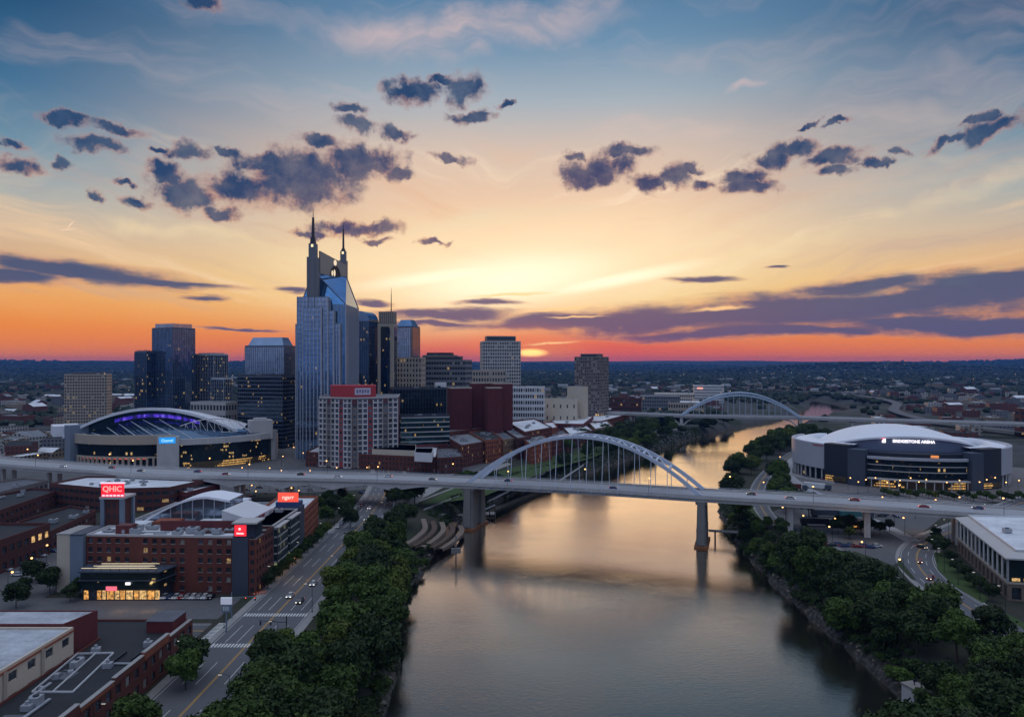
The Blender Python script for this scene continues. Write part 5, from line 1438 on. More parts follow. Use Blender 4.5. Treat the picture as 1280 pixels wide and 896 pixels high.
# ================================================================ near left: brick hotel complex and its neighbours
def plain_box(root, name, m_, x0, x1, y0, y1, z0, z1):
    q = MB(); q.box(x0, x1, y0, y1, z0, z1); return q.build(name, m_, root)
M_RPALE = roofmat('pale_grey_membrane', (176, 180, 186), .55)  # greyer and blotchier than the white membrane
M_RED = mat('red_parapet_paint', (96, 36, 38), .8, .2, .3)
# front wing
fw_ = [(-150.3, 254), (-97.2, 251), (-97.2, 268), (-150.3, 268)]
r = thing('brick_hotel', 'long red-brick block with rows of punched windows facing the parking lot', 'brick building', base_of(fw_))
facade(r, fw_, 0, 19.4, 6, 3.3, M_BRICK, [M_PANE, M_PANE, M_PANEW, M_PANEB, M_PANEB, M_PANE, M_PANEW, M_PANEDIM], .5, .52, .28, .4, 100, 5, sills=M_KERB, skip=lambda i, k, f, nb: k % 6 == 5 or (f == 0 and k % 3 == 0))
roof_on(r, fw_, 19.4, M_RWHITE, M_LGREY, .7, .5, 12, 21)
plain_box(r, 'white_cornice', M_LGREY, -150.0, -97.5, 250.2, 250.5, 19.0, 20.2) if False else None
plain_box(r, 'rooftop_screen', M_BRICKM, -128, -99, 262, 262.5, 19.4, 23)
plain_box(r, 'rooftop_screen', M_BRICKM, -141.5, -136, 257, 261, 19.4, 22.4)
r = thing('stair_tower', 'beige windowless stair tower at the left end of the brick block', 'building part', (-157.4, 254, 0)); plain_box(r, 'wall', M_BEIGE, -159.8, -155.2, 252.8, 266, 0, 20.2); plain_box(r, 'coping', M_KERB, -160, -155.0, 252.6, 266.2, 20.2, 20.5); plain_box(r, 'corner_reveal', M_DARK, -155.19, -154.95, 253.2, 265, 0, 20)
r = thing('stair_tower', 'blue-grey panel stair tower between beige tower and brick block', 'building part', (-152.6, 254, 0)); plain_box(r, 'wall', M_BGREY, -154.9, -150.4, 252.4, 266, 0, 20.0); plain_box(r, 'coping', M_SLATE, -154.9, -150.4, 252.2, 266.2, 20.0, 20.4)
# slate corner with the red square sign
r = thing('corner_tower', 'slate-panelled corner tower with glass top at the street corner', 'building part', (-92.8, 252, 0))
pc = [(-97.0, 249.4), (-91.3, 249), (-91.3, 258), (-97.0, 258)]
q = MB(); q.prism(pc, 0, 19.8); q.build('slate_wall', M_SLATE, r)
p2 = [(-91.2, 249.2), (-88.6, 249.2), (-88.6, 258), (-91.2, 258)]
facade(r, p2, 0, 19.4, 6, 2.6, M_BRICK, [M_PANE, M_PANEDIM, M_PANEB], .5, .5, .3, .3, 30, 3); q = MB(); q.poly(p2, 19.4); q.build('roof', M_RGREY, r)
q = MB(); q.prism([(-96.6, 249.9), (-89.2, 249.9), (-89.2, 257.4), (-96.6, 257.4)], 19.82, 24.6); q.build('glass_top', glassmat('corner_glass', (.14, .18, .26), .8, .06, 1.8, 4.6, 0), r)
q = MB(); q.box(-97.1, -88.5, 249.2, 258.0, 24.6, 25.1); q.build('roof_slab', M_LGREY, r)
sg = thing('sign', 'square red lit sign with white mark on the corner tower', 'sign', (-94.2, 249.8, 22))
q = MB(); q.box(-96.2, -92.2, 249.55, 249.88, 20.4, 24.2); q.build('panel', lampmat('red_lit_panel', (1, .03, .05), .9), sg)
q = MB(); q.tube([(-94.4, 249.5, 22.9), (-94.4, 249.53, 22.9)], .45, 10); q.bar((-95.5, 249.5, 21.4), (-93, 249.5, 21.3), .1, .5); q.build('white_mark', lampmat('pink_lit_mark', (1, .75, .7), .9), sg)
# street wing sections
sw = [(-110, 258.2), (-88.6, 258.2), (-88.6, 267), (-110, 267)]
brick_house('brick section with white sills just behind the slate corner tower on the street', sw, 19, 6, 2.9, M_BRICKD, M_RGREY, .6, .55, 2)
gw = [(-110, 267.1), (-88.9, 267.1), (-88.9, 299), (-110, 299)]
r = thing('glass_office', 'dark office wing with two greenish glass bays along the river street', 'office building', (-98, 283, 0))
q = MB(); q.prism(gw, 0, 19.6); q.build('core_wall', M_SLATE, r); roof_on(r, inset(gw, -.02), 19.6, M_RWHITE, M_LGREY, .5, .5, 5, 77)
GG = glassmat('green_office_glass', (.12, .17, .16), .7, .06, 1.4, 3.1, .25, (.9, .95, .5), .25)
for y0, y1 in ((269, 281), (284.5, 296.5)):
    hb = bpy.data.objects.new('glass_bay', None); COL.objects.link(hb); hb.parent = r; hb.matrix_parent_inverse = full(r).inverted()
    curtain(hb, [(-89, y0), (-87.6, y0), (-87.6, y1), (-89, y1)], 3.4, 18.8, 5, 1.5, GG, M_FRAMED, .12, .12, True, M_LGREY, .2)
    q = MB(); q.box(-90.5, -86.9, y0 - .4, y1 + .4, 18.82, 19.2); q.build('eave', M_LGREY, r)
    q = MB(); q.face([(-88.85, y0, .4), (-88.85, y1, .4), (-88.85, y1, 3.2), (-88.85, y0, 3.2)]); q.build('lit_shopfront', M_LITG, r)
tw = [(-99, 299.1), (-88.2, 299.1), (-88.2, 306), (-99, 306)]
r = thing('sign_block', 'taller slate block carrying the red lit rooftop sign by the street', 'building', (-93, 302, 0)); q = MB(); q.prism(tw, 0, 20.5); q.build('slate_wall', M_SLATE, r)
q = MB(); q.prism(inset(tw, .6), 20.5, 22.5); q.build('blue_crown', mat('blue_crown_paint', (50, 74, 120), .5, .1, .3), r)
sg = thing('sign', 'red lit rooftop sign with pale lettering on the slate block', 'sign', (-92, 301, 22.5))
q = MB(); q.box(-97.6, -89.2, 300.2, 300.7, 22.6, 26.4); q.build('panel', lampmat('coral_lit_panel', (1, .09, .05), .9), sg); text('ngarr', 2.3, (-93.4, 300.1, 24.5), (R(90), 0, 0), lampmat('pink_lit_letters', (1, .6, .5), .95), sg, bold=.04)
q = MB(); [q.bar((x, 301.6, 22.5), (x, 300.75, 26), .16) for x in (-97, -93.4, -89.8)]; q.build('bracing', M_DARK, sg)
fb_ = [(-108, 306.1), (-88.7, 306.1), (-91.5, 340), (-110, 340)]
brick_house('far brick section with balconies at the upstream end of the street wing', fb_, 16.8, 6, 2.8, M_BRICKO, M_RWHITE, .62, .52, 3)
# white roof screen with faint red letters
r = thing('roof_screen', 'white slanted roof screen above the dark office wing', 'roof screen', (-104, 276, 19.6)); q = MB()
q.face([(-108, 268, 19.7), (-97.5, 268, 19.7), (-97.5, 268, 22.2), (-108, 268, 25.6)]); q.face([(-97.5, 268, 19.7), (-97.5, 294, 19.7), (-97.5, 294, 21.4), (-97.5, 268, 22.2)]); q.face([(-108, 268, 25.6), (-97.5, 268, 22.2), (-97.5, 294, 21.4), (-108, 294, 24.6)]); q.face([(-108, 294, 19.7), (-108, 268, 19.7), (-108, 268, 25.6), (-108, 294, 24.6)]); q.face([(-97.5, 294, 19.7), (-108, 294, 19.7), (-108, 294, 24.6), (-97.5, 294, 21.4)])
q.build('screen_panels', M_WHITE, r)
sg = thing('sign', 'small dark red letters on the white roof screen', 'sign', (-97.4, 279, 20.8)); text('HINONN', 1.9, (-97.42, 280, 20.85), (R(90), 0, R(90)), mat('dark_red_letters', (150, 30, 60), .6, .05, .5), sg, extrude=.03, bold=.03)
# courtyard block with vault, sign tower, plant
cw = [(-158, 268.1), (-110.2, 268.1), (-110.2, 338), (-158, 338)]
r = thing('courtyard_block', 'inner block with cluttered grey and white roofs behind the brick block', 'building', (-134, 300, 0)); facade(r, cw, 0, 14.5, 4, 4, M_BRICKD, PV, .5, .5); roof_on(r, cw, 14.5, M_RGREY, M_LGREY, .8, .5, 34, 91)
for x0, x1, y0, y1, h, m_ in ((-146, -130, 272, 282, .5, M_RWHITE), (-128, -116, 270, 279, 3.2, M_RGREY), (-126, -113, 283, 294, 2.4, M_RWHITE), (-156, -147, 284, 296, 1.2, M_RWHITE), (-143, -133, 286, 293, 2.8, M_BRICKO), (-124, -112, 298, 308, 4, M_BGREY), (-155, -148, 302, 320, .7, M_RGREY), (-128, -118, 312, 326, 5, M_RWHITE), (-146, -134, 328, 336, 3.5, M_RWHITE)):
    q = MB(); q.prism([(x0, y0), (x1, y0), (x1, y1), (x0, y1)], 14.52, 14.5 + h); q.prism(inset([(x0, y0), (x1, y0), (x1, y1), (x0, y1)], .5), 14.5 + h, 14.7 + h); q.build('roof_block', m_, r)
r = thing('vault_hall', 'glass hall under a curved white roof rising from the inner block', 'hall', (-135, 306, 14.5)); rows = []; gl_ = MB()
for k in range(17):
    t = k / 16; x = -152 + 36 * t; z = 15.4 + 10.2 * math.sin(math.pi / 2 * min(1, t * 1.35)) - (0 if t < .74 else (t - .74) * 6); rows.append((x, z))
q = MB(); q.grid([[(x, 296, z) for x, z in rows], [(x, 311, z) for x, z in rows]]); q.grid([[(x, 296, z - .9) for x, z in rows], [(x, 296, z) for x, z in rows]]); q.grid([[(x, 311, z - .9) for x, z in rows], [(x, 296, z - .9) for x, z in rows]]); q.build('curved_roof', M_SHELL, r, True)
gl_.grid([[(x, 297, 14.6) for x, z in rows], [(x, 297, z - .5) for x, z in rows]]); gl_.face([(-116, 297, 14.6), (-116, 310.5, 14.6), (-116, 310.5, rows[-1][1] - .5), (-116, 297, rows[-1][1] - .5)]); gl_.build('glass_wall', glassmat('vault_glass', (.3, .36, .45), .8, .08, 2, 3, 0), r)
q = MB(); [q.bar((x, 296.9, 14.6), (x, 296.9, z - .5), .3) for x, z in rows[1::2]]; q.build('mullions', M_FRAMEL, r)
r = thing('sign_tower', 'square brick roof tower with pale corner piers under the red neon sign', 'roof tower', (-150, 274, 14.5))
q = MB(); q.box(-153.4, -146.6, 270.6, 277.4, 14.5, 29.2); q.build('brick_shaft', M_BRICKD, r)
for x, y in ((-153.6, 270.4), (-146.4, 270.4), (-146.4, 277.6), (-153.6, 277.6)): q = MB(); q.box(x - .7, x + .7, y - .7, y + .7, 14.5, 29.4); q.build('corner_pier', M_BGREY, r)
q = MB(); [q.box(-152 + 2.1 * k, -151.2 + 2.1 * k, 270.45, 270.59, 18 + 4 * j, 19.8 + 4 * j) for k in range(3) for j in range(3)]; q.build('blind_windows', M_DARK, r)
q = MB(); q.box(-154.6, -145.4, 269.6, 278.4, 29.4, 30.2); q.build('cap_slab', M_LGREY, r)
sg = thing('sign', 'red neon rooftop sign on top of the square brick roof tower', 'sign', (-150, 270, 30.2))
q = MB(); q.box(-154, -145.6, 269.9, 270.4, 30.3, 35.2); q.build('panel', lampmat('red_neon_panel', (1, .02, .04), .85), sg)
q = MB(); q.box(-154.4, -145.2, 269.8, 270.5, 35.22, 35.7); q.build('white_rail', lampmat('pale_neon', (1, .8, .9), .7), sg)
text('QHIC', 2.9, (-149.8, 269.8, 33.2), (R(90), 0, 0), lampmat('pink_neon', (1, .35, .3), 1.0), sg, bold=.06)
for k in range(6): q = MB(); q.box(-153.6 + 1.4 * k, -152.6 + 1.4 * k, 269.75, 269.88, 30.5, 31.1); q.build('small_letter', lampmat('pale_neon', (1, .8, .9), .7), sg)
q = MB(); [q.bar((x, 273, 30.2), (x, 270.5, 34.5), .2) for x in (-153, -150, -147)]; q.build('bracing', M_DARK, sg)
# dark green pavilion with lit terrace and shops
r = thing('pavilion', 'low dark glass pavilion with lit roof terrace and glowing shops below', 'restaurant', (-133, 247, 0))
pv = [(-146, 243.5), (-119.5, 243.5), (-117.5, 250.8), (-148, 252)]
q = MB(); q.prism(pv, 4.2, 9.6); q.build('glass_storey', glassmat('pavilion_glass', (.03, .05, .05), .6, .07, 1.6, 2.7, .06), r); q = MB(); q.prism(inset(pv, -.5), 6.8, 7.1, bot=True); q.prism(inset(pv, -.6), 9.6, 10.0, bot=True); q.build('floor_slabs', M_SLATE, r)
q = MB(); q.prism(inset(pv, .5), 0, 4.19); q.build('shop_storey', M_DARK, r)
rnd = random.Random(4)
x = -145
while x < -120.6:
    w = rnd.uniform(1.2, 2.6); q = MB(); q.face([(x, 243.9, .4), (x + w, 243.9, .4), (x + w, 243.9, 3.4), (x, 243.9, 3.4)]); q.build('shopfront', rnd.choice([M_LITG, M_LITG, M_PANEL, M_PANE]), r); x += w + .35
q = MB(); q.box(-137.2, -133.6, 243.2, 243.5, 3.5, 4.9); q.build('red_shop_sign', lampmat('red_lit_sign', (1, .16, .22), .9), r)
q = MB(); q.box(-130.4, -128.8, 242.8, 243.0, 5.6, 6.4); q.build('white_mark', lampmat('white_lit_letters', (1, .95, 1), .95), r)
M_LANT = lampmat('terrace_lights', (1.0, .8, .45), .55)
for (x0, x1, y) in ((-145.5, -120, 243.2), (-143, -122, 246.0), (-142, -122, 249)):
    q = MB(); q.box(x0, x1, y, y + .18, 11.0, 11.16); q.build('light_string', M_LANT, r)
q = MB(); [q.bar((-145 + 3.1 * k, y, 10), (-145 + 3.1 * k, y, 11.2), .12) for k in range(9) for y in (243.3, 249.1)]; q.build('terrace_posts', M_DARK, r)
q = MB(); q.box(-142, -124, 245, 250, 10.02, 10.6); q.build('terrace_seating', M_BEIGEC, r)
# low dark brick hall, far left
p_ = [(-262, 250), (-195, 262), (-195, 304), (-262, 304)]
brick_house('low dark brick hall with a lit window row under its eaves at the far left', p_, 12, 2, 4.2, M_BRICKD, M_RDARK, .6, .42, 5, pick=lambda i, k, f, rn: M_PANEL if f == 1 and k > 6 and rn.random() < .6 else M_PANE)
p_ = ccw(quadpx([(62, 606), (138, 613), (212, 611), (254, 602), (165, 597), (108, 597)], 12)); brick_house('large white-roofed block in front of the viaduct with dark bands', p_, 12, 3, 4, M_BRICKD, M_RWHITE, .8, .45, 9)
for lb, c, h, w, rf in (('flat dark-roofed shed below the viaduct at the far left edge', [(-30, 626), (40, 612), (75, 614), (0, 640)], 8, M_BRICKD, M_RDARK), ('low dark shed behind the lit brick hall, far left', [(-60, 612), (30, 599), (60, 602), (-20, 622)], 9, M_TAUPE, M_RMID),
                    ('long dark brick house beside the white-roofed block', [(20, 655), (88, 634), (120, 640), (60, 668)], 7, M_BRICKD, M_RDARK), ('small brick house with white roof right of the white-roofed block', [(214, 612), (256, 604), (275, 607), (232, 618)], 9, M_BRICKM, M_RWHITE)):
    brick_house(lb, ccw(quadpx(c, h)), h, 2, 4, w, rf, .5, .45, 3, 40)
# foreground roofs
dk = ccw([(-89.6, 110), (-89.6, 202), (-152, 202), (-152, 188.4), (-108.2, 188.4), (-108.2, 110)])
r = thing('dark_roof_building', 'dark flat-roofed brick building in the near left corner with white frame on roof', 'brick building', (-98, 160, 0))
facade(r, dk, 0, 8, 2, 4.0, M_BRICK, [M_PANE, M_PANEB, M_PANEW], .5, .55, .25, .3, 100, 3, edges=[i for i in range(6) if abs(dk[i][0] + 89.6) < .1 and abs(dk[(i + 1) % 6][0] + 89.6) < .1]); roof_on(r, dk, 8, M_RDARK, M_BRICK, .5, .4, 4, 13)
for k in range(7):
    y0 = 110 + 13 * k; q = MB(); q.box(-90.05, -89.2, y0, y0 + 12.6, 8.0, 8.9 + .5 * (k % 3)); q.build('stepped_parapet', M_BRICKO if k % 2 else M_BRICK, r); q = MB(); q.box(-90.15, -89.1, y0, y0 + 12.6, 8.9 + .5 * (k % 3), 9.06 + .5 * (k % 3)); q.build('coping', M_KERB, r)
plain_box(r, 'red_roof_hut', M_RED, -98, -91, 193, 201, 8.02, 11); plain_box(r, 'hut_roof', M_RMID, -98.2, -90.8, 192.8, 201.2, 11, 11.2)
fpts = [at(x, y, 8.0).xy for x, y in [(97, 818), (142, 817), (91, 866), (40, 866)]]
q = MB(); [q.bar((a.x, a.y, 8.3), (b.x, b.y, 8.3), .22, .4) for a, b in zip(fpts, fpts[1:] + fpts[:1])]; a = (fpts[0] + fpts[1]) / 2; b = (fpts[2] + fpts[3]) / 2 ; q.bar((a.x, a.y, 8.28), (b.x, b.y, 8.28), .2, .35); q.build('white_roof_frame', M_WHITE, r)
rnd = random.Random(9)
for k in range(12):
    t = rnd.random(); s_ = rnd.uniform(.1, .4); p = (fpts[0] * (1 - s_) + fpts[1] * s_) * (1 - t) + (fpts[3] * (1 - s_) + fpts[2] * s_) * t
    q = MB(); q.obox(p, rnd.uniform(.3, .9), rnd.uniform(.3, .6), 8.01, 8.3 + rnd.random() * .5, rnd.random() * 3); q.build('roof_clutter', M_UNIT if k % 2 else M_RMID, r)
for i, (x, y) in enumerate(((-101, 150), (-96, 171), (-93, 184), (-104, 180), (-140, 196), (-118, 196))): q = MB(); q.obox((x, y), 1.0, .8, 8.01, 9.2, .1 * i); q.tube([(x, y, 9.2), (x, y, 9.9)], .4, 8); q.build('roof_vent', M_UNIT, r)
wt_ = [(-176, 110), (-108.4, 110), (-108.4, 178), (-176, 178)]
r = thing('white_roof_building', 'beige building with broad white roof in the near left corner', 'building', (-140, 150, 0))
facade(r, wt_, 0, 14.6, 3, 6.0, M_BEIGE, [M_PANE, M_PANEB], .45, .4, .35, .3, 60, 3, edges=[1]); roof_on(r, wt_, 14.6, M_RPALE, M_BEIGE, .5, .5, 7, 17)
q = MB(); [q.box(-108.38, -108.1, 116 + 12.4 * k, 117 + 12.4 * k, 8, 14.4) for k in range(5)]; q.build('wall_pilasters', M_BEIGEC, r)
q = MB(); q.box(-108.5, -108.15, 110, 177.9, 14.1, 14.5); q.build('brick_band', M_BRICKO, r)
q = MB(); q.prism([(-176, 178.2), (-111, 178.2), (-108.3, 188.2), (-176, 188.2)], 0, 15.4); bb = q.build('red_end_block', M_BRICKM, r); roof_on(bb, [(-176, 178.2), (-111, 178.2), (-108.3, 188.2), (-176, 188.2)], 15.42, M_RPALE, M_BRICKM, .3, .3, 1, 4)

# ================================================================ near right: glass hall with white columns
A, B, C_, D = (168, 244), (236, 229), (262, 300), (190, 307)
gp = [A, B, C_, D]
r = thing('glass_hall', 'dark glass hall with white columns and broad white roof at the right edge', 'building', (215, 270, 0))
facade(r, gp, 0, 5.6, 1, 5.2, mat('brown_stone', (120, 104, 92), .85, .15, .2), [M_PANE, M_PANEDIM, M_PANE], .55, .75, .05, .8, 60, 2)
q = MB(); q.prism(inset(gp, .6), 5.6, 14.0); q.build('curtain_wall', glassmat('dark_green_glass', (.04, .07, .075), .7, .06, 2.6, 4.2, .05), r)
q = MB(); q.prism(inset(gp, -.3), 5.6, 6.2, bot=True); q.build('floor_slab', M_BEIGEC, r)
for a, b, n_ in ((D, A, 12), (A, B, 8)):
    a, b = Vector(a), Vector(b)
    for k in range(n_ + 1): c = a + (b - a) * (k / n_) ; q = MB(); q.tube([(c.x, c.y, 6.2), (c.x, c.y, 14.0)], .38, 8); q.build('column', M_WHITE, r)
q = MB(); ro = inset(gp, -.9); ri = inset(gp, 3.4); q.prism(ro, 14.0, 14.5, bot=True, top=False); q.frustum(ro, ri, 14.5, 15.9, top=False); q.build('sloping_eave', M_LGREY, r)
roof_on(r, inset(gp, 3.4), 16.0, M_RWHITE, M_WHITE, .6, .4, 5, 9)
for (cx, cy_, hx, hy, h) in ((214, 276, 9, 12, 4.5), (236, 262, 8, 8, 3.5), (222, 250, 6, 4, 2.5), (240, 284, 9, 7, 3)): q = MB(); q.obox((cx, cy_), hx, hy, 16.01, 16 + h, -.22); q.obox((cx, cy_), hx * .9, hy * .9, 16 + h, 16.2 + h, -.22); q.build('roof_block', M_WHITE, r)
q = MB(); a, b = Vector(A), Vector(B); n_ = Vector((b.y - a.y, a.x - b.x)).normalized() * .05; [q.face([(*(a + (b - a) * (k / 20 + .02) - n_ * 5).xy, 6.6), (*(a + (b - a) * (k / 20 + .055) - n_ * 5).xy, 6.6), (*(a + (b - a) * (k / 20 + .055) - n_ * 5).xy, 7.6), (*(a + (b - a) * (k / 20 + .02) - n_ * 5).xy, 7.6)]) for k in range(18)]; q.build('lit_counter', M_PANEL, r)

# ================================================================ river park: terraced seats, dock, posts
r = thing('terraced_steps', 'curved pale stone terraces stepping down to the river left of the bridge pier', 'terrace', tuple(at(535, 665, -3)))
for k in range(5):
    x0, x1 = 507 + 11.5 * k, 533 + 9.5 * k; z = -.6 - 1.5 * k
    P0, P1, P2, P3 = at(x0 + 22, 648 + 2 * k, z).xy, at(x0 + 24, 660 + k, z).xy, at(x0 + 12, 672 + k, z).xy, at(x0 - 3, 681 + k, z).xy
    pth = smooth_path([P0, P1, P2, P3], 8); L_, R2_ = strip(pth, 2.6, z); q = MB()
    q.grid([[(a.x, a.y, z - 1.5), (a.x, a.y, z), (b.x, b.y, z), (b.x, b.y, z - 1.5)] for a, b in zip(L_, R2_)]); q.build('terrace_step', mat('terrace_stone', (120, 106, 94), .9, .25, .4) if k % 2 == 0 else mat('terrace_timber', (84, 68, 56), .9, .25, .4), r)
q = MB(); ra_, rb_ = [], []
for k in range(9):
    t = k / 8; y0 = 646 + (683 - 646) * t
    q0, q1 = at(500 + 10 * (1 - t), y0, .3), at(570 - 30 * t, y0 + 4 * t, -7.6); ra_.append(tuple(q0)); rb_.append(tuple(q1))
q.grid([ra_, [tuple((Vector(a) + Vector(b)) / 2 + Vector((0, 0, .3))) for a, b in zip(ra_, rb_)], rb_]); q.f = [f_[::-1] for f_ in q.f]; q.build('planted_bank', M_GRASSD, r)
r = thing('river_dock', 'brown timber dock platform over the water beside the terraces', 'dock', tuple(at(560, 665, -6)))
dp = [at(551, 651, -7.2).xy, at(573, 652, -7.2).xy, at(558, 676, -7.2).xy, at(545, 683, -7.2).xy, at(532, 681, -7.2).xy]
q = MB(); q.prism(ccw([tuple(p) for p in dp]), -8.4, -7.2, bot=True); q.build('platform', mat('dock_timber', (128, 98, 76), .8, .25, .4), r)
for p in dp[1:4]: q = MB(); q.tube([(p.x - .6, p.y, -14), (p.x - .6, p.y, -7.0)], .45, 8); q.build('pile', M_CONCD, r)
# lawn terraces with low walls behind the left pier
r = thing('park_walls', 'diagonal low concrete walls on the riverside lawn behind the left pier', 'wall')
for (xa, ya, xb, yb) in ((520, 633, 588, 606), (530, 642, 590, 617), (548, 642, 592, 626), (600, 632, 700, 588), (612, 634, 712, 590), (590, 625, 690, 585), (650, 610, 735, 576)):
    a, b = at(xa, ya, -2).xy, at(xb, yb, -2).xy; q = MB(); q.bar((a.x, a.y, gz(a.x, a.y) + .1), (b.x, b.y, gz(b.x, b.y) + .1), .5, 1.2); q.build('wall_run', M_CONC, r)
sheet('riverside_lawn', px((520, 632), (592, 598), (740, 558), (790, 548), (770, 560), (735, 574), (690, 586), (600, 622)), .05, M_GRASS)
sheet('park_path', px((505, 645), (530, 622), (560, 606), (598, 596), (640, 580), (634, 578), (590, 591), (545, 604), (515, 622), (496, 640)), .07, M_PAVE)
PTH = smooth_path([at(690, 560).xy, at(760, 548).xy, at(800, 543).xy, at(850, 536).xy], 6); q = MB(); A_, B_ = strip(PTH, 5, 0); q.grid([[(b.x, b.y, .1), (a.x, a.y, .1)] for a, b in zip(A_, B_)]); struct(q.build('greenway_path', M_PAVE))
def post(name, label, cat, p, z0, z1, r_, m_, extra=None, group=None):
    o = thing(name, label, cat, (p[0], p[1], z0), 0, group); q = MB(); q.tube([(0, 0, 0), (0, 0, z1 - z0)], r_, 10); loc_build(q, 'post', m_, o)
    if extra: extra(o)
    return o
p = at(570, 700, WZ); 
def boardx(o): q = MB(); q.box(-2.2, 2.2, -.5, .5, 6.2, 8.6); loc_build(q, 'board', M_CONCD, o)
post('navigation_post', 'tall river post with a dark board near the terraces', 'river post', p, -13, 1.5, .35, M_CONCD, lambda o: boardx(o))
p = at(502, 828, WZ)
def cross_(o): q = MB(); q.bar((-3.6, 0, 5), (.4, 0, 5), .4); loc_build(q, 'arm', M_DARK, o)
post('mooring_post', 'dark mooring post with a side arm off the left bank', 'river post', p, -13, -6, .3, M_DARK, cross_)
r = thing('water_intake', 'pale concrete box standing in the water by the lower right bank', 'concrete block', tuple(at(1143, 884, WZ)))
q = MB(); q.prism(rect(0, 0, 2.0, 2.2, .3), -3, 5.5); loc_build(q, 'shaft', M_CONC, r); q = MB(); q.prism(rect(0, 0, 2.2, 2.4, .3), 5.5, 6.0, bot=True); loc_build(q, 'cap', M_CONCD, r); q = MB(); q.tube([(0, 0, 6), (0, 0, 7.6)], .15, 6); q.obox((0, -.3), .5, .06, 6.9, 7.5); loc_build(q, 'marker', M_DARK, r)
post('mooring_post', 'short white mooring post by the right bank', 'river post', at(1078, 812, WZ), -13, -6.6, .45, M_WHITE)
r = thing('pipe_trestle', 'low pipe trestle on posts beside the right bridge pier', 'trestle', tuple(at(905, 672, WZ)))
a, b = at(886, 668, -7), at(926, 668, -5.5); q = MB(); q.tube([(a.x, a.y, -5.2), (b.x, b.y, -4.6)], .35, 8); q.tube([(a.x, a.y + 3, -5.2), (b.x, b.y + 3, -4.6)], .3, 8); q.build('pipe', M_CONC, r)
for t in (.2, .9): c = a + (b - a) * t; q = MB(); q.tube([(c.x, c.y, -13), (c.x, c.y, -4.4)], .45, 8); q.build('post', M_CONCD, r)
r = thing('boat_landing', 'floating landing with gangway on piles right of the left bridge pier', 'dock', tuple(at(612, 640, WZ)))
a = at(606, 641, -8.6); q = MB(); q.box(a.x - 3, a.x + 6.5, a.y - 3, a.y + 4, -9.6, -8.7); q.build('pontoon', M_CONCD, r)
for dx_, dy_ in ((-1, -3.4), (3, -3.4), (6.2, -3.4)): q = MB(); q.tube([(a.x + dx_, a.y + dy_, -14), (a.x + dx_, a.y + dy_, -5)], .32, 8); q.build('pile', M_DARK, r)
q = MB(); [q.bar((a.x - 3, a.y + y, -8), (a.x + 6, a.y + y, -4 ), .25) for y in (0, 2)]; q.build('gangway', M_STEEL, r)

# pipes, ducts and patches on the near roofs
rnd = random.Random(19)
for nm, (x0, x1, y0, y1), z, n_ in (('dark_roof_building', (-107, -91, 118, 186), 8.0, 8), ('white_roof_building', (-160, -110, 118, 176), 14.6, 12), ('brick_hotel', (-148, -100, 256, 266), 19.4, 6), ('courtyard_block', (-156, -112, 270, 336), 14.5, 12)):
    ro_ = bpy.data.objects[nm]
    for k in range(n_):
        x, y = rnd.uniform(x0, x1), rnd.uniform(y0, y1); L = rnd.uniform(4, 12); hz = rnd.random() < .5; x2, y2 = (min(x1, x + L), y) if hz else (x, min(y1, y + L))
        q = MB(); q.bar((x, y, z + .35), (x2, y2, z + .35), rnd.uniform(.25, .7), rnd.uniform(.25, .5)); [q.bar((x + (x2 - x) * t, y + (y2 - y) * t, z + .01), (x + (x2 - x) * t, y + (y2 - y) * t, z + .3), .15) for t in (.1, .9)]; q.build('roof_duct', M_UNIT if k % 3 else M_DARK, ro_)
        if k % 2 == 0:
            px_, py_ = rnd.uniform(x0 + 2, x1 - 2), rnd.uniform(y0 + 2, y1 - 2); w, h = rnd.uniform(1, 3), rnd.uniform(1, 3.5)
            if rnd.random() < .8: q = MB(); q.poly(rect(px_, py_, w, h, rnd.uniform(-.1, .1)), z + .02 + k * .003); q.build('roof_patch', M_RMID if nm != 'white_roof_building' else M_RGREY, ro_)

# ================================================================ trees
def leafmat(name, c0, c1):
    m = bpy.data.materials.new(name); m.use_nodes = True; b = NB(m.node_tree); p = m.node_tree.nodes['Principled BSDF']
    oi = b.n('ShaderNodeObjectInfo').outputs['Random']; pos = b.n('ShaderNodeNewGeometry').outputs['Position']
    n1 = b.noise(pos, .35, 3, .6).outputs[0]; n2 = b.noise(pos, 2.5, 2, .6).outputs[0]
    f = b.m('ADD', b.m('MULTIPLY', b.lstep(n1, .3, .7), .5), b.m('MULTIPLY', b.lstep(n2, .3, .7), .5))
    c = b.mix(f, (*c0, 1), (*c1, 1)); c = b.v('SCALE', c, scale=b.lstep(oi, 0, 1, .75, 1.25))
    b.put(p.inputs['Base Color'], c); p.inputs['Roughness'].default_value = .7; p.inputs['Specular IOR Level'].default_value = .25
    return m
LEAF = [leafmat('dark_leaves', (.011, .023, .006), (.034, .058, .012)), leafmat('mid_leaves', (.019, .042, .007), (.07, .115, .017)), leafmat('yellow_green_leaves', (.034, .054, .007), (.115, .142, .02))]
M_BARK = mat('bark', (74, 62, 52), .9, .3, .8)
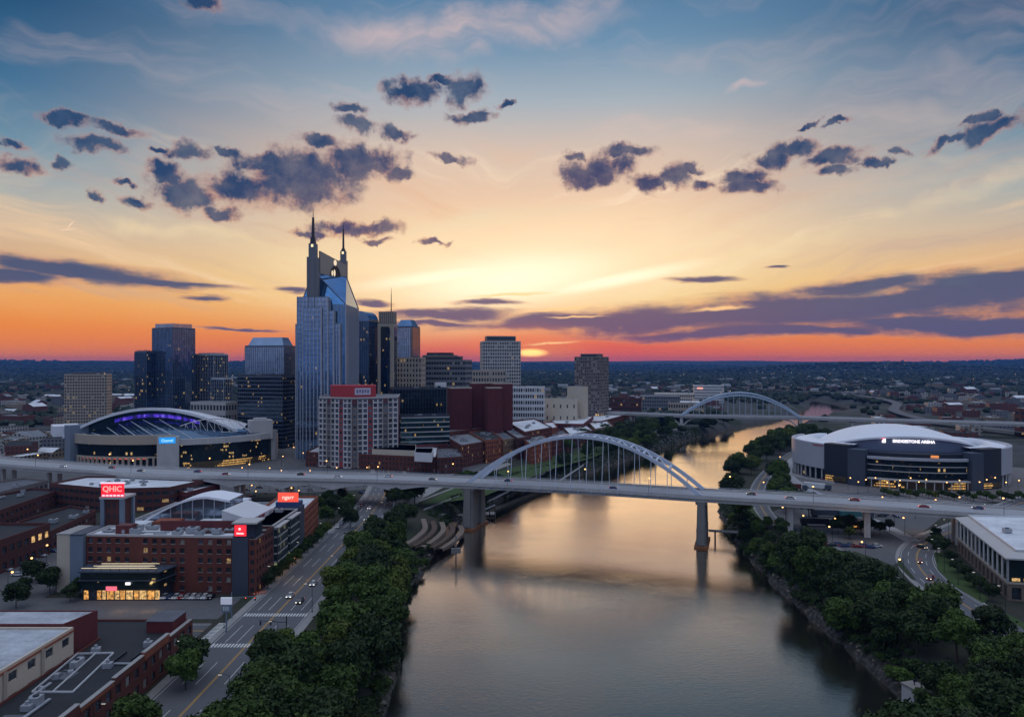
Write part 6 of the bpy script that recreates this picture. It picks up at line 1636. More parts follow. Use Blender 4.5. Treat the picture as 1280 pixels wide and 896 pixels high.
def crown_mesh(name, m, R_, H, zc, nl, nq, size, seed):
    rg = np.random.default_rng(seed); V = []; 
    lob = []
    for k in range(nl):
        a = 2.4 * k + rg.uniform(-.4, .4); h = rg.uniform(-.75, .95); r_ = math.sqrt(max(.05, 1 - h * h * .8)) * rg.uniform(.35, .72)
        lob.append((R_ * r_ * math.cos(a), R_ * r_ * math.sin(a), zc + H / 2 * h * .75, R_ * rg.uniform(.30, .48)))
    lob.append((0, 0, zc, R_ * .55)); lob.append((0, 0, zc + H * .28, R_ * .4))
    C = np.array(lob); per = nq // len(lob); faces = []
    for cx, cy_, cz, r in lob:
        d = rg.normal(size=(per, 3)); d /= np.linalg.norm(d, axis=1)[:, None]
        d[:, 2] = np.where(d[:, 2] < -.55, -d[:, 2], d[:, 2])
        rr = r * (1 + rg.normal(0, .13, per) + .18 * np.sin(d[:, 0] * 7 + cx) * np.cos(d[:, 1] * 6 + cy_))
        P = np.array([cx, cy_, cz]) + d * rr[:, None] * np.array([1, 1, .86])
        n = d + rg.normal(0, .55, (per, 3)); n /= np.linalg.norm(n, axis=1)[:, None]
        t = np.cross(n, rg.normal(size=(per, 3))); t /= np.linalg.norm(t, axis=1)[:, None]; w = np.cross(n, t)
        s_ = size * rg.uniform(.55, 1.25, per)[:, None]
        q = np.stack([P - t * s_ - w * s_ * .6, P + t * s_ * .2 - w * s_ * .8, P + t * s_ + w * s_ * .5, P - t * s_ * .3 + w * s_ * .8], 1)
        V.append(q.reshape(-1, 3))
    V = np.concatenate(V); F = np.arange(len(V)).reshape(-1, 4)
    me = bpy.data.meshes.new(name); me.from_pydata(V.tolist(), [], F.tolist()); me.materials.append(m); me.update()
    return me
def trunk_mesh(h, r, seed):
    rnd = random.Random(seed); q = MB(); top = (rnd.uniform(-.4, .4), rnd.uniform(-.4, .4), h * .62)
    q.tube([(0, 0, -1.2), (0, 0, .4), (top[0] * .5, top[1] * .5, h * .33), top], [r * 1.3, r, r * .8, r * .5], 8)
    for k in range(5):
        a = k * 1.3 + rnd.random(); z0 = h * rnd.uniform(.3, .5); q.tube([(top[0] * .4, top[1] * .4, z0), (1.4 * math.cos(a), 1.4 * math.sin(a), z0 + h * .14), (h * .24 * math.cos(a), h * .24 * math.sin(a), z0 + h * .3)], [r * .5, r * .35, r * .15], 6)
    return q.mesh('trunk', M_BARK, True)
TREES = []
TK = [(6.2, 9.6, 8.2, 15, 6200, .42, 13.5), (5.2, 10.5, 8.6, 13, 5600, .40, 14.2), (7.0, 8.8, 7.8, 17, 6800, .44, 12.6), (4.4, 7.4, 6.0, 11, 4300, .36, 9.8), (3.0, 4.6, 4.0, 9, 2400, .28, 6.4)]
for i, (r_, h, zc, nl, nq, sz, ht) in enumerate(TK):
    for j in range(2 if i < 3 else 1):
        o = bpy.data.objects.new('broadleaf_tree', None); 
        tr = bpy.data.objects.new('trunk', trunk_mesh(ht, .32 if i < 3 else .18, i * 3 + j)); cr = bpy.data.objects.new('crown', crown_mesh('crown', LEAF[1], r_, h, zc, nl, nq, sz, 50 + i * 7 + j))
        TREES.append((o, tr, cr, i))
ALLTREES = []
def ordinal(n):
    w = ['first', 'second', 'third', 'fourth', 'fifth', 'sixth', 'seventh', 'eighth', 'ninth', 'tenth', 'eleventh', 'twelfth']
    return w[n - 1] if n <= 12 else f"{n}{'th' if 10 < n % 100 < 14 else {1: 'st', 2: 'nd', 3: 'rd'}.get(n % 10, 'th')}"
ZCOUNT = {}
rt = random.Random(77)
def tree(x, y, kinds, where, group, sc=None, z=None, leaf=None):
    o, tr, cr, i = rt.choice([t for t in TREES if t[3] in kinds])
    r = o.copy(); COL.objects.link(r); r.location = (x, y, gz(x, y) if z is None else z); r.rotation_euler = (0, 0, rt.uniform(0, 6.28)); s_ = sc or rt.uniform(.82, 1.18); r.scale = (s_ * rt.uniform(.93, 1.07), s_, s_ * rt.uniform(.9, 1.1))
    a, b = tr.copy(), cr.copy()
    for k in (a, b): COL.objects.link(k); k.parent = r
    lf = leaf if leaf is not None else rt.choice([0, 0, 1, 1, 2]); b.material_slots[0].link = 'OBJECT'; b.material_slots[0].material = LEAF[lf]
    n = ZCOUNT[where] = ZCOUNT.get(where, 0) + 1
    tag(r, f"{('dark green', 'mid green', 'yellow-green')[lf]} {'big ' if s_ > 1.08 and i < 3 else ('small ' if i > 2 else '')}tree, {ordinal(n)} {where}", 'tree', group)
    ALLTREES.append((x, y)); return r
def near_path(x, y, paths):
    return min(min(math.hypot(x - p.x, y - p.y) for p in P) for P in paths)
def scatter(cands, dmin, n):
    out = []
    for c in cands:
        if all((c[0] - o[0]) ** 2 + (c[1] - o[1]) ** 2 > dmin * dmin for o in out): out.append(c)
        if len(out) >= n: break
    return out
def zone(xr, yr, test, dmin, n, seed, tries=4000):
    rr_ = np.random.default_rng(seed); X = rr_.uniform(*xr, tries); Y = rr_.uniform(*yr, tries); D = shore_dist(X, Y)
    c = [(x, y) for x, y, d in zip(X, Y, D) if test(x, y, d)]
    return sorted(scatter(c, dmin, n), key=lambda p: p[1])
# left bank, between the river street and the water
def t_left(x, y, d):
    if d < 2.5 or x < -60 or (y < 172 and x > -0.24 * y): return False
    if -62 < x < -47 and 186 < y < 222: return False
    if y > 300 and x > -50: return False
    return True
for x, y in zone((-62, 10), (118, 318), t_left, 6.6, 95, 3): tree(x, y, (0, 1, 2, 3) if y < 290 else (1, 3), 'upstream along the left river bank below the bridge', 'trees on the left river bank', leaf=rt.choice([1, 1, 2, 0]))
# right bank, between water and the riverside road
def side(x, y, P):
    """which side of a path a point lies on (positive: left of its direction)"""
    i = min(range(len(P) - 1), key=lambda k: (P[k].x - x) ** 2 + (P[k].y - y) ** 2); d_ = P[i + 1] - P[i]
    return d_.x * (y - P[i].y) - d_.y * (x - P[i].x)
BLK = at(1143, 884, WZ)
def t_right(x, y, d):
    if x < 30 or d < 2.0 or math.hypot(x - BLK.x, y - BLK.y) < 10 or near_path(x, y, [RB]) < 8.5: return False
    if y < 205: return d < 62 and near_path(x, y, [RA]) > 12
    return side(x, y, RB) > 0 and d < (24 if y > 265 else 34) and math.sin(x * .23) + math.sin(y * .17 + 1) > -1.25
for x, y in zone((60, 240), (130, 395), t_right, 6.8, 80, 5, 9000): tree(x, y, (0, 1, 2, 3) if y < 250 else ((1, 3, 3) if y < 284 else (4,)), 'upstream along the right river bank below the bridge', 'trees on the right river bank', leaf=rt.choice([0, 0, 1, 2]) if y > 260 else rt.choice([0, 0, 1]))
def t_right2(x, y, d):
    if x < 90 or d < 4 or d > 40: return False
    if abs((x - PL.x) * -u_.y + (y - PL.y) * u_.x) < 17: return False
    return near_path(x, y, [RB, RC]) > 8 and x < 330
for x, y in zone((90, 350), (372, 800), t_right2, 8.0, 60, 6, 8000): tree(x, y, (0, 2), 'upstream on the right bank between the two bridges', 'trees on the right bank between the bridges')
# left bank upstream woods
def t_left2(x, y, d): return 4 < d < 62 and x < 330 and x > 20 and not (d > 30 and y < 640)
for x, y in zone((20, 340), (575, 1000), t_left2, 10.5, 62, 8, 8000): tree(x, y, (0, 2), 'upstream on the far left bank behind the arch', 'trees on the far left bank', leaf=rt.choice([0, 0, 1]))
# shrubs leaning over the water
def shrub(x, y, where):
    o, tr, cr, i = [t for t in TREES if t[3] == 4][0]; r = o.copy(); COL.objects.link(r); r.name = 'riverside_shrub'; sc_ = rt.uniform(.45, .95); r.location = (x, y, gz(x, y) - .8); r.rotation_euler = (0, 0, rt.uniform(0, 6)); r.scale = (sc_ * 1.25, sc_ * 1.1, sc_ * .8)
    for k_, nm in ((tr.copy(), 'stem'), (cr.copy(), 'foliage')): COL.objects.link(k_); k_.parent = r; k_.name = nm
    lf = rt.choice([0, 0, 1]); k_.material_slots[0].link = 'OBJECT'; k_.material_slots[0].material = LEAF[lf]; n = ZCOUNT[where] = ZCOUNT.get(where, 0) + 1
    tag(r, f"low {('dark', 'mid-green')[lf]} shrub at the water's edge, {ordinal(n)} {where}", 'shrub', "shrubs at the water's edge")
for x, y in zone((-70, 30), (125, 335), lambda x, y, d: .8 < d < 5, 3.2, 70, 21, 20000): shrub(x, y, 'upstream on the left bank')
for x, y in zone((50, 240), (130, 400), lambda x, y, d: .8 < d < 6 and x > 40 and math.hypot(x - BLK.x, y - BLK.y) > 5, 3.4, 85, 22, 20000): shrub(x, y, 'upstream on the right bank')
# street trees by the brick complex
for k in range(11):
    y = 256 + 8.2 * k; tree(-86.9 + rt.uniform(-.2, .4), y, (4,), 'from the corner along the pavement of the brick complex', 'street trees beside the river street', .9, 0.18)
for k, (x, y) in enumerate([at(p[0], p[1]).xy for p in ((408, 655), (418, 645), (430, 652), (436, 640), (410, 632), (424, 630), (398, 640), (438, 660))]): tree(x, y, (3,), 'in the small park left of the street below the viaduct', 'park trees below the viaduct')
for k, p in enumerate(((494, 668), (500, 655), (508, 660), (490, 628), (500, 626), (512, 624), (522, 622), (508, 634), (518, 632), (494, 636))): q = at(*p); tree(q.x, q.y, (3, 0), 'right of the street near the terraces', 'trees by the terraces', leaf=0)
for p in ((238, 845), (168, 935), (232, 862)): q = at(*p); tree(q.x, q.y, (3, 3), 'on the near left pavement beside the stepped brick wall', 'near street trees', 1.0 if p[0] > 200 else 1.2)
for p in ((1048, 668), (1062, 664), (1076, 666), (1088, 664), (1100, 668), (1112, 664), (1062, 674), (1000, 712)): q = at(*p); tree(q.x, q.y, (3, 4), 'in the planted island of the yard under the viaduct', 'trees in the viaduct yard', .9, leaf=0)
for p in ((1166, 686), (1176, 694), (1170, 676), (1188, 704), (1196, 716), (1206, 724), (1216, 734), (1226, 740), (1240, 752)): q = at(*p); tree(q.x, q.y, (4, 3), 'on the verge in front of the glass hall', 'trees by the glass hall', .85, leaf=0)
for k in range(26): q = at(1105 + 8 * k, 619 + (k % 3) * 2 + k * .25); tree(q.x, q.y, (4,), 'left to right in the planting before the right arena', 'trees before the right arena', .75, leaf=rt.choice([0, 1]))
for p in ((40, 728), (30, 745), (62, 742), (88, 752), (70, 735), (20, 760), (100, 745)): q = at(*p); tree(q.x, q.y, (4, 3), 'beside the lot at the far left', 'trees by the side lot', .9, leaf=0)
for k in range(8): q = at(575 + k * 7, 604 - k * .5); tree(q.x, q.y, (3,), 'in the row behind the left bridge pier', 'trees behind the left pier', .8, leaf=rt.choice([0, 1]))
# scrub on both river banks, and the stones at the water's edge
rg = np.random.default_rng(4); X = rg.uniform(-70, 330, 60000); Y = rg.uniform(120, 900, 60000); D_ = shore_dist(X, Y); ok_ = (D_ > .6) & (D_ < 12) & ((X + 55) ** 2 / 900 + (Y - 352) ** 2 / 1600 > 1)
X, Y = X[ok_][:2600], Y[ok_][:2600]; Z = ground_z(X, Y); V = []
for x, y, z in zip(X, Y, Z):
    n_ = 26; r_ = rg.uniform(.8, 2.2); d_ = rg.normal(size=(n_, 3)); d_ /= np.linalg.norm(d_, axis=1)[:, None]; d_[:, 2] = abs(d_[:, 2]); P_ = np.array([x, y, z - .1]) + d_ * r_ * rg.uniform(.6, 1.1, (n_, 1))
    t_ = np.cross(d_, rg.normal(size=(n_, 3))); t_ /= np.linalg.norm(t_, axis=1)[:, None]; w_ = np.cross(d_ + rg.normal(0, .4, (n_, 3)), t_); s_ = rg.uniform(.22, .5, (n_, 1))
    V.append(np.stack([P_ - t_ * s_ - w_ * s_, P_ + t_ * s_ * .4 - w_ * s_ * .8, P_ + t_ * s_ + w_ * s_ * .6, P_ - t_ * s_ * .3 + w_ * s_], 1).reshape(-1, 3))
V = np.concatenate(V); me = bpy.data.meshes.new('bank_scrub'); me.from_pydata(V.tolist(), [], np.arange(len(V)).reshape(-1, 4).tolist()); me.materials.append(LEAF[0]); me.update(); struct(link(bpy.data.objects.new('bank_scrub', me)), 'stuff')
# far woods: nobody could count them
rg = np.random.default_rng(12)
def icos():
    t = (1 + 5 ** .5) / 2; v = np.array([(-1, t, 0), (1, t, 0), (-1, -t, 0), (1, -t, 0), (0, -1, t), (0, 1, t), (0, -1, -t), (0, 1, -t), (t, 0, -1), (t, 0, 1), (-t, 0, -1), (-t, 0, 1)], float)
    f = np.array([(0, 11, 5), (0, 5, 1), (0, 1, 7), (0, 7, 10), (0, 10, 11), (1, 5, 9), (5, 11, 4), (11, 10, 2), (10, 7, 6), (7, 1, 8), (3, 9, 4), (3, 4, 2), (3, 2, 6), (3, 6, 8), (3, 8, 9), (4, 9, 5), (2, 4, 11), (6, 2, 10), (8, 6, 7), (9, 8, 1)])
    return v / np.linalg.norm(v[0]), f
IV, IF = icos()
def blobs(name, pts, radii, m, kind='stuff', flat=.75):
    n = len(pts); V = np.repeat(IV[None], n, 0) * (1 + rg.normal(0, .2, (n, 12, 1))) * radii[:, None, None] * np.array([1, 1, flat]); V += pts[:, None, :]
    F = (IF[None] + 12 * np.arange(n)[:, None, None]).reshape(-1, 3)
    me = bpy.data.meshes.new(name); me.from_pydata(V.reshape(-1, 3).tolist(), [], F.tolist()); me.materials.append(m); me.update()
    return struct(link(bpy.data.objects.new(name, me)), kind)
X = rg.uniform(-80, 330, 90000); Y = rg.uniform(120, 900, 90000); D_ = shore_dist(X, Y); ok_ = (D_ > -1.2) & (D_ < 1.8); X, Y = X[ok_][:2600], Y[ok_][:2600]
blobs('shore_rocks', np.stack([X, Y, ground_z(X, Y) + .1], 1), rg.uniform(.25, .95, len(X)), mat('river_stone', (112, 104, 94), .9, .35, .6), flat=.6)
N = 26000; D_ = 900 * np.exp(rg.uniform(0, 1, N) ** .8 * math.log(11000 / 900)); PXs = rg.uniform(-120, 1400, N); X = (PXs - 640) / 900 * D_; Y = D_
clump = np.sin(X / 190 + 2 * np.sin(Y / 330)) + np.sin(Y / 260 + 1.7 * np.sin(X / 210 + 1)) + rg.normal(0, .6, N)
SD = shore_dist(X, Y); fwd = np.min([np.hypot(X - p.x, Y - p.y) for p in fw], 0)
keep = (SD > 8) & (fwd > 24) & ((clump > .25) | (Y > 2600) | ((SD < 130) & (Y > 950))) & ~((X < 60) & (Y < 1400) & (X > -430)) & ~((Y < 1450) & (X > 330) & (clump < 1.2))
X, Y = X[keep], Y[keep]; rad = rg.uniform(4.5, 8.5, len(X)) * (1 + np.clip(Y - 1500, 0, 8000) / 3200); Z = ground_z(X, Y)
blobs('far_woodland', np.stack([X, Y, Z + rad * .45], 1), rad, leafmat('far_leaves', (.007, .017, .010), (.022, .036, .018)))

# ================================================================ cars
def paint(name, c, metal=.3): 
    m = mat(name, c, .3, .06, 1.0, metal); return m
PAINTS = [('white', paint('white_car_paint', (205, 206, 208))), ('silver', paint('silver_car_paint', (150, 153, 158), .6)), ('black', paint('black_car_paint', (22, 23, 26))), ('grey', paint('grey_car_paint', (84, 88, 94), .5)), ('red', paint('red_car_paint', (140, 24, 26))), ('blue', paint('blue_car_paint', (40, 62, 110)))]
M_RUBBER = mat('rubber', (26, 26, 28), .9, .2, 3); M_RIM = mat('wheel_rim', (140, 142, 146), .35, .1, 2, .8)
M_TAIL = lampmat('tail_lamp', (.7, .03, .02), .25); M_TAILON = lampmat('lit_tail_lamp', (1, .06, .03), 2.5); M_HEAD = lampmat('head_lamp', (.8, .8, .8), .15); M_HEADON = lampmat('lit_head_lamp', (1, .92, .75), 2.2)
def make_car():
    r = thing('parked_car', 'car', 'car'); q = MB()
    prof = [(-2.25, .35), (-2.3, .62), (-2.2, .82), (-1.2, .95), (1.3, .98), (2.15, .9), (2.25, .6), (2.2, .35)]
    def loft(prof, w0, w1):
        for (y0, z0), (y1, z1) in zip(prof, prof[1:] + prof[:1]):
            a, b = (w0 if z0 < .8 else w1), (w0 if z1 < .8 else w1)
            q.face([(-a, y0, z0), (-b, y1, z1), (b, y1, z1), (a, y0, z0)])
        for s_ in (-1, 1): 
            pts = [(s_ * (w0 if z < .8 else w1), y, z) for y, z in prof]; q.face(pts if s_ > 0 else pts[::-1])
    loft(prof, .9, .82)
    q.face([(-.62, -.55, 1.46), (.62, -.55, 1.46), (.62, 1.15, 1.44), (-.62, 1.15, 1.44)])
    q.build('body', PAINTS[0][1], r)
    q = MB(); b0 = [(-.8, -1.35, .94), (.8, -1.35, .94), (.8, 1.95, .95), (-.8, 1.95, .95)]; t0 = [(-.62, -.55, 1.45), (.62, -.55, 1.45), (.62, 1.15, 1.43), (-.62, 1.15, 1.43)]
    for i in range(4): q.face([b0[i], b0[(i + 1) % 4], t0[(i + 1) % 4], t0[i]])
    q.build('cabin_glass', M_PANE, r)
    for x in (-.82, .82):
        for y in (-1.4, 1.4):
            q = MB(); q.tube([(x - .11, y, .33), (x + .11, y, .33)], .33, 10); w = q.build('wheel', M_RUBBER, r); q = MB(); q.tube([(x * 1.0 - .125, y, .33), (x + .125, y, .33)], .2, 8); q.build('rim', M_RIM, w)
    for x in (-.66, .66):
        q = MB(); q.box(x - .2, x + .2, -2.34, -2.24, .6, .78); q.build('headlight', M_HEAD, r); q = MB(); q.box(x - .2, x + .2, 2.2, 2.3, .66, .84); q.build('taillight', M_TAIL, r)
    return r
CAR = make_car(); first_car = [True]; rc = random.Random(31); CCOUNT = {}
def car(x, y, rot, where, group, col=None, lit=None, z=.1):
    ci = col if col is not None else rc.choice([0, 0, 1, 2, 3, 3, 4, 5]); cn, cm = PAINTS[ci]
    n = CCOUNT[(where, cn)] = CCOUNT.get((where, cn), 0) + 1
    mm = {'body': cm}
    if lit: mm['taillight'] = M_TAILON; mm['headlight'] = M_HEADON
    r = dup(CAR, (x, y, z), rot, f"{cn} car, {ordinal(n)} {cn} one {where}", group, mats=mm)
    if not lit: pass
    else: r.name = 'moving_car'
    return r
U = lambda a, b: rc.uniform(a, b)
for p, c, rot in (((392, 731), 0, 0), ((363, 746), 0, 0), ((375, 753), 3, 0), ((430, 703), 4, math.pi), ((322, 806), 4, math.pi), ((448, 668), 0, 0), ((458, 650), 3, 0), ((462, 636), 0, 0), ((440, 680), 1, math.pi)):
    q = at(*p); car(q.x, q.y, rot, 'driving on the river street', 'cars driving on the river street', c, True)
for k in range(9): q = at(206 + 7.2 * k, 747.5); car(q.x, q.y, 0, 'parked in front of the brick block', 'cars parked before the brick block')
for k in range(6): car(-200 + 5.5 * k + U(-.4, .4), 235 + U(-.3, .3), 1.2, 'in the lot left of the pavilion', 'cars in the lot by the pavilion', rc.choice([0, 0, 1]))
for j in range(5):
    for k in range(9):
        if rc.random() < .3: continue
        car(-168 - 6.2 * j * 1.5, 272 + 3.1 * k * 2.2 + U(-.3, .3), math.pi / 2, 'in the side lot behind the lit brick hall', 'cars in the side lot')
for k in range(13): 
    if k % 4 != 3: car(-64.0 + U(-.15, .15) - .9, 322 + 6.6 * k, 0, 'parked along the right kerb of the river street', 'cars parked on the river street')
for k in range(9): car(-85.0, 352 + 6.8 * k, 0, 'parked along the left kerb near the viaduct', 'cars parked near the viaduct')
for p, c, rot in (((1150, 703), 4, -.5), ((1163, 724), 4, -.75), ((1236, 778), 3, 2.3), ((1152, 685), 2, .3)): q = at(*p); car(q.x, q.y, rot, 'driving on the curving avenue', 'cars driving on the avenue', c, True)
for k in range(13): q = at(1000 + 8 * k, 679 + (k % 2) * 1.5 + k * .4); car(q.x, q.y, 1.4 + U(-.1, .1), 'parked in the yard under the viaduct', 'cars parked in the viaduct yard')
for k in range(9): q = at(1032 + 11 * k, 640 + (k % 3) * 3); car(q.x, q.y, U(0, 3), 'standing in the yard beside the trailers', 'cars beside the trailers')
for k in range(24): q = at(1006 + rc.random() * 34, 574 + 2.0 * k + U(-1, 1) if k < 14 else 578 + 1.5 * (k - 14)); car(q.x, q.y, .6 + U(-.2, .2), 'in the ring lot left of the right arena', 'cars in the arena ring lot')
for k, x in enumerate((60, 140, 205, 262, 320, 385, 432, 492, 545, 640, 770, 935, 985, 1075, 1150, 1215)):
    pt, d, s_ = nearest(at(x, 585 if x < 300 else 600 + (x - 593) * .055, ZD).xy); n_ = Vector((-d.y, d.x)) * (3.2 if k % 2 else -3.2); an = math.atan2(d.y, d.x) - math.pi / 2 + (0 if k % 2 else math.pi); c = pt + n_
    car(c.x, c.y, an, 'driving over the arch bridge', 'cars on the arch bridge', 4 if x == 1075 else None, True, ZD + .02)
for k in range(26): q = at(330 + 7 * k, 612 + (k * 7 % 5) * 3); 
for k in range(26):
    q = at(300 + 8 * k, 607 + (k * 7 % 5) * 3.2)
    if abs(q.x + 80) > 11 and abs(q.x + 100) > 4: car(q.x, q.y, U(0, 3.1), 'in the lots under the viaduct', 'cars in the lots under the viaduct')
for o in list(CAR.children): 
    for g in list(o.children): bpy.data.objects.remove(g)
    bpy.data.objects.remove(o)
bpy.data.objects.remove(CAR)

# ================================================================ trailers, lamps, signals, small street things
def make_trailer(label, p, rot, m_, L=13, cat='truck'):
    r = thing('semi_trailer', label, cat, (p.x, p.y, .1), rot); q = MB(); q.box(-1.25, 1.25, -L / 2, L / 2, 1.0, 3.8); loc_build(q, 'box_body', m_, r)
    q = MB(); q.box(-1.2, 1.2, -L / 2 - 3.6, -L / 2 - .4, .6, 3.3); q.face([(-1.2, -L / 2 - 3.62, 1.9), (1.2, -L / 2 - 3.62, 1.9), (1.2, -L / 2 - 3.62, 2.9), (-1.2, -L / 2 - 3.62, 2.9)]); loc_build(q, 'cab', M_SLATE, r)
    for y in (-L / 2 - 2.4, -L / 2 + .4, L / 2 - 1, L / 2 - 2.4):
        for x in (-1.1, 1.1): q = MB(); q.tube([(x - .18, y, .52), (x + .18, y, .52)], .52, 10); loc_build(q, 'wheel', M_RUBBER, r)
    return r
for lb, px_, rot, m_ in (('long dark trailer with blue stripe parked under the viaduct', (1018, 657), 1.45, M_DARK), ('dark trailer parked behind the long dark trailer', (1030, 646), 1.5, M_SLATE), ('teal trailer parked by the viaduct pier in the yard', (1066, 648), 1.5, mat('teal_trailer_paint', (50, 104, 108), .5, .1, .3)), ('grey trailer near the end of the trailer line', (1084, 645), 1.5, M_MGREY), ('white box trailer beside the arena loading ramp', (1018, 611), .9, M_WHITE), ('red and grey trailer next to the white box trailer', (988, 612), 1.2, M_RED)):
    make_trailer(lb, at(*px_), rot, m_)
r = thing('food_stall', 'orange-lit stall in the yard by the second viaduct pier', 'stall', tuple(at(1073, 660))); q = MB(); q.box(-4, 4, -2, 2, 0, 2.4); loc_build(q, 'counter', mat('orange_stall_paint', (150, 80, 40), .6, .1, .5), r); q = MB(); q.frustum(rect(0, 0, 4.6, 2.6), rect(0, 0, 3.6, .2), 2.5, 3.6); loc_build(q, 'awning', M_BRICKO, r); q = MB(); q.box(-3.4, 3.4, -2.1, -2.02, 1.0, 2.2); loc_build(q, 'lit_hatch', M_LITG, r)
r = thing('tent', 'salmon-coloured canopy tent among the trailers', 'tent', tuple(at(1042, 642))); q = MB(); q.frustum(rect(0, 0, 5, 3), rect(0, 0, 3.5, .3), 2.6, 4.0); loc_build(q, 'canopy', mat('salmon_canvas', (200, 120, 100), .8, .1, .5), r); q = MB(); [q.bar((x, y, 0), (x, y, 2.6), .12) for x in (-4.6, 4.6) for y in (-2.7, 2.7)]; loc_build(q, 'tent_poles', M_STEEL, r)
M_LAMPW = lampmat('warm_street_lamp', (1.0, .5, .17), 4.0); M_LAMPC = lampmat('cool_street_lamp', (1.0, .93, .8), 0.7)
def make_lamp(h, arm, m_, nm='street_lamp'):
    r = thing(nm, 'lamp', 'street lamp'); q = MB(); q.tube([(0, 0, -.3), (0, 0, .5), (0, 0, .55), (0, 0, h)], [.2, .2, .1, .07], 8); q.build('pole', M_DARK, r)
    q = MB(); q.tube([(0, 0, h - .05), (arm * .5, 0, h + .3), (arm, 0, h + .35)], .05, 6); q.build('arm', M_DARK, r)
    q = MB(); q.box(arm - .15, arm + .75, -.18, .18, h + .28, h + .44); hd = q.build('lamp_head', M_DARK, r); q = MB()
    if m_ is M_LAMPW: q.tube([(arm + .3, 0, h - .35), (arm + .3, 0, h - .2), (arm + .3, 0, h + .12), (arm + .3, 0, h + .27)], [.16, .36, .36, .16], 8)
    else: q.box(arm - .08, arm + .68, -.14, .14, h + .14, h + .275)
    q.build('lens', m_, hd); return r
L1 = make_lamp(9, 1.8, M_LAMPC); L2_ = make_lamp(7.5, 1.2, M_LAMPW)
LC = {}
def lamp(pr, x, y, rot, where, group, z=0.15):
    n = LC[where] = LC.get(where, 0) + 1
    return dup(pr, (x, y, z), rot, f"dark street lamp, {ordinal(n)} {where}", group)
for k in range(9): lamp(L1, -64.4, 130 + 34 * k, math.pi, 'upstream on the right side of the river street', 'lamps along the river street')
for k in range(9): lamp(L1, -87.2, 150 + 34 * k, 0, 'upstream on the left side of the river street', 'lamps along the river street')
for i in range(2, len(RA), 9): lamp(L1, RA[i].x + 8, RA[i].y, math.pi, 'along the curving avenue', 'lamps along the curving avenue')
for i in range(20, len(RB), 12): lamp(L2_, RB[i].x + 5.4, RB[i].y, math.pi, 'upstream along the riverside road', 'lamps along the riverside road')
for k, (pt, d) in enumerate(along(BP, 38, 12)):
    n_ = Vector((-d.y, d.x)) * (11.2 if k % 2 else -11.2); c = pt + n_
    if c.y < 60: continue
    lamp(L2_, c.x, c.y, math.atan2(-n_.y, -n_.x), 'from the left along the arch bridge deck', 'lamps on the arch bridge', ZD + .2)
for k in range(30):
    q = at(300 + (k * 37 % 210), 598 + (k * 13 % 9) * 4)
    if abs(q.x + 80) > 13: lamp(L2_, q.x, q.y, k, 'lit warm in the lots under the viaduct', 'lamps in the lots under the viaduct')
for k in range(26): q = at(84 + k * 9.4, 583 + (k * 5 % 4) * 1.2) if k < 8 else at(300 + (k - 8) * 13, 566 + (k * 7 % 5) * 4); lamp(L2_, q.x, q.y, k, 'lit warm in the streets behind the viaduct', 'lamps in the downtown streets')
for k in range(18): q = at(1060 + k * 12.5, 612 + (k * 5 % 3) * 3); lamp(L2_, q.x, q.y, k, 'lit warm on the forecourt of the right arena', 'lamps before the right arena')
for k in range(16): q = at(1040 + k * 13, 668 - (k * 11 % 7) * 5); lamp(L2_, q.x, q.y, k * 2, 'in the viaduct yard', 'lamps in the viaduct yard') if near_path(q.x, q.y, [RA]) > 9 else None
for k in range(10): q = at(10 + k * 24, 742 - (k * 7 % 5) * 9); lamp(L2_, q.x, q.y, k, 'around the lot at the far left', 'lamps by the side lot')
for pr in (L1, L2_):
    for o in list(pr.children):
        for g in list(o.children): bpy.data.objects.remove(g)
        bpy.data.objects.remove(o)
    bpy.data.objects.remove(pr)
# warm pools from the brightest lamp clusters
for i, (p_, e) in enumerate(((at(320, 588, 7), 900), (at(360, 590, 7), 900), (at(130, 582, 7), 900), (at(500, 612, 7), 700), (at(470, 606, 7), 500), (at(1120, 612, 7), 700), (at(1170, 612, 7), 700), (at(1072, 662, 6), 500), (at(1150, 650, 6), 500), (at(150, 752, 3), 260), (at(185, 752, 3), 260), (at(370, 712, 4), 200))):
    l = bpy.data.lights.new('street_lamp_light', 'POINT'); l.energy = e; l.color = (1, .55, .22); l.shadow_soft_size = .5; o = bpy.data.objects.new('street_lamp_light', l); o.location = p_; COL.objects.link(o)
# traffic signals with mast arms
for lb, x, y, rot in (('tall blue-grey signal mast at the left corner of the side street', -88.2, 226.5, 0), ('dark signal mast reaching over the street from the right kerb', -64.2, 205, math.pi)):
    r = thing('traffic_signal', lb, 'traffic signal', (x, y, .15), rot); q = MB(); q.tube([(0, 0, -.2), (0, 0, 8.2)], [.22, .14], 8); loc_build(q, 'mast', M_BGREY if rot == 0 else M_DARK, r); q = MB(); q.tube([(0, 0, 6.4), (8, 0, 6.9)], [.12, .07], 6); loc_build(q, 'arm', M_BGREY if rot == 0 else M_DARK, r)
    for k in (4.5, 7.4):
        q = MB(); q.box(k - .2, k + .2, -.2, .2, 5.6, 6.7); h_ = loc_build(q, 'signal_head', M_DARK, r); q = MB(); q.tube([(k, -.24, 6.45), (k, -.21, 6.45)], .13, 8); o = q.build('red_lens', lampmat('red_signal', (1, .1, .05), 3)); o.parent = h_
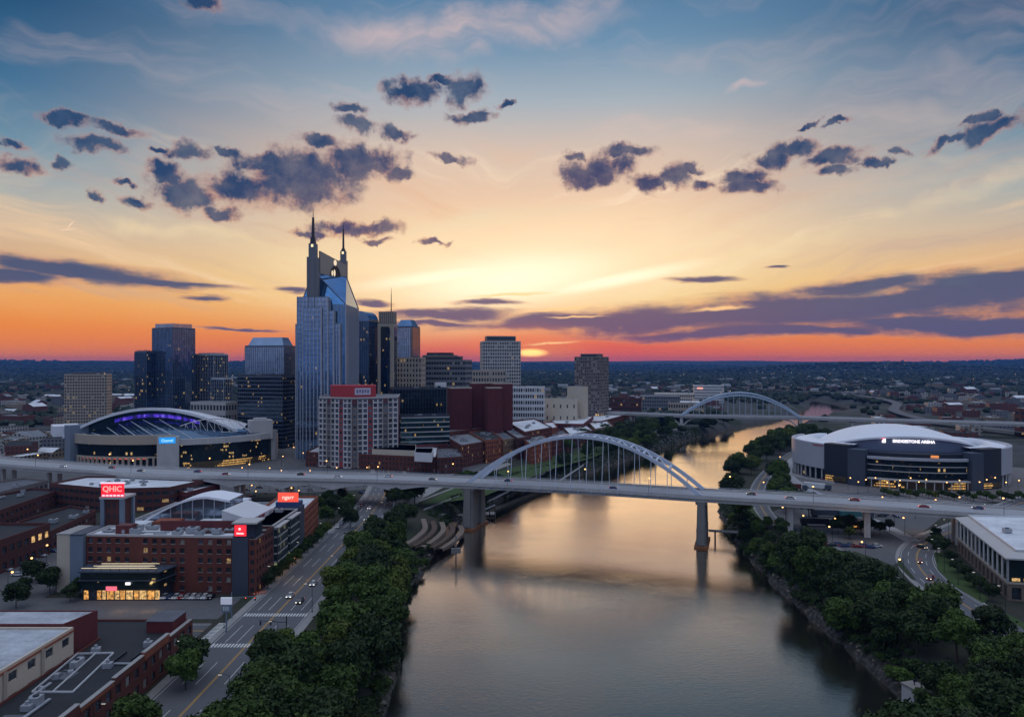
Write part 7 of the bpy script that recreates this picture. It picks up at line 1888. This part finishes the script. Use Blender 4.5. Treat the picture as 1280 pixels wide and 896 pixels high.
r = thing('pole_sign', 'white two-panel advertising sign on a pole by the side street', 'sign', tuple(at(283, 790))); q = MB(); q.tube([(0, 0, 0), (0, 0, 6)], .25, 8); loc_build(q, 'pole', M_BGREY, r); q = MB(); q.box(-1.6, 1.6, -.3, .3, 8.4, 10.4); loc_build(q, 'upper_panel', lampmat('soft_white_panel', (.8, .82, .9), .18), r); q = MB(); q.box(-1.2, 1.2, -.25, .25, 6, 8.2); q2 = loc_build(q, 'lower_panel', M_BGREY, r); q = MB(); [q.box(-.9 + .65 * k, -.5 + .65 * k, -.3, -.26, 6.5, 7.8) for k in range(3)]; loc_build(q, 'panel_marks', M_WHITE, r)
for k in range(5): 
    p_ = at(318 + 3.4 * k, 744 - k * .6); r = thing('traffic_barrel', f'orange traffic barrel on the corner pavement, {ordinal(k + 1)} from the left', 'traffic barrel', (p_.x, p_.y, .15), 0, 'orange barrels at the corner'); q = MB(); q.tube([(0, 0, 0), (0, 0, .9)], [.38, .28], 10); loc_build(q, 'drum', mat('orange_plastic', (220, 90, 30), .5, .05, 1), r); q = MB(); q.tube([(0, 0, .45), (0, 0, .62)], [.345, .325], 10); loc_build(q, 'reflective_band', M_WHITE, r)

# ================================================================ flat city further off
rb = random.Random(5)
def winwall(name, c):
    m = bpy.data.materials.new(name); m.use_nodes = True; b = NB(m.node_tree); p = m.node_tree.nodes['Principled BSDF']
    pos = b.n('ShaderNodeNewGeometry').outputs['Position']; x, y, z = b.sep(pos); u = b.m('MULTIPLY', b.m('ADD', x, b.m('MULTIPLY', y, .8)), .28)
    fz = b.m('FRACT', b.m('MULTIPLY', z, .27)); fu = b.m('FRACT', u)
    w = b.m('MULTIPLY', b.m('GREATER_THAN', fz, .5), b.m('GREATER_THAN', fu, .45)); n1 = b.noise(pos, .02, 3, .6).outputs[0]
    b.put(p.inputs['Base Color'], b.mix(w, b.v('SCALE', lin(c), scale=b.lstep(n1, .3, .7, .7, 1.3)), (.03, .035, .045, 1))); p.inputs['Roughness'].default_value = .7
    return m
WW = [('brick', winwall('brick_window_wall', (110, 62, 52))), ('pale', winwall('pale_window_wall', (178, 174, 168))), ('grey', winwall('grey_window_wall', (112, 114, 120))), ('beige', winwall('beige_window_wall', (150, 134, 116)))]
RR = [('white', M_RWHITE), ('grey', M_RGREY), ('dark', M_RDARK), ('white', M_RWHITE)]
def lowrise(q, x, y, w, d, h, rot, gable, mi=0):
    z = gz(x, y) - .5 if y < 2400 else float(ground_z(np.array([x]), np.array([y]))[0]) - 1
    p_ = rect(x, y, w / 2, d / 2, rot)
    q.prism(p_, z, z + h, mi, top=False)
    if gable:
        a = Vector((p_[0][0], p_[0][1], z + h)); b = Vector((p_[1][0], p_[1][1], z + h)); c = Vector((p_[2][0], p_[2][1], z + h)); e = Vector((p_[3][0], p_[3][1], z + h)); up = Vector((0, 0, d * .22)); m0, m1 = (a + e) / 2 + up, (b + c) / 2 + up
        q.face([a, b, m1, m0], mi + 1); q.face([c, e, m0, m1], mi + 1); q.face([b, c, m1], mi); q.face([e, a, m0], mi)
    else:
        q.poly(inset(p_, .5), z + h - .6, mi + 1); i_ = inset(p_, .5)
        for k in range(4): q.face([(*p_[k], z + h), (*p_[(k + 1) % 4], z + h), (*i_[(k + 1) % 4], z + h), (*i_[k], z + h)], mi)
        if w > 16: q.prism(rect(x + w * .15, y, 2.5, 2, rot), z + h - .6, z + h + 2, mi)
placed = []
def free(x, y, r_):
    if abs(x) / y > .85: return False
    if math.hypot(x - 278, y - 522) < 100 or math.hypot(x + 282, y - 612) < 110: return False
    if any((x - a) ** 2 + (y - b) ** 2 < (r_ + c) ** 2 for a, b, c in placed): return False
    if any((p.x - x) ** 2 + (p.y - y) ** 2 < (r_ + 16) ** 2 for p in fw[::2]) or any((p.x - x) ** 2 + (p.y - y) ** 2 < (r_ + 14) ** 2 for p in BP2): return False
    if float(shore_dist(np.array([x]), np.array([y]))[0]) < 60 + r_: return False
    return True
for o in COL.objects:
    if o.parent is None and o.type == 'EMPTY' and o.get('category') in ('tower', 'hotel tower', 'office block', 'skyscraper', 'hotel', 'building', 'brick building'): placed.append((o.location.x, o.location.y, 26 if o['category'] == 'brick building' else 34))
WH = [('left of the slab hotel', lambda: (rb.uniform(-60, 165), rb.uniform(700, 1700)), 84), ('right of the grid towers', lambda: (rb.uniform(640, 900), rb.uniform(1000, 2300)), 60), ('beyond the right arena', lambda: (rb.uniform(1040, 1340), rb.uniform(700, 2000)), 96), ('among the downtown towers', lambda: (rb.uniform(160, 640), rb.uniform(760, 1500)), 56), ('by the left viaduct end', lambda: (rb.uniform(-70, 78), rb.uniform(560, 720)), 16)]
BC = {}
for where, gen, n in WH:
    cnt = tr_ = 0; got = []
    while cnt < n and tr_ < 3000:
        tr_ += 1; px_, d = gen(); x = (px_ - 640) / 900 * d; w, dp, h = rb.uniform(12, 42), rb.uniform(10, 26), rb.uniform(5, 15)
        if not free(x, d, max(w, dp) * .55): continue
        placed.append((x, d, max(w, dp) * .55)); got.append((x, d, w, dp, h)); cnt += 1
    got.sort(key=lambda t: t[0] / t[1])
    for x, d, w, dp, h in got:
        q = MB(); a = rb.randrange(4); b_ = rb.randrange(4); g_ = rb.random() < .25; lowrise(q, x, d, w, dp, h, rb.choice([-.25, -.25, .2, 1.3]) + rb.uniform(-.06, .06), g_)
        key = (where, a, RR[b_][0], g_); k = BC[key] = BC.get(key, 0) + 1
        tag(q.build('low_rise_building', [WW[a][1], RR[b_][1]]), f"{ordinal(k)} {WW[a][0]} building with {RR[b_][0]} {'gable' if g_ else 'flat'} roof from the left, {where}", 'building', 'small buildings ' + where)
# beyond that they read as one carpet of roofs
q = MB(); cnt = 0
for _ in range(9000):
    if cnt > 800: break
    px_ = rb.uniform(-80, 1360); d = 1500 * math.exp(rb.random() * 1.35); x = (px_ - 640) / 900 * d
    if math.sin(x / 420 + 2 * math.sin(d / 700)) + math.sin(d / 380) + rb.gauss(0, .5) < .3: continue
    if float(shore_dist(np.array([x]), np.array([d]))[0]) < 90: continue
    lowrise(q, x, d, rb.uniform(10, 48), rb.uniform(10, 30), rb.uniform(4, 11), rb.uniform(-.4, .4), rb.random() < .4, 2 * rb.randrange(3)); cnt += 1
struct(q.build('distant_buildings', [WW[0][1], M_RDARK, WW[1][1], M_RGREY, WW[3][1], M_RMID]), 'stuff')
# town lights too many to count
pts, rad = [], []
for _ in range(700):
    px_ = rb.uniform(-40, 1330); d = 700 * math.exp(rb.random() ** .9 * 2.4); x = (px_ - 640) / 900 * d
    if d < 1000 and 100 < px_ < 880: continue
    if math.sin(x / 310 + 2 * math.sin(d / 600)) + math.sin(d / 290) + rb.gauss(0, .6) < .4 or float(shore_dist(np.array([x]), np.array([d]))[0]) < 40: continue
    pts.append((x, d, float(ground_z(np.array([x]), np.array([d]))[0]) + rb.uniform(5, 9) + (12 if d > 2500 else 0))); rad.append((.35 + d / 5200) * rb.uniform(.5, 1.25))
h_ = len(pts) * 3 // 5
blobs('town_lights', np.array(pts[:h_]), np.array(rad[:h_]), lampmat('far_white_lights', (1, .85, .7), 1.6), flat=1.0); blobs('town_lights', np.array(pts[h_:]), np.array(rad[h_:]), lampmat('far_warm_lights', (1, .55, .22), 1.8), flat=1.0)

# ================================================================ evening air
m = bpy.data.materials.new('evening_air'); m.use_nodes = True; t = m.node_tree
t.nodes.remove(t.nodes['Principled BSDF'])
pv_ = t.nodes.new('ShaderNodeVolumePrincipled')
pv_.inputs['Color'].default_value = (0.08, 0.27, 0.8, 1); pv_.inputs['Density'].default_value = 5.0e-5; pv_.inputs['Anisotropy'].default_value = 0.15
t.links.new(pv_.outputs[0], t.nodes['Material Output'].inputs['Volume'])
q = MB(); q.box(-17500, 17500, -900, 18000, -60, 226)
struct(q.build('haze', m), 'stuff')
